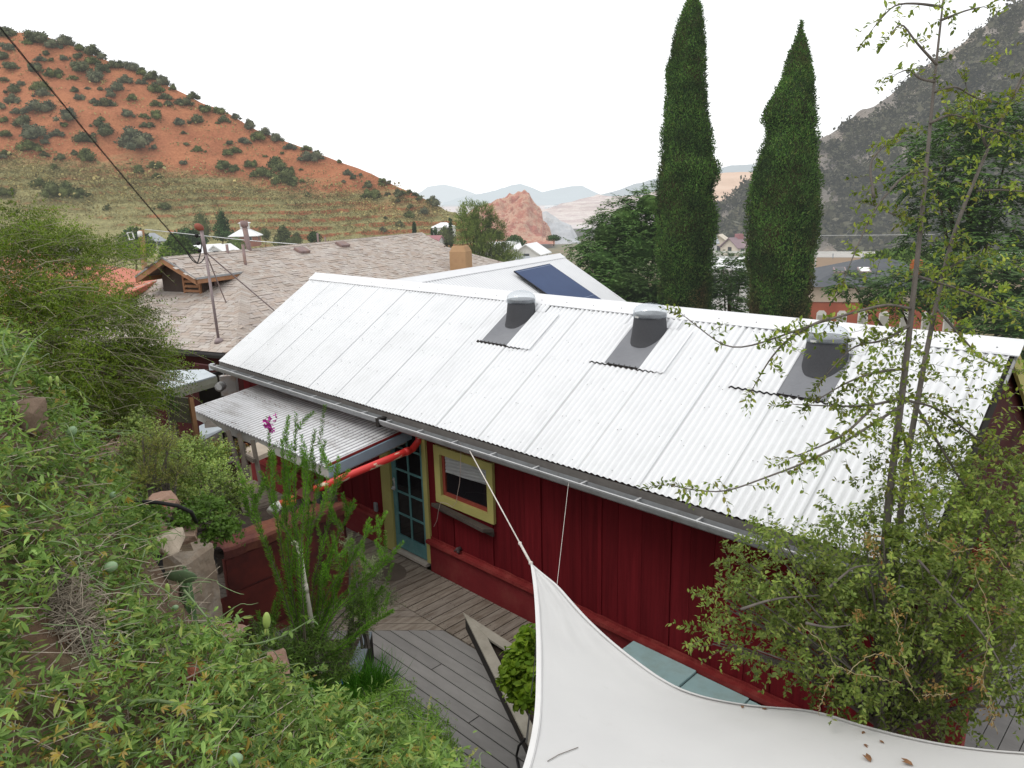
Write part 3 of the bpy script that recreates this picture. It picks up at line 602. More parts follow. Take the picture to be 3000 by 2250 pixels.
def arches(t, G, hw, hr):
    a = MB()
    for k in range(5):
        x = -3.2 + k * 1.6; a.obox(G(x, -3.6, .9), G(.14, 0, 0) - G(0, 0, 0), G(0, .14, 0) - G(0, 0, 0), A3(0, 0, .9))
        for i in range(6):
            if k < 4:
                th0, th1 = math.pi * i / 6, math.pi * (i + 1) / 6; xc = x + .8
                P = lambda th, r: G(xc - r * math.cos(th), -3.6, 1.3 + r * math.sin(th) * .8); a.prism([P(th0, .66), P(th1, .66), P(th1, .86), P(th0, .86)], G(0, .2, 0) - G(0, 0, 0))
    a.build("arcade", m_whitew, t)
x, y, z = hs(1258, 750, 150); house("house", "two storey white house with a faded red roof and arched porch", x, y, z, 5.2, 5, 2.6, 1.5, YV - .3, m_whitew, m_redroof, 'gable', 3, extra=arches)
x, y, z = hs(1301, 684, 260); house("house", "low white house with a flat white hip roof on the foot of the red hill", x, y, z, 8, 6, 2.4, 1.4, YV + .1, m_whitew, m_whiteroof, 'hip', 3)
x, y, z = hs(1557, 766, 110); house("house", "white cottage with a gabled roof right of the big pine", x, y, z, 4.4, 4, 1.4, 1.3, YV + 1.2, m_whitew, m_whiteroof, 'gable', 2)
x, y, z = hs(1478, 762, 120); house("house", "pale house half hidden behind the big pine", x, y, z, 4.4, 4, 2.0, 1.0, YV + .2, m_cream, m_whiteroof, 'gable', 3)
x, y, z = hs(1500, 782, 95); house("house", "long low white house just above the metal roof ridge", x, y, z, 4.0, 3.4, .8, .5, YV + .1, m_whitew, m_greyroof, 'gable', 3)
x, y, z = hs(2040, 742, 130); house("house", "pale house with a dark roof partly behind the left cypress", x, y, z, 6, 4, 2, 1.2, YV, m_whitew, m_greyroof, 'gable', 2)
x, y, z = hs(2163, 748, 120); house("house", "cream house with a purple roof and white cupola between the cypresses", x, y, z, 3.4, 4.2, 1.6, 1.3, YV + .35, m_cream, m_purple, 'gable', 2, extra=lambda t, G, hw, hr: MB().prism([G(-.5, -.5, hw + hr * .7), G(.5, -.5, hw + hr * .7), G(.5, .5, hw + hr * .7), G(-.5, .5, hw + hr * .7)], (0, 0, .9)).build("cupola", m_redroof, t))
x, y, z = hs(2108, 742, 150); house("house", "cream gabled house left of the purple roofed house", x, y, z, 3.4, 5, 2.0, 1.8, YV + 1.1, m_cream, m_cream, 'gable', 1)
x, y, z = hs(2150, 830, 45); house("house", "long white building behind the feathery tree between the cypresses", x, y, z - 1.2, 4.0, 3, 2.4, .4, YV - .3, m_whitew, m_whiteroof, 'gable', 3)
x, y, z = hs(1618, 612, 1500); house("warehouse", "long white industrial shed beyond the red rocky butte", x, y, z, 30, 10, 5, 1.5, YV, surf("far_white", (.8, .8, .8), None, 1, .8, hz=.5), surf("far_white_roof", (.85, .85, .85), None, 1, .8, hz=.5), 'gable', 2)
# brick school -------------------------------------------------------------
m_slate = surf("dark_slate_roof", (.075, .08, .09), (.055, .06, .07), 1.5, .8, .2, hz=.06)
m_brick = surf("orange_brick", (.42, .125, .07), (.34, .09, .05), 1.2, .9, .3, hz=.03)
m_band = surf("cream_stone_band", (.55, .45, .36), (.47, .38, .3), .8, .9, hz=.04)
Sx = PD(2545, 988, 52); sy = YV - .25; ca, sa = math.cos(sy), math.sin(sy)
G = lambda x, y, z: A3(Sx[0] + x * ca - y * sa, Sx[1] + x * sa + y * ca, Sx[2] + z)
t = thing("school_building", "orange brick school with a dark hipped roof and skylights beyond the right cypress", "building", Sx)
a, b, hw = 4.6, 4.2, 4.1
mb = MB(); mb.prism([G(-a, -b, -5), G(a, -b, -5), G(a, b, -5), G(-a, b, -5)], (0, 0, hw + 3.9)); mb.build("wall", m_brick, t)
MB().prism([G(-a - .06, -b - .06, hw - 1.07), G(a + .06, -b - .06, hw - 1.07), G(a + .06, b + .06, hw - 1.07), G(-a - .06, b + .06, hw - 1.07)], (0, 0, 1.0)).build("cornice_band", m_band, t)
rf = MB(); A, B = a + .4, b + .4; c = [G(-A, -B, hw - .06), G(A, -B, hw - .06), G(A, B, hw - .06), G(-A, B, hw - .06)]; ap = [G(-.9, 0, hw + 1.35), G(.9, 0, hw + 1.35)]
rf.poly([c[0], c[1], ap[1], ap[0]]); rf.poly([c[1], c[2], ap[1]]); rf.poly([c[2], c[3], ap[0], ap[1]]); rf.poly([c[3], c[0], ap[0]]); rf.poly(c[::-1]); rf.build("roof", m_slate, t)
n_ = nrm(np.cross(c[1] - c[0], ap[0] - c[0])); upd = nrm((ap[0] + ap[1]) / 2 - (c[0] + c[1]) / 2); ex = nrm(c[1] - c[0])
for k, q in enumerate((-2.6, -1.1, 2.9)):
    cc = (c[0] + c[1]) / 2 + ex * q + upd * 2.6 + n_ * .06; s = MB().obox(cc, ex * .38, upd * .42, n_ * .07).build("skylight", surf("skylight_frame", (.30, .22, .22), None, 1, .5, hz=.05) if k == 0 else bpy.data.materials["skylight_frame"], t)
    MB().obox(cc + n_ * .08, ex * .3, upd * .33, n_ * .015).build("pane", m_winf if k != 1 else m_whiteroof, s)
cc = (c[0] + c[1]) / 2 + ex * 1.9 + upd * 2.3 + n_ * .35; MB().obox(cc, ex * .3, nrm(np.cross(ex, (0, 0, 1))) * .3, A3(0, 0, .5)).build("chimney", surf("chimney_brick", (.50, .14, .05), None, 2, .9, .4), t)
for fl, zz in ((0, hw - 2.25), (1, hw - 4.3)):
    for k in range(7):
        x = -a + .75 + k * 1.25; wn = MB(); pts = [G(x - .3, -b - .05, zz - .6), G(x + .3, -b - .05, zz - .6), G(x + .3, -b - .05, zz + .45), G(x + .15, -b - .05, zz + .62), G(x - .15, -b - .05, zz + .62), G(x - .3, -b - .05, zz + .45)]
        wn.prism(pts, G(0, .04, 0) - G(0, 0, 0)); f = wn.build("window", m_winw, t); MB().obox(G(x, -b - .07, zz - .1), G(.22, 0, 0) - G(0, 0, 0), G(0, .012, 0) - G(0, 0, 0), A3(0, 0, .42)).build("pane", surf("blind_pane", (.45, .43, .38), (.3, .3, .28), 1, .4, hz=.04) if fl == 0 and k == 0 else bpy.data.materials["blind_pane"], f)
        wn = MB(); pts = [G(-a - .05, x + .4, zz - .6), G(-a - .05, x + 1., zz - .6), G(-a - .05, x + 1., zz + .45), G(-a - .05, x + .85, zz + .62), G(-a - .05, x + .55, zz + .62), G(-a - .05, x + .4, zz + .45)]
        if k < 6: wn.prism(pts, G(.04, 0, 0) - G(0, 0, 0)); wn.build("window", m_winw, t)
# road and retaining wall at the foot of the mountain -------------------------
m_road = surf("pale_road", (.40, .38, .35), (.34, .32, .3), .3, .9, hz=.08)
m_cut = surf("tan_retaining_wall", (.46, .34, .25), (.40, .29, .21), .15, .95, .5, 2., hz=.06)
rd = MB(); wl = MB(); gr_ = MB(); N = 26; e0 = []; e1 = []
for i in range(N):
    u = 2000 + i * 44; d = 118 - i * .4; v0 = 742 + .004 * (u - 2400); e0.append(PD(u, v0 + 12, d)); q = e0[-1] + FH * 9 + A3(0, 0, .05); e1.append(q)
for i in range(N - 1):
    rd.quad(e0[i], e0[i + 1], e1[i + 1], e1[i]); wl.prism([e0[i] - A3(0, 0, 6), e0[i + 1] - A3(0, 0, 6), e0[i + 1] - A3(0, 0, .02), e0[i] - A3(0, 0, .02)], FH * .6)
tag(rd.build("road", m_road), kind='structure')
o = wl.build("retaining_wall", m_cut); tag(o, "long tan retaining wall under the road at the foot of the mountain", "wall")
gd = thing("guard_rail", "pale guard rail along the road at the foot of the mountain", "guard rail", e0[0])
g1 = MB(); [g1.beam(e0[i] + A3(0, 0, .75), e0[i + 1] + A3(0, 0, .75), .08, .32) for i in range(N - 1)]; g1.build("rail", m_whitew, gd)
for i in range(0, N, 2): MB().beam(e0[i] - A3(0, 0, .1), e0[i] + A3(0, 0, .6), .12, .12, up=(1, 0, 0)).build("post", m_greyroof, gd)
pl = PD(2390, 742, 100); pt = thing("railing_pole", "thin pale pole carrying a horizontal wire right of the right cypress", "pole", pl)
m_galv = surf("galvanised_steel", (.55, .56, .57), (.45, .46, .47), 2, .4, metal=.4)
MB().tube([pl - A3(0, 0, 2), PD(2396, 700, 100), PD(2402, 691, 100), PD(2412, 690, 100)], [.07, .06, .05, .05], 6).build("pole", m_galv, pt)
MB().tube([PD(2412, 690, 100), PD(2560, 689, 100), PD(2720, 687, 100), PD(3050, 676, 100)], .035, 4).build("wire", m_galv, pt)
# ================================================================== the red cottage
L_, W2, ZE, ZR, OV = 11.562, 2.1175, 2.309, 3.679, .35
UPS = nrm((0, W2, ZR - ZE)); NR = nrm(np.cross((1, 0, 0), UPS)); SL = math.hypot(W2, ZR - ZE)
def RP(x, t, off=0): return A3(x, W2 * t, ZE + (ZR - ZE) * t) + NR * off       # point on the near slope
m_redw, nt, bs = _mk("red_board_paint")
n1 = tex(nt, pos(nt, (7, 7, .35)), 3, 6, .6); r1 = ramp(nt, [(.3, (.085, .006, .009)), (.7, (.138, .010, .014))]); nt.links.new(n1, r1.inputs[0])
gi = N_(nt, 'ShaderNodeNewGeometry'); r2 = ramp(nt, [(0, (.86,) * 3), (1, (1.12,) * 3)]); nt.links.new(gi.outputs['Random Per Island'], r2.inputs[0])
nt.links.new(mix(nt, r1.outputs[0], r2.outputs[0], 1., 'MULTIPLY'), bs.inputs['Base Color']); bs.inputs['Roughness'].default_value = .75; bs.inputs['Specular IOR Level'].default_value = .10
bump(nt, bs, tex(nt, pos(nt, (10, 10, .5)), 12, 5, .6), .35, .006)
m_redt = surf("red_ledge_paint", (.20, .022, .022), (.15, .016, .016), 3, .7, .3, 40, dirt=(.34, .09, .07), dscale=5, damt=.4, bdist=.004)
m_yel = surf("yellow_trim_paint", (.42, .385, .135), (.35, .32, .11), 4, .6, .25, 60, bdist=.004, dirt=(.25, .23, .10), dscale=8, damt=.35)
m_teal = surf("teal_door_paint", (.105, .235, .235), (.08, .19, .20), 5, .5, .2, 50, bdist=.003, dirt=(.2, .3, .28), dscale=9, damt=.3)
m_glass = glassm("dark_glass", (.012, .012, .014), .06)
m_metalroof = surf("white_corrugated_metal", (.735, .745, .76), (.70, .71, .725), 1.4, .45, 0, stretch=(1, .25, .25), dirt=(.50, .51, .51), dscale=2.2, damt=.25, spec=.4)
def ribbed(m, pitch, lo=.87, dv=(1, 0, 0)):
    """rib shading painted into the colour along the troughs of corrugated sheets"""
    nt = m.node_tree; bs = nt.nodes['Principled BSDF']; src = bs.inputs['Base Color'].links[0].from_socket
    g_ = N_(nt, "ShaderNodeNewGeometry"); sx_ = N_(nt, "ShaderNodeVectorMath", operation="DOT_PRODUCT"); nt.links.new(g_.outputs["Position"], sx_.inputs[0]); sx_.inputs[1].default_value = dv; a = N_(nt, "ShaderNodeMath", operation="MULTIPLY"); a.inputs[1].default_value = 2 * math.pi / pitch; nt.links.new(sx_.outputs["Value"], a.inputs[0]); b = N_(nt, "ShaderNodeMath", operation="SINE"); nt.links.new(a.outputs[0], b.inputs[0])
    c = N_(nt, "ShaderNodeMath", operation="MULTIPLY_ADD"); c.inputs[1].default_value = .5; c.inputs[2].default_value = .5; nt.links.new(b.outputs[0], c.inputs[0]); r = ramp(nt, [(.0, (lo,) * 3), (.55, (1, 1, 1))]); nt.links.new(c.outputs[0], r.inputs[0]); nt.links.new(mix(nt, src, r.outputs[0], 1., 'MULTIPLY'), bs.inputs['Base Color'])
m_wingroof = surf("pale_corrugated_metal", (.72, .73, .745), (.68, .69, .71), 1.4, .45)
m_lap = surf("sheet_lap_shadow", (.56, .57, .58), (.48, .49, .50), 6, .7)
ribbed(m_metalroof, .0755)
m_ridge = surf("white_ridge_metal", (.73, .735, .75), (.69, .695, .71), 1.5, .45, 0, dirt=(.50, .50, .51), dscale=3, damt=.2)
m_gut = surf("grey_gutter_metal", (.34, .35, .36), (.25, .26, .27), 5, .45, .1, metal=.3, dirt=(.2, .19, .17), dscale=6, damt=.5)
m_gutlip = surf("pale_gutter_edge", (.60, .61, .62), (.5, .5, .51), 5, .45, 0, metal=.2)
m_dark = surf("dark_recess_and_shadow", (.03, .027, .025), None, 3, .9)
m_scr = surf("screw_heads", (.22, .22, .23), None, 3, .5)
m_lead = surf("grey_flashing_lead", (.21, .215, .23), (.17, .175, .19), 3, .6, .5, 9, bdist=.02)
m_curb = surf("grey_skylight_curb", (.066, .067, .073), (.055, .056, .061), 60, .8, .5, 260, bdist=.002)
m_weath = surf("weathered_wood", (.19, .165, .14), (.10, .085, .07), 5, .9, .6, 20, stretch=(1, 1, 5), bdist=.006)
cot = thing("cottage", "red board cottage with a white corrugated metal roof and yellow trimmed window", "house", (5.8, .35, 0))
# corrugated sheet field ----------------------------------------------------
PIT = .0755
def corr(mb, x0, x1, t0, t1, off=0., amp=.011, rows=2, cut=None):
    n = max(4, int((x1 - x0) / PIT * 8)); P = []
    for j in range(rows + 1):
        t = t0 + (t1 - t0) * j / rows; P.append([RP(x0 + (x1 - x0) * i / n, t, off + amp * math.sin(2 * math.pi * (x0 + (x1 - x0) * i / n) / PIT)) for i in range(n + 1)])
    mb.grid(P)
    for j in (0, rows):            # sheet thickness at the ends
        mb.grid([P[j], [q - NR * .003 for q in P[j]]])
    mb.grid([[P[j][0] for j in range(rows + 1)], [P[j][0] - NR * .006 for j in range(rows + 1)]])
    mb.grid([[P[j][-1] for j in range(rows + 1)], [P[j][-1] - NR * .006 for j in range(rows + 1)]])
roof = MB(); SH = PIT * 10; k = 0; x = 0.
while x < L_ - .01:
    corr(roof, x, min(x + SH + PIT * .6, L_), 0, .97, .0035 * (1 + (k % 2)) + .0008 * k % .003, rows=3); x += SH; k += 1
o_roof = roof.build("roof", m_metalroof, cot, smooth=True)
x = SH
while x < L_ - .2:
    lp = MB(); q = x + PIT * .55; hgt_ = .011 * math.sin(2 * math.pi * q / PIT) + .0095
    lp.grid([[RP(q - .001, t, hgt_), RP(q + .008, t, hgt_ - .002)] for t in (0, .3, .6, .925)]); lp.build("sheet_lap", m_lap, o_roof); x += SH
cl_ = MB(); n_ = int(L_ / PIT * 8); cl_.grid([[RP(L_ * i / n_, .9265, .011 * math.sin(2 * math.pi * (L_ * i / n_) / PIT) + .004) for i in range(n_ + 1)], [RP(L_ * i / n_, .930, .020) for i in range(n_ + 1)]]); cl_.build("ridge_shadow_strip", m_dark, o_roof)  # dark strip put in for the shadow line under the ridge cap
dk = MB(); dk.prism([RP(.05, .02, -.02), RP(L_ - .05, .02, -.02), RP(L_ - .05, 1, -.02), RP(.05, 1, -.02)], -NR * .03)
# far slope
FPt = lambda x, t: A3(x, 2 * W2 - W2 * t, ZE + (ZR - ZE) * t)
dk.prism([FPt(0, 0), FPt(L_, 0), FPt(L_, 1), FPt(0, 1)], A3(0, 0, -.05)); dk.build("roof_deck", m_dark, o_roof)
# screws in rows, pairs at each lap
sc = MB()
for t in (.035, .245, .44, .56, .69, .91):
    x = .18
    while x < L_:
        if not (.58 < t < .87 and any(a - .3 < x < b + .35 for a, b in ((5.64, 6.13), (7.76, 8.22), (9.84, 10.32)))):
            for dx in ((0, .055) if int(x / SH * 3) % 3 == 0 else (0,)):
                q = RP(x + dx + random.uniform(-.01, .01), t + random.uniform(-.012, .012), .014); sc.lathe(q, [(.006, 0), (.006, .003), (.002, .005)], 6)
        x += SH / 3
sc.build("roof_screws", m_scr, o_roof)
# ridge cap: slightly rounded folded metal, overhanging both ends
rc = MB(); prof = [(.93, .022), (.93, .018), (.985, .022), (1.0, .030)]
xs = [-.03 + (L_ + .10) * i / 60 for i in range(61)]
def capp(x, k):
    s = .003 * math.sin(x * 2.1) + .002 * math.sin(x * 5.3)
    near = [RP(x, .925, .018), RP(x, .925, .023 + s), RP(x, .985, .023 + s), RP(x, 1.0, .012) + A3(0, 0, .022)]
    far = [A3(q[0], 2 * W2 - q[1], q[2]) for q in near[:3][::-1]]
    return (near + far)[k]
rc.grid([[capp(x, k) for x in xs] for k in range(7)]); rc.grid([[capp(x, k) - A3(0, 0, .006) for x in xs] for k in (0, 2, 3, 4, 6)])
for e in (xs[0], xs[-1]): rc.poly([capp(e, k) for k in range(7)] + [capp(e, k) - A3(0, 0, .006) for k in (6, 4, 3, 2, 0)])
rc.build("ridge_cap", m_ridge, cot)
sc = MB()
for i in range(26): sc.lathe(capp(.2 + i * .45, 2) * .5 + capp(.2 + i * .45, 1) * .5 + A3(0, -.0, .002), [(.007, 0), (.007, .004), (.003, .007)], 6)
sc.build("ridge_screws", m_scr, cot)
MB().prism([RP(L_ + .03, .80, -.045), RP(L_ + .03, 1, -.045), RP(L_ + .03, 1, -.02), RP(L_ + .03, .80, -.02)], (.02, 0, 0)).build("rake_flashing", m_gut, cot)
# tubular skylights ----------------------------------------------------------
m_dome, nt, bs = _mk("clear_dome_plastic")
for l in list(nt.links): nt.links.remove(l)
fr = N_(nt, 'ShaderNodeLayerWeight'); fr.inputs[0].default_value = .35
tr_ = N_(nt, 'ShaderNodeBsdfTransparent'); tr_.inputs[0].default_value = (.93, .95, .96, 1); gl = N_(nt, 'ShaderNodeBsdfGlossy'); gl.inputs['Roughness'].default_value = .03; gl.inputs[0].default_value = (.62, .66, .70, 1)
mm = N_(nt, 'ShaderNodeMath', operation='MULTIPLY_ADD'); mm.inputs[1].default_value = .34; mm.inputs[2].default_value = .03; nt.links.new(fr.outputs['Facing'], mm.inputs[0])
mx = N_(nt, 'ShaderNodeMixShader'); nt.links.new(mm.outputs[0], mx.inputs[0]); nt.links.new(tr_.outputs[0], mx.inputs[1]); nt.links.new(gl.outputs[0], mx.inputs[2]); nt.links.new(mx.outputs[0], nt.nodes['Material Output'].inputs[0])
m_ring = surf("dome_ring_plastic", (.20, .21, .22), (.12, .12, .13), 12, .35)
m_tube = surf("reflective_tube", (.10, .13, .155), (.045, .055, .065), 7, .4)
m_lbl = surf("pale_sticker", (.6, .6, .58), None, 9, .6)
for i, (xa, xb, tc, ta, tb, pl_, pr_, dc) in enumerate([(5.64, 6.13, .795, .592, .868, .0, .40, .0), (7.76, 8.22, .79, .586, .858, .24, .34, .0), (9.84, 10.32, .765, .578, .838, .50, .34, .0)]):
    xc = (xa + xb) / 2 + .03
    # flashing sheet
    fl = MB(); fl.grid([[RP(xa - .02 + (xb - xa + .04) * a / 8, ta + (tb - ta) * b / 8, .021 + .002 * fbm(a * .7, b * .6, i)) for a in range(9)] for b in range(9)])
    c = RP(xc, tc + .024, 0); zb = c[2] - .12; r0, r1, H = .222, .182, .228
    cu = MB(); seg = 40; rows_ = []
    for h in range(9):
        f = h / 8; z = zb + f * (H + .12); rr = (r0 + .028 * (1 - f) ** 6) * (1 - f) + r1 * f; rr = r0 + (r1 - r0) * f + .02 * math.exp(-f * 9)
        rows_.append([(c[0] + rr * math.cos(2 * math.pi * k / seg), c[1] + rr * math.sin(2 * math.pi * k / seg), z) for k in range(seg + 1)])
    cu.grid(rows_); zt = zb + H + .12
    s = cu.build("skylight_curb", m_curb, cot, smooth=True, label=["grey skylight tube nearest the far left end of the roof", "grey skylight tube in the middle of the three", "grey skylight tube nearest the garden tree"][i])
    # skirt where cone meets sheet
    sk = MB(); sk_ = [[RP(c[0] + rr * math.cos(th), (c[1] + rr * math.sin(th)) / W2, oo) for th in [2 * math.pi * k / seg for k in range(seg + 1)]] for rr, oo in ((r0 + .045, .0235), (r0 + .02, .030), (r0 + .005, .045))]
    fo = fl.build("flashing", m_lead, s, smooth=True)
    MB().lathe((c[0], c[1], zt - .02), [(r1 + .004, 0), (r1 + .010, .01), (r1 + .010, .036), (r1 - .004, .04)], 40).build("dome_ring", m_ring, s, smooth=True)
    MB().lathe((c[0], c[1], zt - .05), [(r1 - .012, .0), (r1 - .014, .068), (.0, .060)], 40).build("light_tube", m_tube, s, smooth=True)
    R = r1 + .014; pr = [(R, 0), (R, .06)] + [(R * math.cos(a), .06 + .105 * math.sin(a)) for a in [math.pi / 2 * k / 8 for k in range(1, 9)]]; pr[-1] = (.0005, .165)
    MB().lathe((c[0], c[1], zt - .028), pr, 40).build("dome", m_dome, s, smooth=True)
    if i: 
        a0 = -2.05; MB().grid([[(c[0] + (R + .001) * math.cos(a0 + a * .09), c[1] + (R + .001) * math.sin(a0 + a * .09), zt - .02 + b * .022) for a in range(5)] for b in range(2)]).build("sticker", m_lbl, s)
    for a in range(6): pass
    # short overlapping sheets left and right, dark wavy strip beneath drawn in as their edge shadow
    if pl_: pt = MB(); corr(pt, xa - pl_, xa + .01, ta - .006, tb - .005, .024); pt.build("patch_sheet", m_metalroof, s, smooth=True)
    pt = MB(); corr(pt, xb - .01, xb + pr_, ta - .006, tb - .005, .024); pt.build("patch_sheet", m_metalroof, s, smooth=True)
    gp = MB(); n = 60; xs_ = [xa - max(pl_, .1) + (xb + pr_ * .6 - xa + max(pl_, .1)) * q / n for q in range(n + 1)]
    gp.grid([[RP(x, ta - .010, .0105 + .011 * math.sin(2 * math.pi * x / PIT)) for x in xs_], [RP(x, ta + .006, .0135 + .011 * math.sin(2 * math.pi * x / PIT)) for x in xs_]]); gp.build("sheet_edge_shadow", m_dark, s)
    gp = MB(); xs_ = [xb - .12 + .2 * q / 20 for q in range(21)]
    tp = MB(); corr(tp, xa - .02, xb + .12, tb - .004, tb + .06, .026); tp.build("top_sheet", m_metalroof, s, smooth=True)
# gutters: two lengths with a joint ------------------------------------------
def gutter(x0, x1, z, name, yo=0.):
    mb = MB(); pr = [(-.005, 0), (-.01, -.075), (-.065, -.085), (-.105, -.055), (-.118, .0), (-.128, .004), (-.128, -.012), (-.112, -.06), (-.068, -.092), (-.004, -.082)]
    mb.prism([(x0, y + yo, z + q) for y, q in pr], (x1 - x0, 0, 0)); g = mb.build(name, m_gut, cot)
    MB().box(x0, x1, -.1285 + yo, -.112 + yo, z + .0045, z + .0095).build("gutter_edge", m_gutlip, g)
    x = x0 + .12
    while x < x1: MB().box(x, x + .022, -.115 + yo, .02 + yo, z + .0, z + .003).build("gutter_strap", m_gutlip, g); x += .66
gutter(-.12, 5.02, ZE - .075, "gutter"); gutter(5.05, L_ + .05, ZE - .093, "gutter")
MB().box(5.0, 5.07, -.132, 0, ZE - .19, ZE - .07).build("gutter_joint", m_dark, cot)
m_fascia = surf("grey_fascia_board", (.16, .15, .14), (.11, .10, .095), 4, .8, .3)
MB().box(.0, L_, .0, .025, ZE - .17, ZE - .02).build("fascia", m_fascia, cot)
MB().box(.02, L_ - .02, .025, OV, ZE - .09, ZE - .07).build("soffit", m_redt, cot)
# walls: individual boards with dark joints -----------------------------------
wl = MB(); x = .12; DOORX = (4.36, 5.44); WINX = (5.62, 6.74); WINZ = (1.09, 1.89)
def board(x0, x1, z0, z1, dy): wl.box(x0, x1, OV + dy, OV + .03, z0, z1)
i = 0
while x < L_ - .15:
    wdt = random.choice([.19, .21, .26, .3, .235]); x1 = min(x + wdt, L_ - .12); dy = random.choice([0, .004, .007, .012])
    if i % 4 == 3: x1 = min(x + .055, x1); dy = -.006
    lo, hi = .47, ZE + .14
    for a, b in ((x, x1 - .0025),):
        if b > DOORX[0] and a < DOORX[1]:
            if a < DOORX[0] - .01: board(a, DOORX[0], lo, hi, dy)
            if b > DOORX[1] + .01: board(DOORX[1], b, lo, hi, dy)
        elif b > WINX[0] and a < WINX[1]:
            if a < WINX[0] - .01: board(a, WINX[0], lo, hi, dy)
            if b > WINX[1] + .01: board(WINX[1], b, lo, hi, dy)
            a2, b2 = max(a, WINX[0]), min(b, WINX[1])
            if b2 > a2: board(a2, b2, lo, WINZ[0], dy); board(a2, b2, WINZ[1], hi, dy)
        else: board(a, b, lo, hi, dy)
    x = x1; i += 1
wl.build("wall", m_redw, cot)
inn = MB(); inn.box(.12, DOORX[0] + .02, OV + .03, OV + .05, -.2, ZE + .17); inn.box(DOORX[1] - .02, WINX[0] + .1, OV + .03, OV + .05, -.2, ZE + .17); inn.box(WINX[0] + .1, WINX[1] - .1, OV + .03, OV + .05, -.2, WINZ[0] + .1); inn.box(WINX[0] + .1, WINX[1] - .1, OV + .03, OV + .05, WINZ[1] - .1, ZE + .17); inn.box(WINX[1] - .1, L_ - .12, OV + .03, OV + .05, -.2, ZE + .17)
inn.box(.12, L_ - .12, 2 * W2 - OV - .05, 2 * W2 - OV, -3, ZE + .2); inn.box(.12, .17, OV + .05, 2 * W2 - OV - .05, -3, ZE + .2); inn.build("wall_sheathing", m_dark, cot)
lw = MB(); lw.box(.12, DOORX[0], OV - .035, OV + .03, -.16, .455); lw.box(DOORX[1], L_ - .12, OV - .035, OV + .03, -.16, .455); lw.build("lower_wall", surf("lower_wall_red", (.165, .017, .020), (.125, .012, .015), 2.5, .85, .5, 30, bdist=.006, dirt=(.2, .05, .04), dscale=3, damt=.4), cot)
lg = MB()
for a, b in ((.12, DOORX[0] + .02), (DOORX[1] - .03, L_ - .1)):
    n = int((b - a) / .12); top = [(a + (b - a) * k / n, .47 + .02 + .012 * fbm(k * .8, a)) for k in range(n + 1)]
    lg.box(a, b, OV - .085, OV + .0, .43, .478)
    for k in range(n): lg.prism([(top[k][0], OV - .004, .478), (top[k + 1][0], OV - .004, .478), (top[k + 1][0], OV - .004, top[k + 1][1] + .02), (top[k][0], OV - .004, top[k][1] + .02)], (0, -.008, 0))
lg.build("wall_ledge", m_redt, cot)
# right gable end
gb = MB(); gy = lambda t: W2 * t
gb.prism([(L_ - .12, OV, -.3), (L_ - .12, 2 * W2 - OV, -.3), (L_ - .12, 2 * W2 - OV, ZE + .13), (L_ - .12, W2, ZR - .1), (L_ - .12, OV, ZE + .13)], (.05, 0, 0)); gb.build("gable_wall", surf("shaded_gable_red", (.06, .010, .012), (.04, .007, .008), 4, .8), cot)  # wall red darkened in its colour to show the gable in shade
rk = MB(); rk.prism([RP(L_ + .012, .0, -.15), RP(L_ + .012, 1, -.15), RP(L_ + .012, 1, -.012), RP(L_ + .012, .0, -.012)], (-.03, 0, 0))
rk.build("rake_board", m_dark, cot)
ys = lambda q: A3(q[0], 2 * W2 - q[1], q[2])
rk = MB(); rk.prism([ys(RP(L_ + .012, .0, -.17)), ys(RP(L_ + .012, 1, -.17)), ys(RP(L_ + .012, 1, -.012)), ys(RP(L_ + .012, .0, -.012))], (-.03, 0, 0)); rk.build("rake_board", m_yel, cot, label="yellow painted far rake board")
MB().box(L_ + .0, L_ + .9, 2.9, 3.0, 2.55, 2.62).build("brace_beam", m_yel, cot)
# door ----------------------------------------------------------------------
dt = MB(); dt.box(4.36, 4.585, OV - .03, OV + .03, 0, ZE); dt.box(5.355, 5.44, OV - .03, OV + .03, 0.1, ZE); dt.box(4.585, 5.355, OV - .03, OV + .03, 2.12, ZE); dt.build("door_trim", m_yel, cot)
d = MB(); dx0, dx1, dz0, dz1 = 4.60, 5.345, .10, 2.10; y0, y1 = OV + .0, OV + .04
st = .085; bot = .20; d.box(dx0, dx0 + st, y0, y1, dz0, dz1); d.box(dx1 - st * .75, dx1, y0, y1, dz0, dz1); d.box(dx0 + st, dx1 - st * .75, y0, y1, dz0, dz0 + bot); d.box(dx0 + st, dx1 - st * .75, y0, y1, dz1 - .1, dz1)
g0, g1, h0, h1 = dx0 + st, dx1 - st * .75, dz0 + bot, dz1 - .1; xm = (g0 + g1) / 2
d.box(xm - .014, xm + .014, y0 + .004, y1, h0, h1)
for k in range(1, 5):
    z = h0 + (h1 - h0) * k / 5; d.box(g0, xm - .014, y0 + .005, y1, z - .014, z + .014); d.box(xm + .014, g1, y0 + .005, y1, z - .014, z + .014)
door = d.build("door", m_teal, cot)
for k in range(5):
    for s in (0, 1):
        z0, z1 = h0 + (h1 - h0) * k / 5 + .013, h0 + (h1 - h0) * (k + 1) / 5 - .013; a, b = (g0, xm - .013) if s == 0 else (xm + .013, g1)
        MB().box(a, b, y0 + .018, y0 + .024, z0, z1).build("pane", m_glass, door)
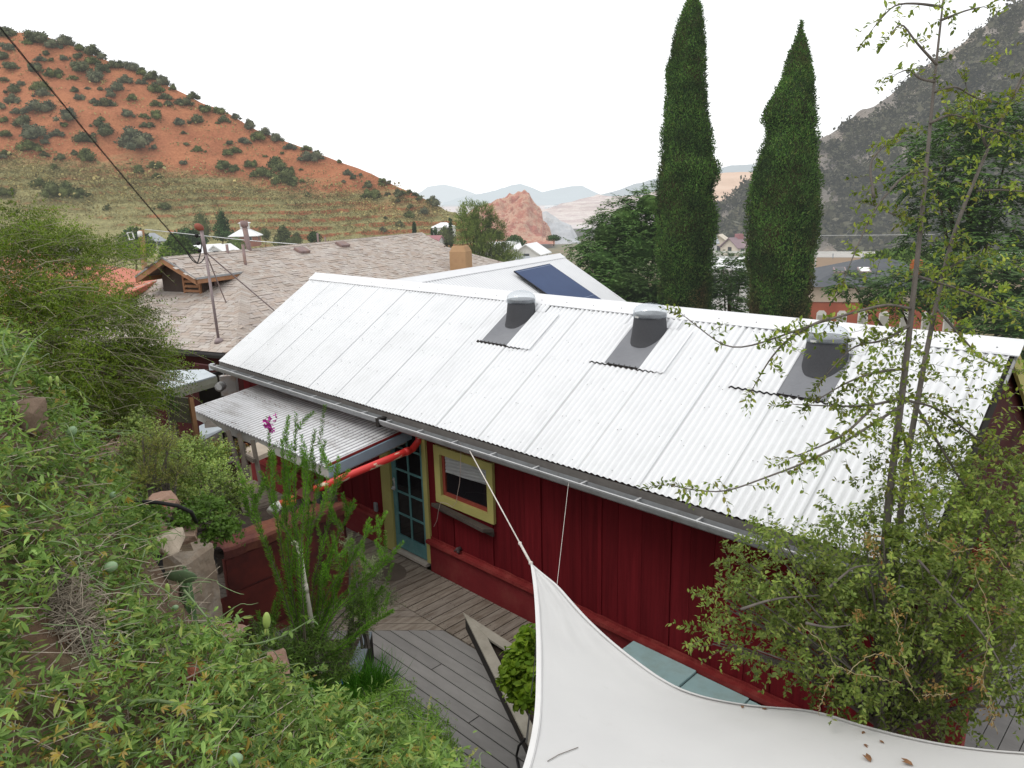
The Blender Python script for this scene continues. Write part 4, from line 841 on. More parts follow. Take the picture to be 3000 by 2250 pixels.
hd = MB(); hd.lathe((dx0 + .045, y0 - .004, 1.02), [(.028, -.001), (.028, .001)], 12); hd.tube([(dx0 + .045, y0, 1.02), (dx0 + .045, y0 - .05, 1.02), (dx0 + .12, y0 - .055, 1.02)], .010, 8); hd.tube([(dx0 + .045, y0, 1.02), (dx0 + .045, y0 - .03, 1.02)], .026, 12); hd.tube([(dx0 + .045, y0, 1.14), (dx0 + .045, y0 - .02, 1.14)], .02, 12); hd.box(dx0 + .028, dx0 + .062, y0 - .006, y0, .99, 1.17); hd.build("handle", m_galv, door, smooth=True)
MB().box(4.58, 5.36, OV - .06, OV + .04, .03, .075).build("threshold", surf("pale_threshold", (.42, .38, .33), (.3, .27, .24), 6, .7), cot)
MB().box(4.585, 5.355, OV + .045, OV + .06, .0, 2.2).build("door_backing", m_dark, cot)
# window ----------------------------------------------------------------------
wt = MB(); a, b, c_, d_ = WINX[0], WINX[1], WINZ[0], WINZ[1]; tw = .11
wt.box(a, b, OV - .032, OV + .02, d_ - tw, d_); wt.box(a, b, OV - .032, OV + .02, c_, c_ + tw); wt.box(a, a + tw, OV - .030, OV + .02, c_ + tw, d_ - tw); wt.box(b - tw, b, OV - .030, OV + .02, c_ + tw, d_ - tw)
win = wt.build("window", m_yel, cot)
a += tw; b -= tw; c_ += tw; d_ -= tw; sf = MB(); f1 = .05
sf.box(a, b, OV + .012, OV + .04, c_, c_ + f1); sf.box(a, a + f1, OV + .012, OV + .04, c_ + f1, d_); sf.box(b - .012, b, OV + .012, OV + .04, c_ + f1, d_); sf.box(a + f1, b - .012, OV + .012, OV + .04, d_ - .02, d_)
sf.build("sash", surf("red_brown_sash", (.28, .06, .04), (.2, .04, .03), 6, .6), win)
MB().box(a + f1, b - .012, OV + .034, OV + .040, c_ + f1, d_ - .02).build("pane", m_glass, win)
bl = MB(); n = 26; bl.grid([[(a + f1 + .004 + (b - a - f1 - .02) * i / 10, OV + .026 + .004 * math.sin(j * 1.2 + i), d_ - .02 - (d_ - c_) * (.40 - .05 * i / 10) * j / n) for i in range(11)] for j in range(n + 1)])
m_blind = surf("pale_blind_fabric", (.42, .43, .43), (.30, .31, .32), 6, .9, .6, 30, stretch=(.3, .3, 9), bdist=.01); bl.build("blind", m_blind, win)
MB().box(a - .1, b + .1, OV + .06, OV + .07, c_ - .1, d_ + .1).build("window_backing", m_dark, win)
sl = MB(); sl.prism([(5.66, OV - .03, 1.03), (6.74, OV - .03, .985), (6.66, OV - .15, 1.0), (5.64, OV - .13, 1.055)], (0, 0, .05)); sl.prism([(5.66, OV - .035, .965), (6.72, OV - .035, .92), (6.72, OV - .035, .985), (5.66, OV - .035, 1.03)], (0, .03, 0))
sl.build("window_shelf", surf("old_dark_board", (.085, .07, .06), (.045, .038, .033), 6, .9, .5, 25, bdist=.005), cot, bevel=.004)
# small fixtures
ou = MB(); q = PY(1104, 1482, OV); ou.box(q[0] - .035, q[0] + .04, OV - .04, OV, q[2] - .08, q[2] + .06); o = ou.build("outlet_cover", surf("grey_plastic", (.22, .23, .24), None, 9, .5), cot, bevel=.012)
q = PY(1349, 1607, OV); lf_ = MB(); lf_.ball((q[0], OV - .045, q[2]), .034, 12, 8); lf_.ball((q[0] + .03, OV - .065, q[2] - .015), .022, 10, 6); lf_.tube([(q[0], OV, q[2]), (q[0], OV - .05, q[2])], .03, 10); lf_.tube([(q[0] - .02, OV - .05, q[2]), (q[0] - .05, OV - .07, q[2] - .03)], .010, 6); lf_.build("spotlight", surf("dark_fixture", (.07, .05, .05), None, 5, .6), cot, smooth=True)
# red downspout -----------------------------------------------------------------
m_pipe = surf("red_pipe_paint", (.62, .035, .03), (.52, .03, .03), 4, .45, .1, dirt=(.68, .58, .42), dscale=3.2, damt=0, spec=.5)
nt = m_pipe.node_tree; bs = nt.nodes['Principled BSDF']; n = tex(nt, pos(nt, (2.0, 1.2, 3)), 2.6, 6, .6); r = ramp(nt, [(.55, (.62, .035, .03)), (.575, (.68, .56, .40))]); nt.links.new(n, r.inputs[0]); nt.links.new(r.outputs[0], bs.inputs['Base Color'])
pA = A3(5.22, -.10, ZE - .16); pB = A3(5.24, -.12, ZE - .24); 
def atx(u, v, x): r_ = ray(u, v); return CAM + r_ * ((x - CAM[0]) / r_[0])
p1 = atx(1205, 1318, 5.24); p2 = atx(935, 1428, 5.22)
pc = [atx(1228, 1268, 5.33), atx(1226, 1292, 5.33), atx(1208, 1316, 5.33)]; pe = atx(922, 1434, 5.33); print('PIPE', pc, pe)
dirp = nrm(pe - pc[-1]); dp = MB(); dp.tube(pc + [pc[-1] + dirp * .1, pe], .047, 16); ds = dp.build("downspout", m_pipe, cot, smooth=True)
MB().tube([pc[-1] + dirp * .05, pc[-1] + dirp * .13], .053, 16).build("pipe_collar", m_pipe, ds, smooth=True)
# hanging cord on the window side
cd = MB(); pts = [PY(1349, 1300, -.1)] + [PY(900 + x * .40687, 1150 + y * .40687, -.05 + k * .03) for k, (x, y) in enumerate([(1107, 440), (1103, 560), (1098, 650), (1080, 740), (1075, 790), (1045, 825), (1010, 800), (960, 790), (945, 850), (935, 920), (912, 965)])]
tag(cd.tube(pts, .0035, 4).build("hanging_cord", surf("pale_string", (.45, .36, .32), None, 9, .8)), "thin pale cord dangling from the gutter across the window", "cord")

# ================================================================== patio cover
pc_ = thing("patio_cover", "small lean-to of clear corrugated plastic over the deck beside the teal door", "awning", (3, -.3, 1.9))
X0, X1, YB, YF, ZB, ZF = .97, 5.10, OV - .01, -.92, 1.99, 1.815
m_poly, nt, bs = _mk("cloudy_corrugated_plastic"); n = tex(nt, pos(nt, (.5, 3, 1)), 2.5, 6, .65); r = ramp(nt, [(.32, (.55, .53, .52)), (.48, (.80, .80, .81)), (.7, (.9, .9, .92))]); nt.links.new(n, r.inputs[0])
g_ = N_(nt, "ShaderNodeNewGeometry"); sx_ = N_(nt, "ShaderNodeSeparateXYZ"); nt.links.new(g_.outputs["Position"], sx_.inputs[0]); s1_ = N_(nt, "ShaderNodeMath", operation="MULTIPLY_ADD"); s1_.inputs[1].default_value = 2 * math.pi / .092; s1_.inputs[2].default_value = -2 * math.pi * X0 / .092; nt.links.new(sx_.outputs[0], s1_.inputs[0]); s2_ = N_(nt, "ShaderNodeMath", operation="SINE"); nt.links.new(s1_.outputs[0], s2_.inputs[0]); s3_ = ramp(nt, [(.2, (.22, .215, .23)), (.6, (1, 1, 1))]); s4_ = N_(nt, "ShaderNodeMath", operation="MULTIPLY_ADD"); s4_.inputs[1].default_value = .5; s4_.inputs[2].default_value = .5; nt.links.new(s2_.outputs[0], s4_.inputs[0]); nt.links.new(s4_.outputs[0], s3_.inputs[0]); nt.links.new(mix(nt, r.outputs[0], s3_.outputs[0], 1., "MULTIPLY"), bs.inputs["Base Color"])  # rib shading painted into the plastic as stripes, dark in the troughs
bs.inputs['Roughness'].default_value = .22; bs.inputs['Specular IOR Level'].default_value = .7; tr_ = N_(nt, 'ShaderNodeBsdfTransparent'); tr_.inputs[0].default_value = (.85, .87, .9, 1); mx = N_(nt, 'ShaderNodeMixShader'); mx.inputs[0].default_value = .18
nt.links.new(bs.outputs[0], mx.inputs[1]); nt.links.new(tr_.outputs[0], mx.inputs[2]); nt.links.new(mx.outputs[0], nt.nodes['Material Output'].inputs[0])
PP_ = lambda x, t, o=0: A3(x, YB + (YF - .06 - YB) * t, ZB + (ZF - .008 - ZB) * t + o)
n = int((X1 - X0) / .092 * 8); g = [[PP_(X0 + (X1 - X0) * i / n, t, .016 * math.sin(2 * math.pi * (X1 - X0) * i / n / .092) + .003 * math.sin(t * 9 + i * .02)) for i in range(n + 1)] for t in (0, .2, .4, .6, .8, 1)]
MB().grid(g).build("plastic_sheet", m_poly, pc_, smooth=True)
m_wp = surf("weathered_white_paint", (.52, .51, .49), (.40, .39, .37), 5, .8, .4, 30, bdist=.004, dirt=(.26, .24, .21), dscale=7, damt=.6)
m_bluep = surf("grey_blue_paint", (.24, .33, .39), (.19, .27, .33), 3, .7, .2)
MB().box(X0 + .03, X1 - .0, YF - .03, YF + .0, ZF - .165, ZF - .017).build("front_fascia", m_wp, pc_)
sb = MB(); sb.prism([(X1 + .005, YB, ZB - .13), (X1 + .005, YF - .03, ZF - .14), (X1 + .005, YF - .03, ZF - .005), (X1 + .005, YB, ZB - .005)], (.035, 0, 0)); sb.build("side_board", m_bluep, pc_)
sb = MB(); sb.prism([(X1 + .002, YB, ZB + .0), (X1 + .002, YF - .03, ZF + .0), (X1 + .002, YF - .03, ZF + .03), (X1 + .002, YB, ZB + .03)], (.012, 0, 0)); sb.build("trim_strip", m_redt, pc_)
sb = MB(); sb.prism([(X1 - .05, YB, ZB + .012), (X1 - .05, YF - .05, ZF + .014), (X1 - .01, YF - .05, ZF + .022), (X1 - .01, YB, ZB + .020)], (0, 0, .006)); sb.build("edge_flashing", m_gutlip, pc_)
for t in (.02, .36, .70, .95): 
    q0, q1 = PP_(X0 + .03, t, -.06), PP_(X1 - .01, t, -.06); MB().beam(q0, q1, .045, .075).build("purlin", m_wp, pc_)
for k in range(6): x = X0 + .05 + k * .8; MB().beam(PP_(x, .02, -.15), PP_(x, .97, -.15), .04, .09).build("rafter", m_wp, pc_)
db = MB()
for k in range(160):
    x = random.uniform(X0, X1); t = random.choice([.36, .36, .36, .72, .05, .93]) + random.gauss(0, .018); q = PP_(x, t, .012); db.obox(q, RH * random.uniform(.002, .008), FH * random.uniform(.002, .005), A3(0, 0, .003))
db.build("leaf_litter", surf("brown_litter", (.22, .12, .08), (.12, .07, .05), 9, .9), pc_)
m_post = surf("grey_brown_post", (.115, .098, .08), (.06, .05, .04), 6, .9, .6, 18, stretch=(2, 2, .4), bdist=.006)
m_black = surf("black_painted_post", (.018, .017, .017), None, 5, .6)
for x, dx, m_ in ((5.02, 0, m_post), (2.1, 0, m_post)): MB().box(x - .045, x + .045, YF + .0, YF + .085, -.15, ZF - .05).build("post", m_, pc_)
MB().tube([(4.90, -1.0, ZF - .22), (4.90, -1.0, -.1)], .04, 12).build("drain_pipe", m_black, pc_, smooth=True)
br = MB(); q = A3(5.03, YF + .03, ZF - .19); br.box(5.02, 5.10, YF - .0, YF + .09, ZF - .24, ZF - .14); br.build("bracket", m_gutlip, pc_)
# white and red pipe scraps left of the cover
ex = thing("pipe_elbow", "broken white and orange drain pipe end lying on the rusty planter rim", "pipe", PD(800, 1480, 6.0)); MB().tube([PD(862, 1462, 5.9), PD(822, 1478, 5.9)], .034, 12).build("orange_section", surf("orange_red_pipe", (.60, .10, .05), (.5, .08, .04), 5, .5), ex, smooth=True); MB().tube([PD(822, 1478, 5.9), PD(805, 1488, 5.88), PD(795, 1502, 5.85)], [.036, .04, .043], 12).build("white_elbow", surf("white_pvc", (.72, .71, .68), (.6, .59, .56), 8, .5), ex, smooth=True)
# ================================================================== rear wing with its own metal roof, solar panel
wing = thing("metal_roof_wing", "second building with a white corrugated roof behind the cottage ridge", "house", (-3, 9, -2))
W1 = PZ(1181, 818, 3.0); Wp = PZ(1640, 744, 3.0); rd_ = nrm(Wp - W1); W0 = W1 - rd_ * 2.6; LW = np.linalg.norm(Wp - W0); sd_ = A3(rd_[1], -rd_[0], 0); pit = math.radians(31.5)
dn = sd_ * math.cos(pit) - A3(0, 0, math.sin(pit)); dn2 = -sd_ * math.cos(pit) - A3(0, 0, math.sin(pit)); nw = nrm(np.cross(dn, rd_)); nw = nw if nw[2] > 0 else -nw
nw2 = nrm(np.cross(dn2, rd_)); nw2 = nw2 if nw2[2] > 0 else -nw2
WS = 3.2
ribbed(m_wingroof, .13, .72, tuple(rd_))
def wcorr(mb, dnv, nv):
    n = int(LW / .13 * 8); mb.grid([[W0 + rd_ * (LW * i / n) + dnv * s + nv * .018 * math.sin(2 * math.pi * ((W0 @ rd_) + LW * i / n) / .13) for i in range(n + 1)] for s in (.2, WS / 2, WS)])
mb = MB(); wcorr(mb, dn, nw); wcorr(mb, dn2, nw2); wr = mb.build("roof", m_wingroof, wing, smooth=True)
mb = MB(); mb.grid([[W0 + rd_ * x + q for x in (0, LW / 2, LW + .03)] for q in (dn * .27 + nw * .016, dn * .27 + nw * .02, dn * .02 + nw * .02, A3(0, 0, .03), dn2 * .02 + nw2 * .02, dn2 * .27 + nw2 * .016)]); mb.build("ridge_cap", m_ridge, wing)
mb = MB(); ww = WS - .4
ft = W0 + rd_ * LW; c5_ = [W0 + dn * ww, ft + dn * ww, ft + dn2 * ww, W0 + dn2 * ww]
for s in (0, 1):
    e = ft - rd_ * .12 if s else W0 + rd_ * .12; P3 = [e + dn * ww, e + dn2 * ww, e - A3(0, 0, .08)]; bb = [A3(q[0], q[1], -5) for q in P3[:2]]; mb.prism([bb[0], bb[1], P3[1], P3[2], P3[0]], rd_ * (-.05 if s else .05))
for q in (dn, dn2): a_, b_ = W0 + q * ww, ft + q * ww; mb.prism([A3(a_[0], a_[1], -5), A3(b_[0], b_[1], -5), b_ - A3(0, 0, .05), a_ - A3(0, 0, .05)], -sd_ * .05 if q is dn else sd_ * .05)
mb.build("wall", m_redw, wing)
mb = MB(); mb.prism([ft + nw * -.02, ft + dn * WS - nw * .02, ft + dn * WS - nw * .12, ft - nw * .12], rd_ * .03); mb.build("rake_board", m_wp, wing)
sp = thing("solar_panel", "dark blue solar panel raised on feet above the white corrugated roof", "solar panel", PD(1650, 820, 14)); Pn = W0 + nw * .16
cnr = [PN(1506, 793.5, Pn, nw), PN(1610, 772, Pn, nw)]; ex_ = nrm(cnr[1] - cnr[0]); wpn = np.linalg.norm(cnr[1] - cnr[0]); ey_ = dn
lowr = PN(1751, 869, Pn, nw); hpn = max(1.6, (lowr - cnr[1]) @ dn + .35); ey_ = nrm(lowr - cnr[1])
pa = cnr[0]; m_pv = surf("blue_solar_cells", (.035, .065, .155), (.030, .055, .135), 2, .45, spec=.12); m_pvf = surf("dark_panel_frame", (.03, .03, .035), None, 3, .4); m_pvl = surf("panel_line", (.35, .42, .55), None, 3, .5)
ez_ = nrm(np.cross(ex_, ey_)); ez_ = ez_ if ez_[2] > 0 else -ez_
mb = MB(); mb.prism([pa, pa + ex_ * wpn, pa + ex_ * wpn + ey_ * hpn, pa + ey_ * hpn], -ez_ * .045); mb.build("panel_frame", m_pvf, sp)
MB().prism([pa + ex_ * .02 + ey_ * .02, pa + ex_ * (wpn - .02) + ey_ * .02, pa + ex_ * (wpn - .02) + ey_ * (hpn - .02), pa + ex_ * .02 + ey_ * (hpn - .02)], ez_ * .003).build("cell_glass", m_pv, sp)
ln = MB()
for f in (.03, .80): ln.prism([pa + ex_ * .06 + ey_ * hpn * f + ez_ * .004, pa + ex_ * (wpn - .06) + ey_ * hpn * f + ez_ * .004, pa + ex_ * (wpn - .06) + ey_ * (hpn * f + .012) + ez_ * .004, pa + ex_ * .06 + ey_ * (hpn * f + .012) + ez_ * .004], ez_ * .002)
ln.build("busbar_line", m_pvl, sp)
for a_, b_ in ((.1, .35), (.1, .8), (.9, .35), (.9, .8)): q = pa + ex_ * wpn * a_ + ey_ * hpn * b_; MB().tube([q - ez_ * .04, q - nw * .17], .014, 6).build("foot", m_gut, sp)
# ================================================================== neighbour's shingle-roofed house
bear = math.radians(-20); er = A3(math.sin(bear), math.cos(bear), 0); gl_ = A3(-math.cos(bear), math.sin(bear), 0); Zu = A3(0, 0, 1)
K1 = PD(690, 1037, 17); s1, s2 = 5.0, 4.25; hh = s2 * math.tan(math.radians(25)); PK = K1 + gl_ * s2 + er * s1 + Zu * hh
K0 = K1 + gl_ * 2 * s2                     # far end of the hip-end gutter
def pxy(P): d = P - CAM; z = d @ FW; return 1500 + F * (d @ RT) / z, 1125 - F * (d @ UP) / z
# far end: hip line must run through (1466,766)
best = None
for l2 in np.arange(6, 26, .25):
    P2 = PK + er * l2; Kf = P2 + er * s1 - gl_ * s2 - Zu * hh
    for t in np.linspace(0, 1, 30):
        q = pxy(P2 + (Kf - P2) * t); e = abs(q[0] - 1440) * .5 + abs(q[1] - 761)
        if best is None or e < best[0]: best = (e, l2)
l2 = best[1]; P2 = PK + er * l2
K2 = P2 + er * s1 - gl_ * s2 - Zu * hh; K3 = P2 + er * s1 + gl_ * s2 - Zu * hh
sh = thing("shingle_house", "neighbouring house with a large pinkish tan shingle roof and stucco chimney", "house", (K1[0], K1[1], -3))
m_sh, nt, bs = _mk("tan_asphalt_shingle"); gi = N_(nt, 'ShaderNodeNewGeometry'); r = ramp(nt, [(0, (.38, .31, .265)), (.3, (.43, .375, .33)), (.6, (.41, .36, .33)), (.85, (.47, .43, .39)), (1, (.35, .29, .25))]); nt.links.new(gi.outputs['Random Per Island'], r.inputs[0])
n = tex(nt, pos(nt), .8, 6, .7); r2 = ramp(nt, [(.3, (.86,) * 3), (.7, (1.1,) * 3)]); nt.links.new(n, r2.inputs[0]); nt.links.new(mix(nt, r.outputs[0], r2.outputs[0], 1, 'MULTIPLY'), bs.inputs['Base Color']); bs.inputs['Roughness'].default_value = .95; bs.inputs['Specular IOR Level'].default_value = .15
bump(nt, bs, tex(nt, pos(nt), 90, 3, .7), .5, .004)
m_shu = surf("shingle_underlay", (.17, .13, .115), None, 3, .95)
def inpoly(x, y, poly):
    c = False; n = len(poly); j = n - 1
    for i in range(n):
        if (poly[i][1] > y) != (poly[j][1] > y) and x < (poly[j][0] - poly[i][0]) * (y - poly[i][1]) / (poly[j][1] - poly[i][1]) + poly[i][0]: c = not c
        j = i
    return c
def shingle_plane(mb, under, P, eave, upd, tabw=.25, exp=.118):
    """P polygon world points; eave dir, up-slope dir"""
    O = P[0]; ev = nrm(eave); up_ = nrm(upd); nn = nrm(np.cross(ev, up_)); nn = nn if nn[2] > 0 else -nn
    pl = [((q - O) @ ev, (q - O) @ up_) for q in P]; under.poly(P); xs = [a for a, b in pl]; ys_ = [b for a, b in pl]
    r_ = 0; y = min(ys_)
    while y < max(ys_):
        x = min(xs) - random.uniform(0, tabw)
        while x < max(xs):
            w_ = tabw * random.choice([.55, .8, 1, 1.3]); 
            if inpoly(x + w_ / 2, y + exp * .5, pl):
                h0 = random.choice([.007, .007, .010, .024]); a = O + ev * (x + .006) + up_ * y; b = O + ev * (x + w_ - .006) + up_ * y
                mb.add([a + nn * h0, b + nn * h0, b + up_ * exp * 1.04 + nn * .004, a + up_ * exp * 1.04 + nn * .004, a, b], [(0, 1, 2, 3), (4, 5, 1, 0), (4, 0, 3), (1, 5, 2)])
            x += w_
        y += exp; r_ += 1
mb = MB(); un = MB(); ovr = lambda q: q
g_in = 1.15                      # gablet half width
def on_side(half, along, sign=1): return PK + er * along - gl_ * half * sign - Zu * half * math.tan(math.radians(25))
A_out = -3.05; B_out = l2 + 1.7
# near long side
shingle_plane(mb, un, [K1, K2, P2, PK], er, -(-gl_ * s2 - Zu * hh))
shingle_plane(mb, un, [K0, K3, P2, PK], er, (-gl_ * s2 + Zu * hh))
fr_ = g_in / s2
Ha, Hb = K0 + (PK - K0) * (1 - fr_), K1 + (PK - K1) * (1 - fr_)
shingle_plane(mb, un, [K1, K0, Ha, Hb], gl_, er * s1 + Zu * hh)
Hc, Hd = K2 + (P2 - K2) * (1 - fr_), K3 + (P2 - K3) * (1 - fr_)
shingle_plane(mb, un, [K2, K3, Hd, Hc], gl_, -er * s1 + Zu * hh)
# gablets at both ends
for a0, a1 in ((A_out, .12), (l2 - .12, B_out)):
    for sg in (1, -1):
        shingle_plane(mb, un, [on_side(g_in, a0, sg), on_side(g_in, a1, sg), on_side(0, a1), on_side(0, a0)], er, gl_ * sg * g_in + Zu * g_in * math.tan(math.radians(25)))
ro = mb.build("roof", m_sh, sh); un.build("roof_underlay", m_shu, ro)
m_orw = surf("orange_brown_fascia", (.36, .19, .105), (.27, .135, .075), 3, .8, .3)
dd = -Zu * .14
for a0, a1, e in ((A_out, -1.3, A_out), (l2 + 1.3, B_out, B_out)):
    fs_ = MB()
    for sg in (1, -1):
        fs_.prism([on_side(g_in, a0, sg) - Zu * .015, on_side(g_in, a1, sg) - Zu * .015, on_side(g_in, a1, sg) + dd, on_side(g_in, a0, sg) + dd], gl_ * sg * .03)
        fs_.prism([on_side(g_in, e, sg) - Zu * .012, on_side(0, e) - Zu * .012, on_side(0, e) + dd * 1.2, on_side(g_in, e, sg) + dd * 1.2], er * .04 * (1 if e < 0 else -1))
    fs_.build("fascia", m_orw, sh)
dr = MB()
for sg in (1, -1):
    dr.prism([on_side(g_in + .01, A_out, sg) + Zu * .035, on_side(g_in + .01, -1.35, sg) + Zu * .035, on_side(g_in + .01, -1.35, sg) - Zu * .02, on_side(g_in + .01, A_out, sg) - Zu * .02], -gl_ * sg * .015)
    dr.prism([on_side(g_in, A_out, sg) + Zu * .03, on_side(0, A_out) + Zu * .03, on_side(0, A_out) - Zu * .02, on_side(g_in, A_out, sg) - Zu * .02], -er * .015)
dr.build("drip_edge", m_gut, sh)
m_gw = surf("dark_gablet_wall", (.085, .065, .055), (.06, .045, .04), 3, .9, .3)
wa = MB(); gb_ = g_in - .38; e = er * (-2.1); q = PK + e
z_end = lambda a: (K1 + er * 0)[2]
wl_ = MB(); P_ = [PK + er * -2.5 - gl_ * gb_ - Zu * 2.4, PK + er * -2.5 + gl_ * gb_ - Zu * 2.4, PK + er * -2.5 + gl_ * gb_ - Zu * (gb_ * .466 + .05), PK + er * -2.5 - Zu * .06, PK + er * -2.5 - gl_ * gb_ - Zu * (gb_ * .466 + .05)]
wl_.prism(P_, er * 2.7); gw = wl_.build("gablet_wall", m_gw, sh)
lv = MB(); lb = PK + er * -2.53 - gl_ * .1
for k in range(5): lv.obox(lb - Zu * (.42 + k * .13) - gl_ * .30, gl_ * .26, er * .035, Zu * .032 + er * .02)
lv.obox(lb - Zu * .68 - gl_ * .0, gl_ * .03, er * .03, Zu * .36); lv.obox(lb - Zu * .68 - gl_ * .59, gl_ * .03, er * .03, Zu * .36); lv.build("louver_vent", m_orw, gw)
# hip caps
def capline(A, B, n1, w_=.15, lift=.02, name='hip_cap'):
    cp = MB()
    L = np.linalg.norm(B - A); d = (B - A) / L; k = int(L / .14); side = nrm(np.cross(d, Zu))
    for i in range(k):
        a = A + d * (i * .14); b = A + d * (i * .14 + .155); dr_ = -Zu * w_ * .40
        la = lift + .005; cp.add([a - side * w_ + dr_ + Zu * la, a + Zu * (la + .012), a + side * w_ + dr_ + Zu * la, b - side * w_ + dr_ + Zu * lift, b + Zu * (lift + .01), b + side * w_ + dr_ + Zu * lift, a - side * w_ + dr_, a + side * w_ + dr_], [(0, 1, 4, 3), (1, 2, 5, 4), (6, 1, 0), (7, 2, 1)])
    cp.build(name, m_sh, ro)
capline(K1, K1 + (PK - K1) * .83, 0, .24); capline(K0, K0 + (PK - K0) * .8, 0, .2); capline(K2, P2, 0, .18); capline(on_side(0, A_out), on_side(0, B_out), 0, .12, .01, 'ridge_cap')
# gutter and wall
m_maroon = surf("dark_maroon_wall", (.055, .012, .012), (.04, .009, .009), 3, .85, .2)
gt_ = MB(); d = nrm(K0 - K1); pr = [(0, 0), (0, -.11), (-.09, -.11), (-.12, -.04), (-.12, .0), (-.10, .0), (-.10, -.03), (-.08, -.09), (-.02, -.09), (-.02, 0)]
m_dgut = surf("dark_bronze_gutter", (.075, .072, .075), (.05, .048, .05), 4, .45, metal=.3); gt_.prism([K1 - d * .3 + er * a + Zu * (b - .01) for a, b in pr], (K0 - K1) + d * .6); gt_.build("gutter", m_dgut, sh)
wb = MB(); q = [K1 + gl_ * .4 + er * .4, K0 - gl_ * .4 + er * .4, K3 - gl_ * .4 - er * .4, K2 + gl_ * .4 - er * .4]; wb.prism([A3(a[0], a[1], -6) for a in q], (0, 0, K1[2] + 6 - .02)); wb.build("wall", m_maroon, sh)
sn = nrm(np.cross(er, -gl_ * s2 - Zu * hh)); sn = sn if sn[2] > 0 else -sn
hn = nrm(np.cross(gl_, er * s1 + Zu * hh)); hn = hn if hn[2] > 0 else -hn
# chimney
m_stucco = surf("tan_stucco", (.44, .285, .16), (.36, .22, .12), 3, .95, .5, 40, bdist=.01, dirt=(.27, .15, .09), dscale=3, damt=.5)
cb = PN(1352, 800, K1, sn) ; ct = CAM + ray(1350, 720) * (np.linalg.norm((cb - CAM)[:2]) / np.linalg.norm(ray(1350, 720)[:2])); hC = ct[2] - cb[2]; rC = 36 / F * ((cb - CAM) @ FW) * .86
ch = MB(); ang = math.atan2(er[1], er[0]) + .10; oc = lambda r, z, b: [cb + A3(math.cos(ang) * x - math.sin(ang) * y, math.sin(ang) * x + math.cos(ang) * y, z) for x, y in ((-r, -r + b), (-r + b, -r), (r - b, -r), (r, -r + b), (r, r - b), (r - b, r), (-r + b, r), (-r, r - b))]
lv_ = [oc(rC * .82, -1.2, .02), oc(rC * .82, hC * .72, .02), oc(rC * .82, hC * .8, .03), oc(rC * .60, hC, .03), oc(rC * .45, hC + .0, .03), oc(rC * .45, hC - .3, .03)]
ch.add([q for l in lv_ for q in l], [(i * 8 + k, i * 8 + (k + 1) % 8, (i + 1) * 8 + (k + 1) % 8, (i + 1) * 8 + k) for i in range(len(lv_) - 1) for k in range(8)]); ch.build("chimney", m_stucco, sh, bevel=.01)
# pipes and vents
m_pipeb = surf("mauve_brown_pipe", (.27, .20, .195), (.20, .145, .14), 4, .7, .2, dirt=(.34, .2, .12), dscale=5, damt=.4)
def pipe_on(u0, v0, u1, v1, w0, name, lab=None, N=sn, cap=False, back=0):
    a = PN(u0, v0, K1 if N is sn else K1, N); d = (a - CAM) @ FW; b = PD(u1, v1, d); r_ = w0 * d / F / 2; b[:2] = a[:2] + (b[:2] - a[:2]); m_ = MB(); m_.tube([a - Zu * .3, b], r_, 10)
    if cap: m_.tube([b - Zu * .02, b + Zu * .16], r_ * 1.45, 12)
    return m_.build(name, m_pipeb, sh, smooth=True, label=lab)
pipe_on(721, 781, 711, 716, 9, "vent_pipe"); pipe_on(733, 736, 716, 662, 15, "flue_pipe", "thick capped flue pipe at the ridge", cap=True); pipe_on(669, 744, 664, 716, 8, "vent_pipe"); pipe_on(932, 708, 930, 683, 6, "vent_pipe"); pipe_on(954, 704, 952, 694, 4, "vent_pipe")
pipe_on(632, 838, 628, 800, 9, "vent_pipe", N=hn)
for (u, v) in ((884, 737), (1003, 719)):
    c = PN(u, v, K1, sn); upv = nrm(gl_ * s2 + Zu * hh); MB().obox(c + sn * .05, er * .24, upv * .16, sn * .05).build("roof_vent", m_pipeb, sh, bevel=.02)
# service mast with braces
m_mast = surf("grey_mast", (.29, .235, .235), (.21, .165, .165), 4, .5, .1, metal=.3)
mb_ = PN(642, 1001, K1, hn); dM = (mb_ - CAM) @ FW; mt_ = PD(589, 672, dM - .25); ms = MB(); mm_ = PD(603, 745, dM - .2)
ms.tube([mb_ - Zu * .2, mm_], .033, 12); ms.tube([mm_, mt_], .043, 12); mast = ms.build("service_mast", m_mast, sh, smooth=True)
MB().lathe(mb_, [(.12, -.03), (.10, .04), (.055, .09)], 14).build("mast_flashing", m_mast, mast, smooth=True)
wh = MB(); wh.ball(mt_ + RH * -.04 + Zu * .05, .085, 14, 8, axis=nrm(-RH * .8 + Zu * .5), ra=.12); wh.build("weatherhead", surf("rusty_red_cap", (.28, .085, .055), (.2, .06, .04), 8, .6), mast, smooth=True)
for (u, v) in ((662, 886), (805, 911)):
    n_h = hn if u < 700 else sn; q = PN(u, v, K1, n_h); MB().tube([mm_ + (mt_ - mm_) * .1, q], .016, 6).build("mast_brace", m_mast, mast)
ins = MB(); 
for k in range(3): ins.ball(mm_ + (mt_ - mm_) * (.15 + .3 * k) - RH * .13, .05, 8, 6)
ins.build("insulator", m_black, mast, smooth=True)
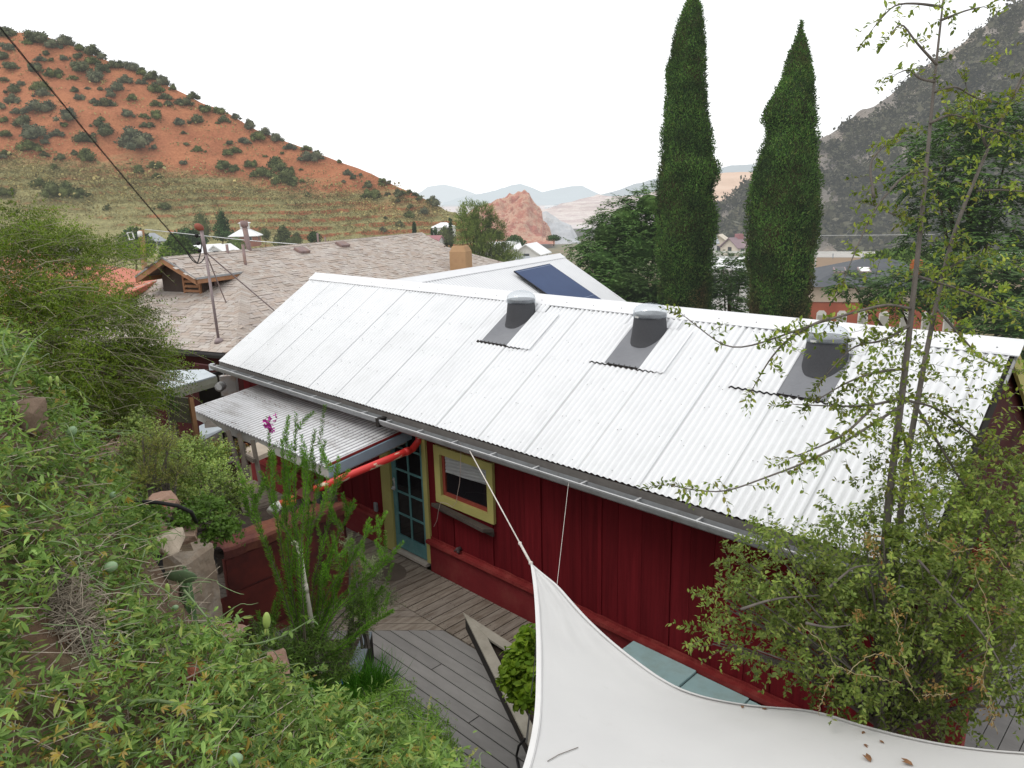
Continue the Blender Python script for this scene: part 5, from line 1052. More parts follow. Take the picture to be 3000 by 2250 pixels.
# overhead cables
m_cable = surf("black_cable", (.02, .02, .022), None, 3, .5)
en = PD(578, 772, dM - .3); c0_ = PD(0, 62, 9.5); far0 = PD(-260, -238, 8.2)
def sag(a, b, s, n=24): return [a + (b - a) * (i / n) - Zu * s * 4 * (i / n) * (1 - i / n) for i in range(n + 1)]
cb_ = MB(); P0 = sag(far0, en, .05, 40); cb_.tube(P0, .0055, 6)
for ph in (0, 2.1, 4.2): cb_.tube([q + A3(.010 * math.cos(i * .9 + ph), .010 * math.sin(i * .9 + ph), .008 * math.sin(i * .9 + ph)) for i, q in enumerate(P0)], .0045, 4)
cb_.tube(sag(en, mt_ - Zu * .25, .05, 8), .014, 6); cb_.tube(sag(PD(545, 735, dM - .6), mm_, .25, 8), .012, 6)
tag(cb_.build("overhead_cable", m_cable), "black twisted service cable sloping down from the upper left to the roof mast", "cable")
cw = MB(); cw.tube([PD(425, 672, 32), PD(590, 690, 30), PD(720, 704, 29), PD(875, 716, 28), PD(1000, 727, 27.6)], .016, 4); tag(cw.build("thin_wire", m_galv), "thin pale wire crossing behind the roof mast from the wooden pole", "wire")
# wooden utility pole beyond the bush
m_polew = surf("orange_brown_pole", (.36, .21, .11), (.25, .14, .08), 3, .9, .4, stretch=(3, 3, .3))
up_ = thing("utility_pole", "wooden utility pole with white insulators above the feathery bush", "pole", PD(420, 900, 32)); a, b = PD(421, 880, 32), PD(414, 674, 32)
MB().tube([a - Zu * 3, b], .115, 12).build("pole", m_polew, up_, smooth=True); bx_ = MB(); bx_.tube([PD(409, 678, 31.8), PD(411, 694, 31.8)], .10, 10); bx_.build("transformer", m_whitew, up_, smooth=True)
bx_ = MB(); [bx_.beam(PD(x0, y0, 31.8), PD(x1, y1, 31.8), .04, .04) for x0, y0, x1, y1 in ((372, 682, 387, 680), (387, 680, 394, 700), (372, 682, 380, 703), (380, 703, 392, 700))]; bx_.build("bracket", m_whitew, up_)
# orange tile roof house behind the bush
m_orr = surf("salmon_tile_roof", (.52, .20, .14), (.42, .15, .10), 6, .85, .6, 30, stretch=(1, 3, 1), bdist=.02)
th_ = thing("tiled_house", "house with a salmon orange tiled roof half hidden behind the feathery bush", "house", PD(250, 860, 24))
mb = MB(); a, b, c, d = PD(130, 745, 27), PD(440, 797, 25.5), PD(480, 832, 20.5), PD(180, 905, 19.5); b2 = PD(475, 815, 22)
mb.prism([a, b, b2, PD(330, 880, 20)], (0, 0, -.15)); mb.prism([PD(0, 700, 28), a, PD(330, 880, 20), PD(0, 950, 19)], (0, 0, -.15)); mb.build("roof", m_orr, th_); q = [PD(150, 800, 26), PD(430, 820, 25), PD(440, 860, 21.5), PD(150, 930, 20.5)]
MB().prism([A3(x[0], x[1], -6) for x in q], (0, 0, 5.5)).build("wall", m_cream, th_)
# ================================================================== deck
m_d1, nt, bs = _mk("brown_grey_deck_boards"); gi = N_(nt, 'ShaderNodeNewGeometry'); r = ramp(nt, [(0, (.18, .15, .12)), (.5, (.245, .21, .17)), (1, (.21, .18, .15))]); nt.links.new(gi.outputs['Random Per Island'], r.inputs[0])
n = tex(nt, pos(nt, (6, 1, 1)), 3, 7, .7); r2 = ramp(nt, [(.38, (.5, .43, .38)), (.55, (1, 1, 1)), (.7, (1.15,) * 3)]); nt.links.new(n, r2.inputs[0]); nt.links.new(mix(nt, r.outputs[0], r2.outputs[0], .8, 'MULTIPLY'), bs.inputs['Base Color']); bs.inputs['Roughness'].default_value = .8; bump(nt, bs, tex(nt, pos(nt, (12, 1, 1)), 14, 5, .6), .4, .004)
m_d2, nt, bs = _mk("grey_composite_deck"); gi = N_(nt, 'ShaderNodeNewGeometry'); r = ramp(nt, [(0, (.185, .178, .170)), (1, (.225, .216, .205))]); nt.links.new(gi.outputs['Random Per Island'], r.inputs[0])
n = tex(nt, pos(nt, (1, 3, 1)), 2.2, 7, .7); r2 = ramp(nt, [(.3, (.84,) * 3), (.7, (1.1,) * 3)]); nt.links.new(n, r2.inputs[0]); nt.links.new(mix(nt, r.outputs[0], r2.outputs[0], 1, 'MULTIPLY'), bs.inputs['Base Color']); bs.inputs['Roughness'].default_value = .75; bump(nt, bs, tex(nt, pos(nt, (1, 8, 1)), 30, 4, .6), .25, .003)
deck = thing("deck", "weathered board deck between the cottage wall and the garden beds", "deck", (6, -.5, 0))
mb = MB(); x = .2; bw = .148
while x < 12.6: mb.box(x, x + bw - .014, -.505, OV - .04, -.03, 0 + random.uniform(-.001, .001)); x += bw
mb.build("wall_side_boards", m_d1, deck)
sc = MB(); x = .2
while x < 9:
    for yy in (-.44, -.08, .27):
        for dx in (.03, .11): sc.lathe((x + dx, yy + random.uniform(-.01, .01), .0015), [(.006, 0), (.004, .0015)], 6)
    x += bw
sc.build("deck_screws", m_dark, deck)
diag = lambda y: 6.15 + (y + 1.03) * 1.07          # mitre line
mb = MB(); y = -.515 - bw; k = 0
while y > -3.6:
    x0 = diag(y + bw); x1 = diag(y); xe = 12.6; cuts = {3: 7.2, 5: 8.14, 8: 7.7, 1: 9.4}; 
    seg = [x0] + ([cuts[k % 10]] if k % 10 in cuts else []) + [xe]
    for a, b in zip(seg[:-1], seg[1:]):
        A_ = [(a, y + bw - .014), (b - .014, y + bw - .014), (b - .012, y), (a if a > x0 else x1, y)]
        mb.prism([(p_[0], p_[1], -.03) for p_ in A_[::-1]], (0, 0, .03))
    y -= bw; k += 1
mb.build("grey_boards", m_d2, deck)
# boards at 45 degrees left of the mitre
mb = MB(); dd = nrm((1.07, 1, 0)); nn = A3(-dd[1], dd[0], 0); O = A3(diag(-.52), -.52, 0)
for k in range(22):
    a = k * bw + .004; b = a + bw - .010; q = []
    # clip a strip running along dd between y<-.515 
    for off in (a, b):
        top = (-.515 - (O + nn * off)[1]) / dd[1]; q.append((off, top))
    P = [O + nn * a + dd * (-3.5), O + nn * b + dd * (-3.5), O + nn * b + dd * q[1][1], O + nn * a + dd * q[0][1]]
    mb.prism([(p_[0], p_[1], -.032) for p_ in P], (0, 0, .03))
mb.build("diagonal_boards", m_d1, deck)
MB().box(.15, 12.6, -4.2, OV - .05, -.14, -.06).build("deck_frame", m_dark, deck)
mb = MB(); mb.box(9.9, 13.4, .40, 5.6, -.1, -.06); x = 11.66
mb2 = MB(); y_ = .42
xx = 11.65
while xx < 14.5: mb2.box(xx, xx + .14, .36, 5.2, -.05, -.02); xx += .148
mb2.build("side_boards", m_d2, deck)
# stain on boards by the door
MB().lathe((4.96, -.12, .0028), [(.0, .0), (.30, .0), (.33, -.001)], 36, sx=1.1, sy=.75).build("round_stain", surf("damp_stain", (.125, .10, .08), (.10, .08, .065), 4, .85), deck)
# ================================================================== triangular planter
m_cap = surf("cream_grey_planter_cap", (.36, .335, .28), (.27, .25, .21), 4, .8, .4, 25, bdist=.004, dirt=(.2, .18, .14), dscale=5, damt=.5)
m_soil = surf("dark_planter_soil", (.06, .045, .035), (.03, .022, .018), 9, 1., 1., 40, bdist=.02)
pl3 = thing("planter", "triangular raised planter with cream cap boards beside the wall side deck", "planter", (8.2, -.8, 0))
zc = .20; a1_ = PZ(1379, 1838, zc); B_ = PZ(1543, 2172, zc); a2_ = PZ(1400, 1821, zc); C_ = PZ(1506, 1889, zc); dAB = nrm(B_ - a1_); dAC = nrm(C_ - a2_); M_ = np.array([[dAB[0], -dAC[0]], [dAB[1], -dAC[1]]]); t_ = np.linalg.solve(M_, (a2_ - a1_)[:2]); A_ = a1_ + dAB * t_[0]
A_ = A3(A_[0], A_[1], 0); Bx = A_ + dAB * 3.2; Cx = A_ + dAC * 2.9
inn_ = nrm(dAB + dAC); w_ = .125
nAB = A3(-dAB[1], dAB[0], 0); nAB = nAB if nAB @ dAC > 0 else -nAB; nAC = A3(-dAC[1], dAC[0], 0); nAC = nAC if nAC @ dAB > 0 else -nAC
ang_ = math.acos(dAB @ dAC); A_in = A_ + inn_ * (w_ / math.sin(ang_ / 2))
z_ = lambda q, z: A3(q[0], q[1], z)
mb = MB(); mb.prism([z_(A_, zc - .03), z_(Bx, zc - .03), z_(Bx + nAB * w_, zc - .03), z_(A_in, zc - .03)], (0, 0, .03)); mb.prism([z_(A_in, zc - .031), z_(Cx + nAC * w_, zc - .031), z_(Cx, zc - .031), z_(A_ + dAC * .004, zc - .031)], (0, 0, .03)); mb.build("cap_board", m_cap, pl3, bevel=.003)
mb = MB(); mb.prism([z_(A_ + inn_ * .05, 0), z_(Bx + nAB * .02, 0), z_(Bx + nAB * .05, 0), z_(A_ + inn_ * .12, 0)], (0, 0, zc - .032)); mb.prism([z_(A_ + inn_ * .05, 0), z_(A_ + inn_ * .12, 0), z_(Cx + nAC * .05, 0), z_(Cx + nAC * .02, 0)], (0, 0, zc - .032)); mb.build("side_wall", m_dark, pl3)
mb = MB(); mb.poly([z_(A_ + inn_ * .1, .1), z_(Bx, .1), z_(Cx, .1)]); mb.build("soil", m_soil, pl3)
hs_ = MB(); hs_.tube([PZ(1538, 2165, .3), PZ(1520, 2185, .15), PZ(1513, 2215, .02), PZ(1520, 2250, .012), PZ(1560, 2290, .012)], .012, 8); tag(hs_.build("garden_hose", m_black, smooth=True), "black hose curling off the triangular planter onto the grey deck", "hose")
# left planter wall by the grasses
pl4 = thing("planter", "small raised bed edged by a grey blue board left of the grey deck", "planter", (6.6, -1.8, 0)); m_gb = surf("blue_grey_board", (.15, .17, .185), (.11, .13, .145), 4, .8, .3)
a, b, c, d = PZ(1066, 1850, .34), PZ(1090, 1850, .34), PZ(1052, 1990, .34), PZ(1022, 1945, .34)
mb = MB(); mb.prism([a - Zu * .03, b - Zu * .03, c - Zu * .03, d - Zu * .03], (0, 0, .03)); mb.build("cap_board", m_gb, pl4)
mb = MB(); mb.prism([z_(b, 0), z_(c, 0), z_(c, 0) - RH * .03, z_(b, 0) - RH * .03], (0, 0, .308)); mb.build("side_wall", m_dark, pl4); MB().poly([z_(a, .25), z_(b, .25), z_(c, .25), z_(d, .25), z_(d - RH * 1.2, .25), z_(a - RH * 1.2, .25)]).build("soil", m_soil, pl4)
# ================================================================== teal bench boxes along the wall
m_tb = surf("pale_teal_boards", (.33, .47, .48), (.27, .41, .42), 2.5, .6, .2, 40, bdist=.003, dirt=(.22, .25, .2), dscale=4, damt=.4)
bn = thing("bench", "pale teal storage bench running along the red wall beside the sail", "bench", (10, .1, 0))
mb = MB(); xs_ = [8.90, 9.66, 10.22, 10.95]
for a, b, h in zip(xs_[:-1], xs_[1:], (.455, .43, .415)): mb.box(a, b - .008, -.42, OV - .09, h - .03, h)
mb.build("bench_top", m_tb, bn, bevel=.003); MB().box(8.94, 10.9, -.38, OV - .10, -.0, .38).build("bench_box", surf("teal_box_side", (.2, .31, .32), None, 3, .7), bn)
# ================================================================== shade sail
m_sail, nt, bs = _mk("white_sail_fabric"); n = tex(nt, pos(nt), 1.2, 6, .6); r = ramp(nt, [(.3, (.67, .665, .66)), (.7, (.73, .725, .715))]); nt.links.new(n, r.inputs[0])
d_ = tex(nt, pos(nt), 5, 8, .75); r3 = ramp(nt, [(.60, (0, 0, 0)), (.75, (1, 1, 1))]); nt.links.new(d_, r3.inputs[0]); mm = N_(nt, 'ShaderNodeMath', operation='MULTIPLY'); mm.inputs[1].default_value = .22; nt.links.new(r3.outputs[0], mm.inputs[0])
nt.links.new(mix(nt, r.outputs[0], (.42, .39, .35), mm.outputs[0]), bs.inputs['Base Color']); bs.inputs['Roughness'].default_value = .85; bs.inputs['Specular IOR Level'].default_value = .2
wv = N_(nt, 'ShaderNodeTexWave'); wv.inputs['Scale'].default_value = 160; nt.links.new(pos(nt), wv.inputs['Vector']); bump(nt, bs, wv.outputs[0], .12, .001)
tl = N_(nt, 'ShaderNodeBsdfTranslucent'); tl.inputs[0].default_value = (.6, .59, .56, 1); mx = N_(nt, 'ShaderNodeMixShader'); mx.inputs[0].default_value = .2; nt.links.new(bs.outputs[0], mx.inputs[1]); nt.links.new(tl.outputs[0], mx.inputs[2]); nt.links.new(mx.outputs[0], nt.nodes['Material Output'].inputs[0])
sail = thing("shade_sail", "large white fabric shade sail roped to the cottage eave", "shade sail", (9.5, -1.5, 2))
E1 = [(1555, 1650, 1.90), (1592, 1682, 1.87), (1632, 1712, 1.84), (1675, 1762, 1.82), (1720, 1812, 1.80), (1775, 1864, 1.78), (1830, 1910, 1.77), (1930, 1984, 1.76), (2000, 2022, 1.76), (2080, 2046, 1.76), (2180, 2064, 1.77), (2280, 2073, 1.78), (2370, 2078, 1.80), (2440, 2096, 1.80), (2500, 2118, 1.81), (2620, 2150, 1.83), (2750, 2178, 1.86), (2880, 2196, 1.9), (3000, 2205, 1.94), (3150, 2212, 2.0)]
E2 = [(1555, 1650, 1.90), (1562, 1700, 1.92), (1567, 1750, 1.94), (1570, 1800, 1.96), (1572, 1850, 1.98), (1573, 1900, 2.0), (1573, 1950, 2.02), (1572, 2000, 2.04), (1571, 2050, 2.06), (1567, 2100, 2.09), (1560, 2150, 2.12), (1549, 2200, 2.15), (1535, 2250, 2.18), (1515, 2300, 2.22), (1485, 2360, 2.26), (1440, 2430, 2.3), (1380, 2520, 2.36), (1310, 2620, 2.42), (1230, 2720, 2.5), (1150, 2820, 2.56)]
e1 = [PZ(*q) for q in E1]; e2 = [PZ(*q) for q in E2]; NR_ = len(e1); NC = 30
def arc_resample(pts, n):
    d = [0]; 
    for a, b in zip(pts[:-1], pts[1:]): d.append(d[-1] + np.linalg.norm(b - a))
    d = np.array(d) / d[-1]; P = np.array(pts); t = np.linspace(0, 1, n); Q = np.array([[np.interp(x, d, P[:, k]) for k in range(3)] for x in t])
    for _ in range(3): Q[1:-1] = Q[1:-1] * .5 + (Q[:-2] + Q[2:]) * .25
    return list(Q)
e1 = arc_resample(e1, 70); e2 = arc_resample(e2, 70)
g = []
for i, (a, b) in enumerate(zip(e1, e2)):
    ln = np.linalg.norm(b - a); g.append([a + (b - a) * (j / NC) - Zu * (.035 * ln * 4 * (j / NC) * (1 - j / NC) * min(1, i / 20)) + Zu * .006 * fbm(i * .12, j * .15) * min(1, j) * min(1, NC - j) for j in range(NC + 1)])
g[0] = [e1[0]] * (NC + 1)
MB().grid(g[:1] + g[1:]).build("sail_fabric", m_sail, sail, smooth=True)
m_hem = surf("white_hem_webbing", (.71, .70, .69), (.67, .66, .65), 5, .8, .2)
m_st = surf("hem_stitching", (.50, .50, .50), None, 5, .9)
for e, o_ in ((e1, e2), (e2, e1)):
    strip = []; st_ = []
    for i in range(len(e)):
        t = nrm(e[min(i + 1, len(e) - 1)] - e[max(i - 1, 0)]); dirn = o_[i] - e[i]; dirn = dirn if np.linalg.norm(dirn) > .05 else (o_[3] - e[3]); s = dirn - t * (dirn @ t); s = nrm(s); wd = min(.036, .45 * np.linalg.norm(o_[i] - e[i]) + .012)
        strip.append([e[i] - s * .004 + Zu * .002, e[i] + s * wd * .5 + Zu * .005, e[i] + s * wd + Zu * .0035]); st_.append([e[i] + s * (wd - .006) + Zu * .0055, e[i] + s * (wd - .003) + Zu * .0055])
    h_ = MB().grid(strip).build("sail_hem", m_hem, sail, smooth=True); MB().grid(st_).build("stitching", m_st, h_)
m_rope = surf("white_rope", (.68, .64, .60), (.5, .46, .42), 30, .8)
rt = A3(6.86, -.13, 2.20); kn = e1[0] + (rt - e1[0]) * .14; rp = MB(); rp.tube([rt, e1[0]], .0065, 8); rp.tube([kn, e1[0]], .012, 8); rp.ball(kn, .018, 10, 6); rp.ball(e1[0], .02, 10, 6); rp.build("corner_rope", m_rope, sail, smooth=True)
s0 = PZ(1632, 1712, 1.84); MB().tube([A3(8.35, -.13, 2.2), s0 + Zu * .0], .002, 5).build("thin_cord", m_rope, sail)
wires = MB()
for du in (0, 14, 22): wires.tube([PZ(1562 - du * .3, 1960, 1.9) if False else PZ(1574, 1850 + du, 1.9), PZ(1545 - du * .2, 2175, .3)], .003, 4)
wires.build("guy_wire", m_gut, sail)
lt = MB()
for (u, v) in ((2165, 2077), (2240, 2083), (2690, 2250), (2520, 2172), (2526, 2144), (2605, 2180), (2540, 2244)):
    c = PZ(u, v, 1.76); c = c + Zu * 0
    hit = None
    best_ = min(((np.hypot(pxy(q)[0] - u, pxy(q)[1] - v), q) for row in g for q in row), key=lambda s: s[0])[1]
    a = random.uniform(0, 6.28); big = 1.5 if u in (2690, 2540) else .7
    leaves(lt, [best_ + Zu * .004, best_ + Zu * .006], [A3(math.cos(a), math.sin(a), .12), A3(math.cos(a + .5), math.sin(a + .5), .2)], [Zu, Zu], np.array([.05 * big, .04 * big]), np.array([.02 * big, .014 * big]), LEAF6)
tag(lt.build("fallen_leaves", surf("dry_brown_leaf", (.26, .14, .07), (.16, .08, .04), 20, .8)), "few dry brown leaves lying on the white sail", "leaves", kind='stuff')
tw_ = MB(); tw_.tube([q + Zu * .006 for q in [min(((np.hypot(pxy(q)[0] - u, pxy(q)[1] - v), q) for row in g for q in row), key=lambda s: s[0])[1] for u, v in ((1590, 2238), (1640, 2206), (1690, 2190))]], .0025, 4); tag(tw_.build("twig", m_weath), "thin curved twig lying on the near edge of the white sail", "twig")
# ================================================================== rusty red planter, stone pier
m_rust, nt, bs = _mk("rusty_red_sheet"); n = tex(nt, pos(nt, (1.4, 1.4, .8)), 1.5, 7, .65); r = ramp(nt, [(.34, (.028, .012, .013)), (.46, (.105, .022, .019)), (.58, (.155, .032, .026)), (.74, (.20, .06, .04))]); nt.links.new(n, r.inputs[0]); nt.links.new(r.outputs[0], bs.inputs['Base Color']); bs.inputs['Roughness'].default_value = .6; bump(nt, bs, tex(nt, pos(nt), 20, 5, .6), .3, .006)
m_rusto = surf("orange_rust_metal", (.125, .042, .034), (.07, .024, .022), 3, .8, .3, 30, dirt=(.25, .10, .05), dscale=1.8, damt=.6)
rp_ = thing("rusty_planter", "tall raised bed clad in rust red metal sheets with a folded rim", "planter", (6.5, -2.6, 0))
zt = 1.28; q0 = PZ(1008, 1478, zt); q1 = PZ(650, 1612, zt); q2 = PZ(560, 1540, zt); q3 = PZ(965, 1425, zt)
bk = (q3 - q0)
fr0, fr1 = q0, q1; dF = nrm(fr1 - fr0); nF = A3(-dF[1], dF[0], 0); nF = nF if nF @ (q0 - CAM) < 0 else -nF       # towards camera
mb = MB(); n = 60; Lf = np.linalg.norm(fr1 - fr0)
mb.prism([z_(fr0, -.1), z_(fr1, -.1), z_(fr1, zt - .12), z_(fr0, zt - .12)], -nF * .03)
mb.prism([z_(fr0, -.1), z_(fr0, zt - .1), z_(fr0 - nF * .9, zt - .1), z_(fr0 - nF * .9, -.1)], dF * .03); mb.build("front_panel", m_rust, rp_)
mb = MB(); mb.obox(z_(fr0 + dF * 1.6 + nF * .012, .42), dF * .95, nF * .006, Zu * .3); mb.obox(z_(fr0 + dF * (Lf - .35) + nF * .014, .95), dF * .33, nF * .006, Zu * .2); mb.build("patch_panel", surf("darker_rust_patch", (.14, .028, .022), (.035, .014, .013), 2, .6), rp_)
mb = MB(); prof = [(nF * .03, -.12), (nF * .04, -.02), (nF * .02, .01), (-nF * .05, .022), (-nF * .11, .0), (-nF * .17, .026), (-nF * .23, .002), (-nF * .29, .026), (-nF * .35, .0), (-nF * .38, -.03)]
mb.grid([[fr0 + dF * (Lf * i / 30) + a + Zu * (b + .006 * math.sin(i * 1.1)) for a, b in prof] for i in range(31)])
mb.grid([[fr0 - nF * (.9 * i / 12) + dF * a + Zu * b for a, b in ((-.03, -.12), (-.03, 0), (.04, .02), (.12, 0), (.18, -.02))] for i in range(13)]); mb.build("folded_rim", m_rusto, rp_, smooth=False)
MB().poly([z_(fr0 - nF * .1, zt - .14), z_(fr1 - nF * .1, zt - .14), z_(fr1 - nF * 1.3, zt - .14), z_(fr0 - nF * .9, zt - .14)]).build("soil", m_soil, rp_)
for a0 in (.45, 1.5): q = fr0 + dF * a0 + nF * .10; MB().prism([z_(q, -.1), z_(q + dF * .04, -.1), z_(q + dF * .04, .05), z_(q, .05)], nF * .04).build("brace", m_black, rp_)
# white drain pipe in front
m_pvc = surf("white_pvc_pipe", (.66, .62, .54), (.52, .48, .41), 7, .5, .1, dirt=(.35, .30, .24), dscale=6, damt=.4)
wp = thing("standpipe", "white plastic pipe standing in front of the rusty planter", "pipe", PD(945, 1960, 6.0)); mb = MB(); P = [PD(858, 1590, 5.1), PD(870, 1594, 5.08), PD(877, 1612, 5.08), PD(884, 1650, 5.1), PD(897, 1730, 5.12), PD(912, 1815, 5.15), PD(925, 1900, 5.18), PD(938, 1975, 5.0)]
mb.tube(P, [.017, .019, .020, .016, .016, .016, .016, .016], 14); mb.tube([P[2], P[2] + (P[3] - P[2]) * .3], .021, 14); mb.tube([PD(893, 1713, 5.1), PD(897, 1735, 5.12)], .020, 14); mb.build("pipe", m_pvc, wp, smooth=True)
# stone pier
m_conc = surf("stained_concrete", (.40, .33, .25), (.25, .19, .14), 3.2, .95, .7, 12, bdist=.02, dirt=(.42, .38, .33), dscale=3, damt=.6)
pr_ = thing("stone_pier", "stained concrete block pier at the left end of the rusty planter", "pier", (7, -3.4, 0))
za = 1.62; a = PZ(628, 1590, za); b = PZ(530, 1660, za); c = PZ(470, 1610, za); d = PZ(560, 1565, za)
def rough(o, s=.01, lv=3):
    m_ = o.modifiers.new('sub', 'SUBSURF'); m_.subdivision_type = 'SIMPLE'; m_.levels = m_.render_levels = lv
    t_ = bpy.data.textures.get('rough') or bpy.data.textures.new('rough', 'CLOUDS'); t_.noise_scale = .12; d_ = o.modifiers.new('disp', 'DISPLACE'); d_.texture = t_; d_.strength = s; d_.texture_coords = 'GLOBAL'; return o
mb = MB(); mb.prism([z_(q, 0) for q in (a, b, c, d)], (0, 0, za)); o = mb.build("pier_body", m_conc, pr_); o.modifiers.new('bv', 'BEVEL').width = .03; rough(o, .04, 5)
# boulders of the bank
m_rock = surf("pink_brown_rock", (.36, .23, .165), (.20, .12, .09), 4, .95, .9, 10, bdist=.03, dirt=(.42, .34, .27), dscale=2.5, damt=.7)
m_rockr = surf("red_rock", (.34, .115, .065), (.22, .075, .05), 5, .95, .9, 12, bdist=.03)
m_rockw = surf("pale_sandstone", (.50, .42, .33), (.38, .31, .24), 5, .95, .7, 12, bdist=.02)
def rock(u, v, d, rx, rz, ry, lab, mat=m_rock, name="rock"):
    c = PD(u, v, d); r = (rx * d / F, ry, rz * d / F); rs = random.Random(int(u)); bm = bmesh.new()
    for _ in range(15):
        q = nrm([rs.gauss(0, 1) for _ in range(3)]); q = np.sign(q) * np.abs(q) ** .6; q = q * rs.uniform(.85, 1.1); bm.verts.new((c + RH * q[0] * r[0] + FH * q[1] * r[1] + Zu * q[2] * r[2]).tolist())
    hl = bmesh.ops.convex_hull(bm, input=bm.verts); bmesh.ops.delete(bm, geom=[g for g in hl['geom_interior'] if isinstance(g, bmesh.types.BMVert)], context='VERTS'); bm.verts.index_update(); bm.faces.ensure_lookup_table()
    mb = MB(); mb.add([tuple(v_.co) for v_ in bm.verts], [tuple(v_.index for v_ in f_.verts) for f_ in bm.faces]); bm.free(); o = mb.build(name, mat); o.modifiers.new('bv', 'BEVEL').width = .008; rough(o, .03, 3); tag(o, lab, "rock", "rocks holding up the planted bank"); return o
    vs = []; seg, rg = 18, 12; sd = u * .01
    for i in range(rg + 1):
        ph = math.pi * i / rg
        for k in range(seg):
            th = 2 * math.pi * k / seg; q = A3(math.sin(ph) * math.cos(th), math.sin(ph) * math.sin(th), -math.cos(ph)); q = np.sign(q) * np.abs(q) ** .72
            s = 1 + .22 * fbm(q[0] * 1.3 + sd, q[1] * 1.3, q[2] * 1.3); q = q * s; vs.append(c + RH * q[0] * r[0] + FH * q[1] * r[1] + Zu * q[2] * r[2])
    fs = [(i * seg + k, i * seg + (k + 1) % seg, (i + 1) * seg + (k + 1) % seg, (i + 1) * seg + k) for i in range(rg) for k in range(seg)]
    mb.add(vs, fs); o = mb.build(name, mat); tag(o, lab, "rock", "rocks holding up the planted bank"); return o
rock(92, 1215, 3.45, 34, 62, .10, "tall brown rock standing in the vines at the left edge", surf("dark_brown_rock", (.24, .17, .125), (.13, .09, .065), 5, .95, .9, 12, bdist=.03))
rock(497, 1590, 4.2, 45, 42, .12, "pale broken sandstone slab on top of the concrete pier", m_rockw)
rock(548, 1560, 4.6, 48, 30, .15, "flat tan stone lying right of the pale sandstone slab", m_rock)
rock(455, 1490, 4.6, 60, 32, .2, "brown stone under the black hose above the pier", m_rock)
rock(410, 1530, 4.4, 50, 40, .2, "dark reddish stone left of the pale sandstone slab", m_rockr)
rock(500, 1790, 3.9, 60, 70, .16, "reddish boulder below the cactus", m_rock)
rock(650, 1890, 3.9, 60, 42, .16, "tan boulder at the foot of the pier", m_rock)
rock(590, 1880, 3.75, 30, 30, .12, "small dark red stone between the cactus and the tan boulder", m_rockr)
rock(780, 1975, 3.8, 80, 45, .2, "brown boulder right of the tan boulder in the vines", m_rock)
rock(165, 1890, 2.62, 34, 18, .05, "orange red brick showing through the dry vines at lower left", m_rockr)
rock(560, 1975, 2.9, 40, 22, .06, "pinkish stone in the middle of the vine bank", m_rockr)
hs2 = MB(); hs2.tube([PD(340, 1466, 4.2), PD(390, 1469, 4.2), PD(460, 1472, 4.25), PD(520, 1482, 4.3), PD(560, 1500, 4.4), PD(575, 1530, 4.5)], .012, 8); tag(hs2.build("irrigation_hose", m_black, smooth=True), "black irrigation hose running over the stones above the pier", "hose")
wt2 = MB(); wt2.prism([PD(338, 1470, 4.2), PD(375, 1457, 4.2), PD(380, 1464, 4.2), PD(345, 1476, 4.2)], FH * .01); tag(wt2.build("plant_label", m_whitew), "small white plastic tag beside the black hose", "tag")
# blue marker flag in grass
bf = thing("marker_flag", "small blue marker flag in the grass at the bank foot", "flag", PD(1000, 2050, 5.6)); mb = MB(); mb.prism([PD(990, 2006, 5.5), PD(1006, 2004, 5.5), PD(999, 1990, 5.5)], FH * .006); mb.build("flag", surf("blue_plastic", (.02, .12, .62), None, 3, .5), bf); MB().tube([PD(998, 2005, 5.5), PD(1000, 2050, 5.5)], .003, 4).build("stem", m_gut, bf)
# ================================================================== things beside the far left corner of the cottage
m_shedr = surf("pale_blue_grey_sheet", (.55, .60, .63), (.45, .50, .54), 3, .5, .1, dirt=(.3, .3, .28), dscale=4, damt=.3)
shd = thing("lean_to_shed", "small lean-to with a pale flat roof between the feathery bush and the cottage corner", "shed", PD(560, 1200, 16))
a, b, c, d = PD(456, 1135, 14.2), PD(472, 1146, 13.8), PD(633, 1100, 15.0), PD(598, 1082, 16.2); e = PD(480, 1085, 16.2)
mb = MB(); mb.prism([a, b, c, d, e], (0, 0, -.03)); mb.build("roof", m_shedr, shd); mb = MB(); mb.prism([b - Zu * .035, c - Zu * .035, c - Zu * .13, b - Zu * .13], FH * .04); mb.prism([b - Zu * .131 - FH * .02, c - Zu * .131 - FH * .02, c - Zu * .22, b - Zu * .22], FH * .05); mb.build("fascia", surf("cream_green_board", (.42, .42, .35), (.33, .33, .27), 4, .8), shd)
mb = MB()
for q in (b, c, d, e): mb.tube([z_(q + FH * .2, -.2), z_(q + FH * .2, q[2] - .05)], .04, 6)
mb.build("post", m_post, shd); MB().prism([z_(b + FH * 1.6, -.2), z_(c + FH * 1.2, -.2), z_(c + FH * 1.2, c[2] - .1), z_(b + FH * 1.6, b[2] - .1)], FH * .05).build("back_wall", m_dark, shd)
vn = MB(); q = PD(613, 1085, 15); vn.prism([q, q + RH * .09, q + RH * .09 + Zu * .12, q + Zu * .12], FH * .12); tag(vn.build("roof_hood", m_galv), "small bent metal hood on the shed roof corner", "vent")
em = thing("electric_meter_box", "rust streaked white electric meter box on the maroon wall left of the patio cover", "meter", PD(660, 1140, 14.0))
a = PD(642, 1103, 13.6); b = PD(688, 1100, 13.7); mb = MB(); w__ = b - a; mb.prism([a, b, b - Zu * .42, a - Zu * .36], FH * .12); m_mb = surf("rust_streaked_white", (.55, .54, .53), (.45, .44, .43), 3, .6, dirt=(.36, .17, .06), dscale=3.5, damt=.9); mb.build("box", m_mb, em)
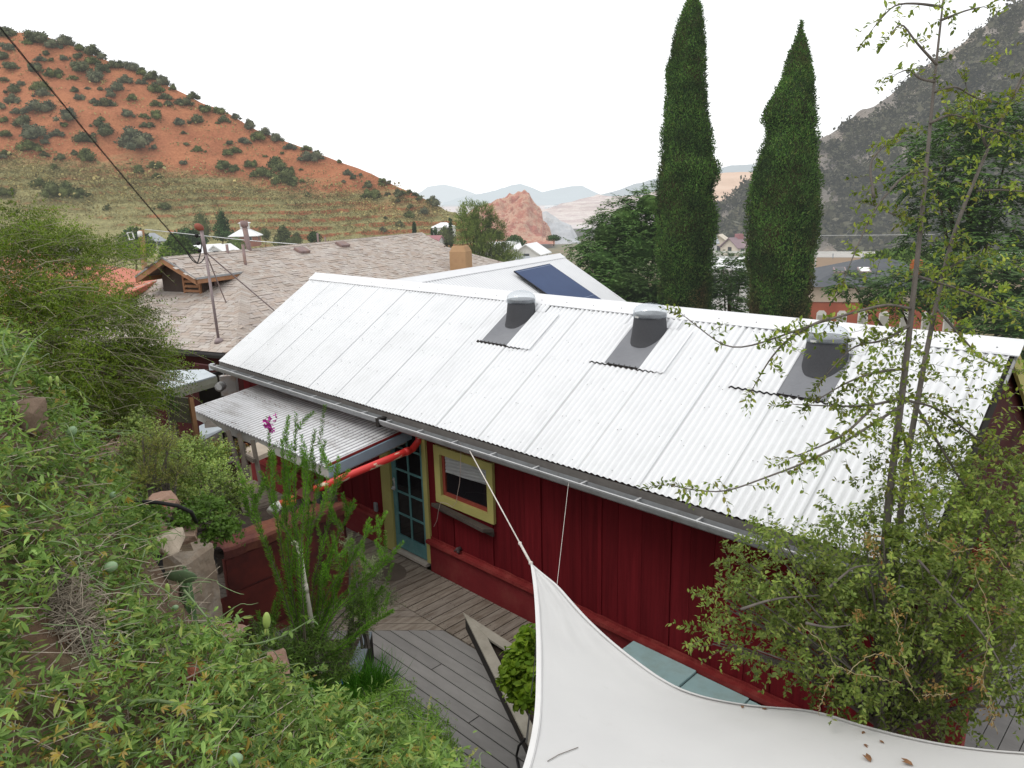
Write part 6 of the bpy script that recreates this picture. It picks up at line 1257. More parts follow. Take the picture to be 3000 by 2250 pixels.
q = PD(650, 1130, 13.5); MB().tube([q, q - FH * .12], .085, 20).build("glass_meter", surf("meter_grey", (.30, .30, .30), (.2, .2, .2), 6, .3), em, smooth=True); MB().tube([q - FH * .121, q - FH * .135], .05, 16).build("meter_face", m_gutlip, em); mb = MB()
for du in (0, 9, 26): mb.tube([PD(655 + du, 1085, 13.7), PD(656 + du, 1102, 13.7)], .013, 6)
mb.build("conduit", m_gut, em)
mw = MB(); a, b = PD(560, 1040, 16.6), PD(760, 1040, 15.4); mw.prism([z_(a, -.3), z_(b, -.3), z_(b, 1.6), z_(a, 1.6)], FH * .1); tag(mw.build("maroon_wall", m_maroon), "dark maroon board wall behind the white meter box", "wall")
pf = thing("gate_post", "brown wooden gate post beside the lean-to shed", "post", PD(565, 1230, 11)); MB().beam(PD(558, 1165, 11.2) , PD(572, 1240, 11.0) - Zu * .5, .06, .06, up=(1, 0, 0)).build("post", surf("brown_post", (.24, .13, .06), (.16, .08, .04), 4, .8), pf); MB().prism([PD(508, 1162, 11.3), PD(556, 1167, 11.2), PD(560, 1240, 11.2), PD(500, 1235, 11.3)], FH * .03).build("panel", surf("olive_panel", (.15, .14, .10), (.1, .1, .07), 3, .8), pf)
hx = thing("cold_frame", "pale plastic covered box beside the patio cover posts", "box", PZ(620, 1300, 0)); a, b, c, d = PD(583, 1248, 10.4), PD(610, 1235, 11.0), PD(650, 1256, 10.4), PD(587, 1281, 9.9); MB().prism([a, b, c, d], (0, 0, -.05)).build("lid", m_shedr, hx); MB().prism([z_(a, 0), z_(b, 0), z_(c, 0), z_(d, 0)], (0, 0, min(a[2], d[2]) - .06)).build("box", m_weath, hx)
dp_ = thing("step_ladder", "weathered wooden step frame under the front of the patio cover", "ladder", (3, -1.2, 0)); mb = MB()
for (u0, v0, u1, v1) in ((700, 1270, 728, 1400), (740, 1290, 765, 1420), (702, 1328, 745, 1350), (668, 1262, 700, 1370), (712, 1300, 716, 1390)): mb.beam(PD(u0, v0, 7.9), PD(u1, v1, 7.8), .04, .03, up=FH)
mb.build("rails", m_post, dp_); tb = MB(); tb.prism([PD(705, 1320, 8.3), PD(755, 1295, 8.6), PD(800, 1318, 8.3), PD(738, 1345, 8.0)], (0, 0, -.05)); tb.build("shelf", surf("pale_wood_shelf", (.40, .34, .27), (.30, .25, .2), 4, .8), dp_)
pt_ = thing("potted_plant", "small reddish leafed plant in a dark pot left of the patio cover", "plant", PD(665, 1365, 8)); MB().lathe(PD(665, 1372, 8) - Zu * .05, [(.07, 0), (.13, .10), (.14, .14), (.12, .145), (.0, .12)], 18).build("pot", surf("dark_red_pot", (.05, .02, .025), None, 5, .4), pt_, smooth=True)
lf = MB(); tw = MB(); P, O = ell(PD(668, 1335, 8), (.17, .15, .13), 110, .3); sprigs(lf, tw, P, O + Zu * .5, .12, 7, .035, .02); lf.build("foliage", leafm("reddish_leaves", [(.16, .14, .03), (.2, .08, .04), (.10, .13, .03), (.25, .22, .06)]), pt_); tw.build("twigs", m_barkg, pt_)
# ================================================================== planted bank under the camera
SIL = [(-900, 820, 4.6), (-400, 880, 4.2), (0, 1000, 3.7), (100, 1130, 3.8), (250, 1300, 3.9), (340, 1450, 3.9), (470, 1640, 3.8), (560, 1780, 3.6), (700, 1950, 3.5), (860, 2070, 3.4), (1050, 2150, 3.3), (1200, 2230, 3.2), (1340, 2330, 3.1), (1700, 2600, 2.9), (2400, 2900, 2.9), (3200, 3100, 3.0)]
BOT = [(-900, 2.0), (0, 1.9), (700, 2.0), (1340, 2.3), (3200, 2.2)]
def bank_pt(u, t):
    """t=0 crest of the bank, 1 near the camera's feet"""
    vs_ = np.interp(u, [q[0] for q in SIL], [q[1] for q in SIL]) + 30; ds = np.interp(u, [q[0] for q in SIL], [q[2] for q in SIL]); db = np.interp(u, [q[0] for q in BOT], [q[1] for q in BOT])
    a = PD(u, vs_, ds); b = PD(u, max(2700, vs_ + 400), db); P = a + (b - a) * t; P = P + A3(0, 0, .10 * math.sin(math.pi * t)); 
    return P
us = np.linspace(-900, 3200, 90); g = []
for t in [-1.2, -.6, -.2, -.07] + list(np.linspace(0, 1, 26)) + [1.5, 3.0, 6.0]:
    row = []
    for u in us:
        if t < 0:
            q = bank_pt(u, 0); k = -t; q = q + FH * (.10 + .25 * k) * 1.0; q[2] = max(-.3, q[2] - k * 2.6 - .05)
        elif t > 1: q = bank_pt(u, 1); q = q - FH * (t - 1) * 1.2; q[2] = q[2] + (t - 1) * .25
        else: q = bank_pt(u, t)
        q = q + Zu * .03 * fbm(q[0] * 2.5, q[1] * 2.5, q[2]); row.append(q)
    g.append(row)
m_bank = surf("bank_earth", (.16, .10, .065), (.07, .045, .03), 5, 1., 1., 12, bdist=.04, dirt=(.24, .20, .12), dscale=6, damt=.6)
tag(MB().grid(g).build("hillside", m_bank, smooth=True), kind='structure')
# terrace soil left of the patio (under shrubs)
tr = MB(); pts = [PD(-600, 1500, 12), PD(-300, 1180, 14), PD(420, 1240, 12.5), PD(560, 1290, 11), PD(640, 1390, 8.6), PD(700, 1480, 7.2), PD(560, 1560, 5.6), PD(350, 1600, 4.6), PD(100, 1500, 4.5), PD(-500, 1500, 5)]
cz = np.mean([p_[2] for p_ in pts]); tr.grid([[pts[0] * (1 - i / 10) + pts[2] * i / 10 + (pts[9] * (1 - i / 10) + pts[6] * i / 10 - pts[0] * (1 - i / 10) - pts[2] * i / 10) * (j / 10) + Zu * .08 * fbm(i * .8, j * .8) - Zu * .15 for i in range(11)] for j in range(11)])
tag(tr.build("garden_terrace", m_bank, smooth=True), kind='structure')

# ------------------------------------------------------------------ passion vine
m_vine = leafm("vine_leaves", [(.135, .25, .09), (.19, .33, .12), (.25, .39, .18), (.125, .24, .11), (.34, .43, .18), (.16, .28, .09), (.07, .14, .05)], big=5.0, trans=.3, rough=.5, dark=.48)
m_viney = leafm("yellowing_vine_leaves", [(.27, .25, .07), (.30, .22, .06), (.22, .24, .07), (.36, .30, .17), (.20, .13, .06)], big=2., trans=.25, dark=.7)
m_vstem = surf("vine_stems", (.20, .28, .13), (.15, .2, .09), 8, .6)
m_dry = surf("dry_straw", (.40, .35, .28), (.22, .18, .14), 20, .95, island=.3)
vine = thing("passion_vine", "sprawling green passion vine covering the bank in the lower left foreground", "vine", bank_pt(300, .4))
def palmate(mb, C, Nm, size, T=LEAF6, nl=5, lw=.34):
    n = len(C); Nm = Nm / np.linalg.norm(Nm, axis=1, keepdims=True); R = rng.normal(size=(n, 3)); A = R - (R * Nm).sum(1, keepdims=True) * Nm; A /= np.linalg.norm(A, axis=1, keepdims=True); B = np.cross(Nm, A)
    Ps, Ds, Ns, Ls = [], [], [], []
    for k in range(nl):
        th = (k - (nl - 1) / 2) * (2.35 / (nl - 1)) * 1.15 + rng.normal(size=n) * .08; D = A * np.cos(th)[:, None] + B * np.sin(th)[:, None] - Nm * .12
        l = size * (1 - .16 * abs(k - (nl - 1) / 2)); Ps.append(C); Ds.append(D); Ns.append(Nm + rng.normal(size=(n, 3)) * .15); Ls.append(l * rng.uniform(.85, 1.1, n))
    P = np.concatenate(Ps); L = np.concatenate(Ls); leaves(mb, P, np.concatenate(Ds), np.concatenate(Ns), L, L * lw, T)
lf = MB(); ly = MB(); st = MB()
def bank_sample(n, u0=-150, u1=1400, t0=-.07, t1=.95):
    P = []
    while len(P) < n:
        u = random.uniform(u0, u1); t = t0 + (t1 - t0) * random.random() ** 1.25
        if t < 0: q = bank_pt(u, 0) + FH * random.uniform(0, .15) - Zu * random.uniform(0, .25)
        else: q = bank_pt(u, t)
        P.append(q)
    return np.array(P)
C = bank_sample(11500); nn_ = len(C); h = rng.uniform(-.02, .20, nn_) ** 1.0; C[:, 2] += h; C += rng.normal(size=C.shape) * .03
keep = []
for q in C:
    u, v = pxy(q); bare = ((u - 190) / 110) ** 2 + ((v - 1840) / 130) ** 2 < 1 or ((u - 85) / 42) ** 2 + ((v - 1200) / 80) ** 2 < 1 or ((u - 480) / 75) ** 2 + ((v - 1700) / 90) ** 2 < 1 or (u > 480 and v < 1700) or ((u - 575) / 105) ** 2 + ((v - 1740) / 100) ** 2 < 1 or ((u - 560) / 45) ** 2 + ((v - 1975) / 28) ** 2 < 1 or ((u - 400) / 60) ** 2 + ((v - 2180) / 50) ** 2 < .0
    low = v > 2080 and u < 700 and random.random() < .25
    keep.append(not bare and not low)
C = C[np.array(keep)]; k = len(C); Nm = rng.normal(size=(k, 3)) * .55 + A3(0, 0, .9) - FH * .35
yel = rng.random(k) < np.array([.045 if pxy(q)[1] < 1900 else .15 for q in C])
sz = rng.uniform(.022, .056, k); pm = ~yel & (rng.random(k) < .42); palmate(lf, C[pm], Nm[pm], sz[pm], lw=.27); sg = np.where(~yel & ~pm)[0]; sg = np.repeat(sg, 4); q_ = len(sg); D_ = rng.normal(size=(q_, 3)) * A3(1, 1, .7) - A3(0, 0, .15); leaves(lf, C[sg] + rng.normal(size=(q_, 3)) * .035, D_, Nm[sg] + rng.normal(size=(q_, 3)) * .5, sz[sg] * rng.uniform(.7, 1.35, q_), sz[sg] * rng.uniform(.18, .34, q_), LEAF6); palmate(ly, C[yel], Nm[yel], sz[yel] * .85, lw=.27)
for _ in range(420):
    a = bank_sample(1)[0] + Zu * random.uniform(.03, .16); d = nrm(rng.normal(size=3) * A3(1, 1, .25) + FH * .2); L = random.uniform(.10, .38); c = nrm(rng.normal(size=3)) * .05; c2_ = nrm(rng.normal(size=3)) * .02
    P = [a + d * L * t + c * math.sin(t * 5) + c2_ * math.cos(t * 14) - Zu * .10 * t * t for t in np.linspace(0, 1, 14)]
    if all(not (((pxy(q)[0] - 85) / 50) ** 2 + ((pxy(q)[1] - 1200) / 90) ** 2 < 1) for q in P): st.tube(P, [random.choice([.0012, .0018, .0024])] * 13 + [.0008], 4, cap=False)
# named runners seen against the deck and at the left edge
def runner(px, rad, leaf_every=1, sizes=.05, trif=False):
    P = [PD(*q) for q in px]; Q = arc_resample(P, len(P) * 5); st.tube(Q, [rad * (1 - .6 * i / len(Q)) for i in range(len(Q))], 6, cap=False)
    idx = list(range(3, len(Q), 4)); 
    C_ = np.array([Q[i] + rng.normal(size=3) * .012 for i in idx]); palmate(lf, C_, rng.normal(size=(len(idx), 3)) * .6 + A3(0, 0, .6) - FH * .4, np.full(len(idx), sizes), nl=3 if trif else 5, lw=.42)
runner([(680, 1895, 3.3), (760, 1885, 3.25), (830, 1865, 3.25), (880, 1835, 3.25), (925, 1805, 3.2)], .005, sizes=.045, trif=True)
runner([(860, 1985, 3.4), (900, 1970, 3.4), (935, 1948, 3.4)], .003, sizes=.02, trif=True)
runner([(540, 1730, 3.3), (590, 1790, 3.2), (640, 1850, 3.2), (680, 1895, 3.2)], .006, sizes=.03)
runner([(30, 1130, 3.3), (60, 1060, 3.3), (95, 1000, 3.4), (140, 965, 3.5)], .004, sizes=.03)
runner([(20, 1040, 3.4), (5, 1000, 3.4), (30, 940, 3.4)], .004, sizes=.03)
runner([(190, 1265, 3.6), (260, 1262, 3.7), (330, 1266, 3.8), (385, 1270, 3.9)], .004, sizes=.02)
runner([(360, 2060, 2.5), (450, 2050, 2.5), (560, 2070, 2.5), (680, 2100, 2.55), (760, 2100, 2.6)], .007, sizes=.05)
runner([(305, 2250, 2.3), (298, 2150, 2.4), (300, 2000, 2.6), (350, 1850, 2.9), (400, 1700, 3.1), (425, 1610, 3.2)], .006, sizes=.04)
lf.build("foliage", m_vine, vine); ly.build("yellow_leaves", m_viney, vine); st.build("stems", m_vstem, vine, smooth=True)
m_fruit = surf("pale_green_fruit", (.23, .34, .19), (.19, .29, .15), 8, .45, spec=.4); m_bud = surf("lime_bud", (.34, .44, .12), (.28, .38, .10), 9, .5)
for (u, v, d, r, a) in ((211, 1263, 3.5, .026, .9), (261, 1413, 3.7, .023, 1.2), (325, 1660, 2.9, .026, .2), (243, 1795, 2.8, .028, .3), (155, 2165, 2.35, .030, 1.2), (198, 2168, 2.35, .030, .3), (222, 2190, 2.35, .028, .6), (38, 1930, 2.6, .026, .5), (330, 1450, 3.5, .018, .8), (690, 2225, 2.3, .024, .3), (1140 * .45, 1780, 3.2, .015, .3)):
    MB().ball(PD(u, v, d), r * .78, 14, 10, axis=nrm(RH * math.cos(a) + Zu * math.sin(a)), ra=r).build("fruit", m_fruit, vine, smooth=True)
for (u, v, d, r) in ((781, 1818, 3.2, .040), (727, 1915, 3.25, .024), (490, 1725, 3.2, .026), (148, 1112, 3.5, .018), (168, 1112, 3.5, .018), (448, 1603, 3.6, .022), (785, 2100, 2.8, .02), (310, 2040, 2.4, .022), (850, 2160, 2.6, .02)):
    q = PD(u, v, d); b_ = MB(); b_.ball(q, r * .42, 10, 8, axis=nrm(Zu + RH * .1), ra=r); leaves(b_, np.repeat([q - Zu * r], 3, 0), np.array([Zu + RH * .5, Zu - RH * .5, Zu - FH * .5]), np.array([RH, -RH, FH]), np.full(3, r * .9), np.full(3, r * .5), LEAF2); b_.tube([q - Zu * r, q - Zu * r * 1.9], .003, 5); b_.build("flower_bud", m_bud, vine, smooth=True)
# dry straw patch
dr = MB(); 
for _ in range(1500):
    u, v = random.gauss(175, 58), random.gauss(1810, 80); t = .35; base = None
    vs_ = np.interp(u, [q[0] for q in SIL], [q[1] for q in SIL]) + 30; d = 2.75 - (v - 1800) * .0007 + random.uniform(-.1, .02); q = PD(u, v, d); D = nrm(rng.normal(size=3) * A3(1, 1, .5)); L = random.uniform(.04, .11); dr.tube([q, q + D * L * .5 + Zu * .008, q + D * L], [.0016, .0014, .0008], 3, cap=False)
for _ in range(900):
    a = bank_sample(1, -100, 1000, .1, .95)[0] + Zu * random.uniform(0, .08); D = nrm(rng.normal(size=3) * A3(1, 1, .3)); L = random.uniform(.08, .25); dr.tube([a, a + D * L], [.0022, .0012], 3, cap=False)
dr.build("dry_stems", m_dry, vine)
# ------------------------------------------------------------------ cactus
m_cac = surf("cactus_green", (.10, .18, .07), (.06, .12, .05), 12, .6, .2, 60, bdist=.003); m_pad = surf("cactus_pad", (.12, .18, .09), (.09, .14, .075), 10, .7)
cc = thing("column_cactus", "thin ribbed column cactus against the concrete pier", "cactus", PD(565, 1850, 3.95)); mb = MB(); ax = [PD(538, 1662, 3.9), PD(545, 1720, 3.9), PD(556, 1780, 3.92), PD(566, 1850, 3.95), PD(570, 1900, 4.0)]; rad = [.018, .026, .028, .028, .026]
seg = 40; vs = []; ax2 = arc_resample(ax, 24)
for i, q in enumerate(ax2):
    r0 = np.interp(i, [0, 1, 2, 4, 23], [.004, .018, .024, .029, .027])
    for k in range(seg): th = 2 * math.pi * k / seg; r_ = r0 * (1 + .22 * abs(math.cos(th * 3.5)) - .11); vs.append(q + r_ * (math.cos(th) * RH + math.sin(th) * FH))
mb.add(vs, [(i * seg + k, i * seg + (k + 1) % seg, (i + 1) * seg + (k + 1) % seg, (i + 1) * seg + k) for i in range(23) for k in range(seg)]); mb.build("stem", m_cac, cc, smooth=True)
sp_ = MB(); 
for i in range(1, 24):
    for k in range(7):
        th = 2 * math.pi * k / 7; o = ax2[i] + .031 * (math.cos(th) * RH + math.sin(th) * FH)
        for _ in range(3): sp_.tube([o, o + nrm(o - ax2[i] + rng.normal(size=3) * .02) * .012], .0006, 3, cap=False)
sp_.build("spines", m_dry, cc)
pc2 = thing("prickly_pear", "flat spiny cactus pad beside the column cactus", "cactus", PD(480, 1720, 3.7))
for (u, v, ru, rv2, rot) in ((528, 1688, 50, 20, -.12), (452, 1705, 28, 18, .5)):
    c = PD(u, v, 3.75); mb = MB(); ex = RH * math.cos(rot) + Zu * math.sin(rot); ez = -RH * math.sin(rot) + Zu * math.cos(rot); vs = []; seg, rg = 24, 12
    for i in range(rg + 1):
        ph = math.pi * i / rg
        for k in range(seg): th = 2 * math.pi * k / seg; x = -math.cos(ph); yy = math.sin(ph) * math.cos(th); zz = math.sin(ph) * math.sin(th); vs.append(c + ex * x * ru * 3.75 / F + ez * yy * (rv2 * 3.75 / F) * (1 + .15 * x) + FH * zz * .014)
    mb.add(vs, [(i * seg + k, i * seg + (k + 1) % seg, (i + 1) * seg + (k + 1) % seg, (i + 1) * seg + k) for i in range(rg) for k in range(seg)]); sp2 = MB()
    for _ in range(90): q = Vector(random.choice(vs)); q = np.array(q); sp2.tube([q, q + nrm(q - c + rng.normal(size=3) * .03) * .014], .0006, 3, cap=False)
    pd = mb.build("pad", m_pad, pc2, smooth=True); sp2.build("spines", m_dry, pd)
# ------------------------------------------------------------------ needle-leaved flowering shrub
m_need = leafm("needle_shrub_leaves", [(.07, .19, .03), (.11, .27, .04), (.17, .36, .06), (.06, .14, .03)], big=3., trans=.3, dark=.6)
m_stem = surf("shrub_stems", (.13, .11, .08), (.08, .065, .05), 10, .9)
nsb = thing("needle_shrub", "upright shrub with fine needle leaves and a pink flower in front of the patio cover", "shrub", PD(900, 1960, 5.2)); lf = MB(); st = MB()
def wand(px, nleaf, L=.05, W=.006, r0=.006, tk=.2, spread=.55):
    Q = arc_resample([PD(*q) for q in px], 30); st.tube(Q, [r0 * (1 - .75 * i / 30) for i in range(30)], 5, cap=False); Qa = np.array(Q)
    t = tk + (1 - tk) * rng.random(nleaf) ** .8; i = np.clip((t * 29).astype(int), 0, 28); f = (t * 29 - i)[:, None]; P = Qa[i] * (1 - f) + Qa[i + 1] * f; T_ = Qa[i + 1] - Qa[i]; T_ /= np.linalg.norm(T_, axis=1, keepdims=True)
    R = rng.normal(size=P.shape); R -= (R * T_).sum(1, keepdims=True) * T_; R /= np.linalg.norm(R, axis=1, keepdims=True); k = len(P)
    leaves(lf, P, T_ * (1 - spread) + R * spread, rng.normal(size=P.shape), L * rng.uniform(.6, 1.15, k) * (1.1 - .5 * t), np.full(k, W), LEAF1)
WN = [([(895, 1950), (840, 1700), (800, 1450), (787, 1260), (786, 1225)], 330), ([(895, 1950), (865, 1650), (862, 1400), (868, 1210)], 360), ([(900, 1950), (880, 1650), (895, 1430), (922, 1262)], 320), ([(900, 1950), (890, 1700), (925, 1450), (952, 1292)], 330),
      ([(900, 1950), (920, 1700), (965, 1520), (992, 1340)], 300), ([(895, 1950), (820, 1700), (745, 1500), (733, 1430)], 240), ([(895, 1950), (830, 1750), (770, 1580), (700, 1440)], 230), ([(895, 1950), (850, 1700), (838, 1500), (826, 1290)], 330),
      ([(905, 1950), (950, 1750), (1030, 1640), (1085, 1545)], 280), ([(905, 1950), (960, 1780), (1060, 1700), (1150, 1635)], 260), ([(905, 1950), (970, 1800), (1040, 1740), (1180, 1590)], 250), ([(905, 1950), (930, 1760), (990, 1560), (1040, 1480)], 280),
      ([(905, 1950), (990, 1900), (1070, 1800), (1120, 1720)], 260), ([(905, 1950), (1000, 1900), (1080, 1830), (1150, 1790)], 260), ([(890, 1950), (860, 1800), (850, 1700), (870, 1560)], 260), ([(890, 1950), (930, 1800), (940, 1680), (985, 1590)], 260), ([(895, 1950), (870, 1600), (800, 1500), (780, 1400)], 260), ([(895, 1950), (900, 1600), (905, 1500), (900, 1360)], 330), ([(895, 1950), (880, 1600), (850, 1480), (845, 1370)], 300), ([(905, 1950), (930, 1850), (1000, 1700), (1010, 1620)], 260), ([(900, 1950), (940, 1880), (960, 1820), (1000, 1760)], 240), ([(880, 1990), (820, 1900), (790, 1850), (760, 1830)], 200)]
for k, (px, n) in enumerate(WN): wand([(u, v, 5.2 + .25 * math.sin(k * 2.3)) for u, v in px], int(n * 3.4), L=.046, W=.0042, tk=.16, spread=.5)
for k, (px, n) in enumerate(WN):           # side shoots
    for _ in range(4):
        a = px[2] if random.random() < .6 else px[1]; b = px[-1]; f = random.uniform(.1, .8); u, v = a[0] + (b[0] - a[0]) * f, a[1] + (b[1] - a[1]) * f; d = 5.2 + random.uniform(-.25, .25); du = random.uniform(-55, 60)
        wand([(u, v, d), (u + du * .6, v - random.uniform(10, 50), d), (u + du, v - random.uniform(50, 130), d)], 190, L=.040, W=.004, r0=.0025, tk=.05)
lf.build("foliage", m_need, nsb); st.build("stems", m_stem, nsb, smooth=True); fw_ = MB(); 
for _ in range(16):
    q = PD(random.gauss(790, 13), random.gauss(1243, 11), 5.15); k = 5; leaves(fw_, np.repeat([q], k, 0), rv(k), rv(k), np.full(k, .022), np.full(k, .02), LEAF2)
fw_.build("flower", surf("magenta_petals", (.52, .06, .33), (.35, .03, .25), 30, .6, island=.2), nsb)
# ------------------------------------------------------------------ silver green shrub and others, by volumes
def shrub(name, label, vols, lm, nsp, length, nleaf, L, W, base, T=LEAF2, shell=.35, droop=.12, up_=.5, stem_r=.012, cat="shrub", spread=.75, twr=.0016, ev=2, nst=12, group=None, low=-.6, tm=None):
    t = thing(name, label, cat, base, group); lf = MB(); tw = MB(); tot = sum(r[0] * r[2] for c, r in vols)
    for c, r in vols:
        k = max(4, int(nsp * r[0] * r[2] / tot)); P, O = ell(c, r, k, shell, low=low); sprigs(lf, tw, P - O * length * .5, O * .8 + Zu * up_ + rng.normal(size=O.shape) * .35, length, nleaf, L, W, T, droop, twr, spread, twig_every=ev)
    for k in range(nst):
        c, r = vols[k % len(vols)]; q = c + RH * random.uniform(-.6, .6) * r[0] + FH * random.uniform(-.5, .5) * r[1] + Zu * random.uniform(-.2, .7) * r[2]; b = np.asarray(base, float) + RH * random.uniform(-.1, .1); m_ = (b + q) / 2 + RH * random.uniform(-.15, .15) * r[0] + Zu * .05
        tw.tube([b, m_, q], [stem_r, stem_r * .7, stem_r * .3], 5)
    lf.build("foliage", lm, t); tw.build("stems", tm or m_barkg, t); return t
m_silv = leafm("silver_green_leaves", [(.23, .35, .15), (.30, .43, .18), (.18, .28, .12), (.38, .48, .17)], big=2.2, trans=.2, dark=.6)
shrub("silver_shrub", "pale silvery green shrub left of the patio cover", [PL(430, 1330, 5.7, 70, 100, .3), PL(530, 1360, 5.7, 95, 90, .4), PL(600, 1430, 5.6, 80, 80, .35), PL(470, 1440, 5.6, 110, 70, .4), PL(640, 1350, 5.9, 38, 60, .2), PL(400, 1250, 5.8, 32, 45, .15), PL(655, 1500, 5.6, 50, 45, .25), PL(700, 1450, 5.7, 30, 60, .2), PL(380, 1390, 5.5, 60, 70, .3)], m_silv, 1900, .13, 16, .019, .014, PD(520, 1540, 5.7), T=LEAF2, nst=22)
m_wispy = leafm("wispy_green_leaves", [(.17, .22, .07), (.21, .25, .09), (.13, .18, .055), (.28, .25, .10)], big=2.5, trans=.2, dark=.6)
shrub("wispy_shrub", "fine olive green wispy shrub in the middle of the silvery shrub", [PL(470, 1320, 5.2, 60, 70, .2), PL(510, 1400, 5.2, 60, 50, .2), PL(430, 1400, 5.1, 50, 60, .2)], m_wispy, 500, .15, 14, .022, .004, PD(470, 1500, 5.2), T=LEAF1, nst=16)
m_gl = leafm("garden_green_leaves", [(.08, .17, .04), (.12, .23, .06), (.10, .20, .05)], big=2.5, trans=.25)
shrub("low_shrub", "low green leafy plant between the stones and the rusty planter rim", [PL(420, 1520, 4.3, 70, 40, .15), PL(560, 1520, 4.6, 45, 35, .12), PL(650, 1560, 4.7, 60, 40, .15), PL(600, 1500, 4.8, 60, 40, .15)], m_gl, 420, .08, 9, .028, .022, PD(560, 1560, 4.7), nst=8)
m_fern = leafm("bank_grass_leaves", [(.09, .20, .03), (.13, .27, .05), (.17, .30, .07), (.06, .13, .03)], big=3, trans=.25)
m_sage = leafm("grey_sage_leaves", [(.20, .25, .20), (.16, .21, .15), (.25, .29, .22)], big=3, trans=.1)
shrub("ground_plant", "mixed green plants spilling below the needle shrub", [PL(900, 1900, 5.0, 110, 55, .3), PL(830, 1960, 4.8, 90, 60, .3), PL(980, 1960, 5.0, 70, 40, .25), PL(1060, 1780, 5.3, 60, 45, .2), PL(760, 1880, 4.6, 50, 50, .2)], leafm("shade_green_leaves", [(.05, .11, .025), (.08, .16, .035), (.11, .19, .05)], big=3, trans=.15), 1000, .12, 14, .032, .006, PD(900, 1990, 5.0), T=LEAF1, nst=10)
shrub("sage_plant", "grey green feathery plant spilling over the edge of the deck", [PL(1080, 1680, 5.5, 45, 60, .15), PL(1120, 1760, 5.6, 50, 50, .15), PL(1060, 1840, 5.4, 50, 40, .15), PL(1020, 1600, 5.4, 30, 30, .1)], m_sage, 340, .10, 14, .016, .006, PD(1050, 1900, 5.4), T=LEAF1, nst=8)
m_brn = surf("dry_brown_flowers", (.26, .15, .08), (.16, .09, .05), 20, .9, island=.3)
shrub("dried_plant", "dry brown seed heads among the grey green plant", [PL(1040, 1690, 5.45, 30, 70, .1), PL(1060, 1800, 5.5, 45, 40, .1)], m_brn, 120, .09, 12, .010, .007, PD(1045, 1880, 5.4), T=LEAF1, nst=5)
# grass clumps
def grassy(name, label, vols, n, L, mat, cat="grass", kind=None):
    lf = MB()
    for c, r in vols:
        k = int(n * r[0] / sum(q[1][0] for q in vols)); P = c[None] + rng.uniform(-1, 1, (k, 1)) * r[0] * RH + rng.uniform(-1, 1, (k, 1)) * r[1] * FH - A3(0, 0, r[2] * .5); D = rng.normal(size=(k, 3)) * .5 + A3(0, 0, 1.0)
        l = L * rng.uniform(.5, 1.2, k); 
        T = (np.array([(0, .5, 0), (0, -.5, 0), (.55, .35, .10), (.55, -.35, .10), (1, 0, -.12)]), [np.array([(0, 1, 3, 2)]), np.array([(2, 3, 4)])]); leaves(lf, P, D, rv(k), l, np.full(k, .007), T)
    o = lf.build(name, mat, origin=vols[0][0]); tag(o, label, cat, kind=kind); return o
grassy("grass_clump", "soft bright green grass below the blue marker flag", [PL(1000, 2070, 5.4, 110, 60, .3), PL(1080, 2040, 5.6, 50, 40, .2)], 2600, .30, leafm("bright_grass", [(.05, .19, .02), (.08, .25, .03), (.04, .13, .02)], big=3, trans=.3), kind='stuff')
shrub("bank_plant", "feathery green plants along the bank edge beside the grey deck", [PL(1150, 2080, 4.2, 70, 45, .2), PL(1080, 2120, 4.0, 90, 50, .25), PL(1230, 2150, 4.1, 90, 45, .2), PL(1280, 2220, 4.0, 60, 45, .2)], m_fern, 800, .12, 14, .030, .005, PD(1130, 2230, 4.0), T=LEAF1, nst=8)
pot = thing("round_pot", "grass filled round dark pot at the bottom edge beside the deck", "pot", PD(1240, 2280, 4.6)); pc3 = PD(1245, 2230, 4.6); MB().lathe(pc3 - Zu * .28, [(.13, 0), (.175, .22), (.185, .28), (.17, .285), (.16, .25), (0, .245)], 40).build("pot", surf("grey_black_pot", (.06, .06, .06), (.04, .04, .04), 5, .4), pot, smooth=True)
lf = MB(); k = 700; P = pc3[None] + rng.uniform(-1, 1, (k, 1)) * .13 * RH + rng.uniform(-1, 1, (k, 1)) * .13 * FH - A3(0, 0, .03); leaves(lf, P, rng.normal(size=(k, 3)) * .6 + A3(0, 0, .9), rv(k), .2 * rng.uniform(.5, 1.2, k), np.full(k, .006), LEAF1); lf.build("grass", m_fern, pot)
# thin weeds in front of the deck
wd = thing("seeding_weed", "thin pale weed stalks rising in front of the grey deck at the bottom", "weed", PD(1260, 2250, 3.2)); lf = MB(); st = MB()
for px in ([(1228, 2260), (1240, 2180), (1252, 2100), (1262, 2032)], [(1268, 2260), (1262, 2220), (1258, 2200)], [(1330, 2260), (1325, 2220), (1335, 2190)], [(1360, 2260), (1380, 2210), (1400, 2190)]): wand([(u, v, 3.1) for u, v in px], 40, L=.014, W=.008, r0=.002, tk=.15)
lf.build("leaves", leafm("pale_weed_leaves", [(.30, .34, .14), (.36, .38, .2)]), wd); st.build("stalks", surf("pale_stalk", (.36, .38, .22), None, 9, .7), wd)
# plant in the triangular planter
m_brl = leafm("broad_lime_leaves", [(.10, .20, .025), (.15, .27, .03), (.20, .31, .04), (.12, .22, .03)], big=4, trans=.3, dark=.55)
shrub("leafy_plant", "bushy lime green leafed plant in the triangular planter at the sail edge", [PL(1525, 1955, 6.4, 52, 50, .25), PL(1555, 1890, 6.5, 32, 42, .2), PL(1545, 2020, 6.2, 48, 45, .25), PL(1490, 1985, 6.25, 24, 20, .1), PL(1560, 1960, 6.4, 70, 60, .3)], m_brl, 460, .10, 8, .072, .054, PZ(1550, 2000, .2), T=LEAF6, nst=8, stem_r=.006, shell=.45, up_=.3, droop=.3)
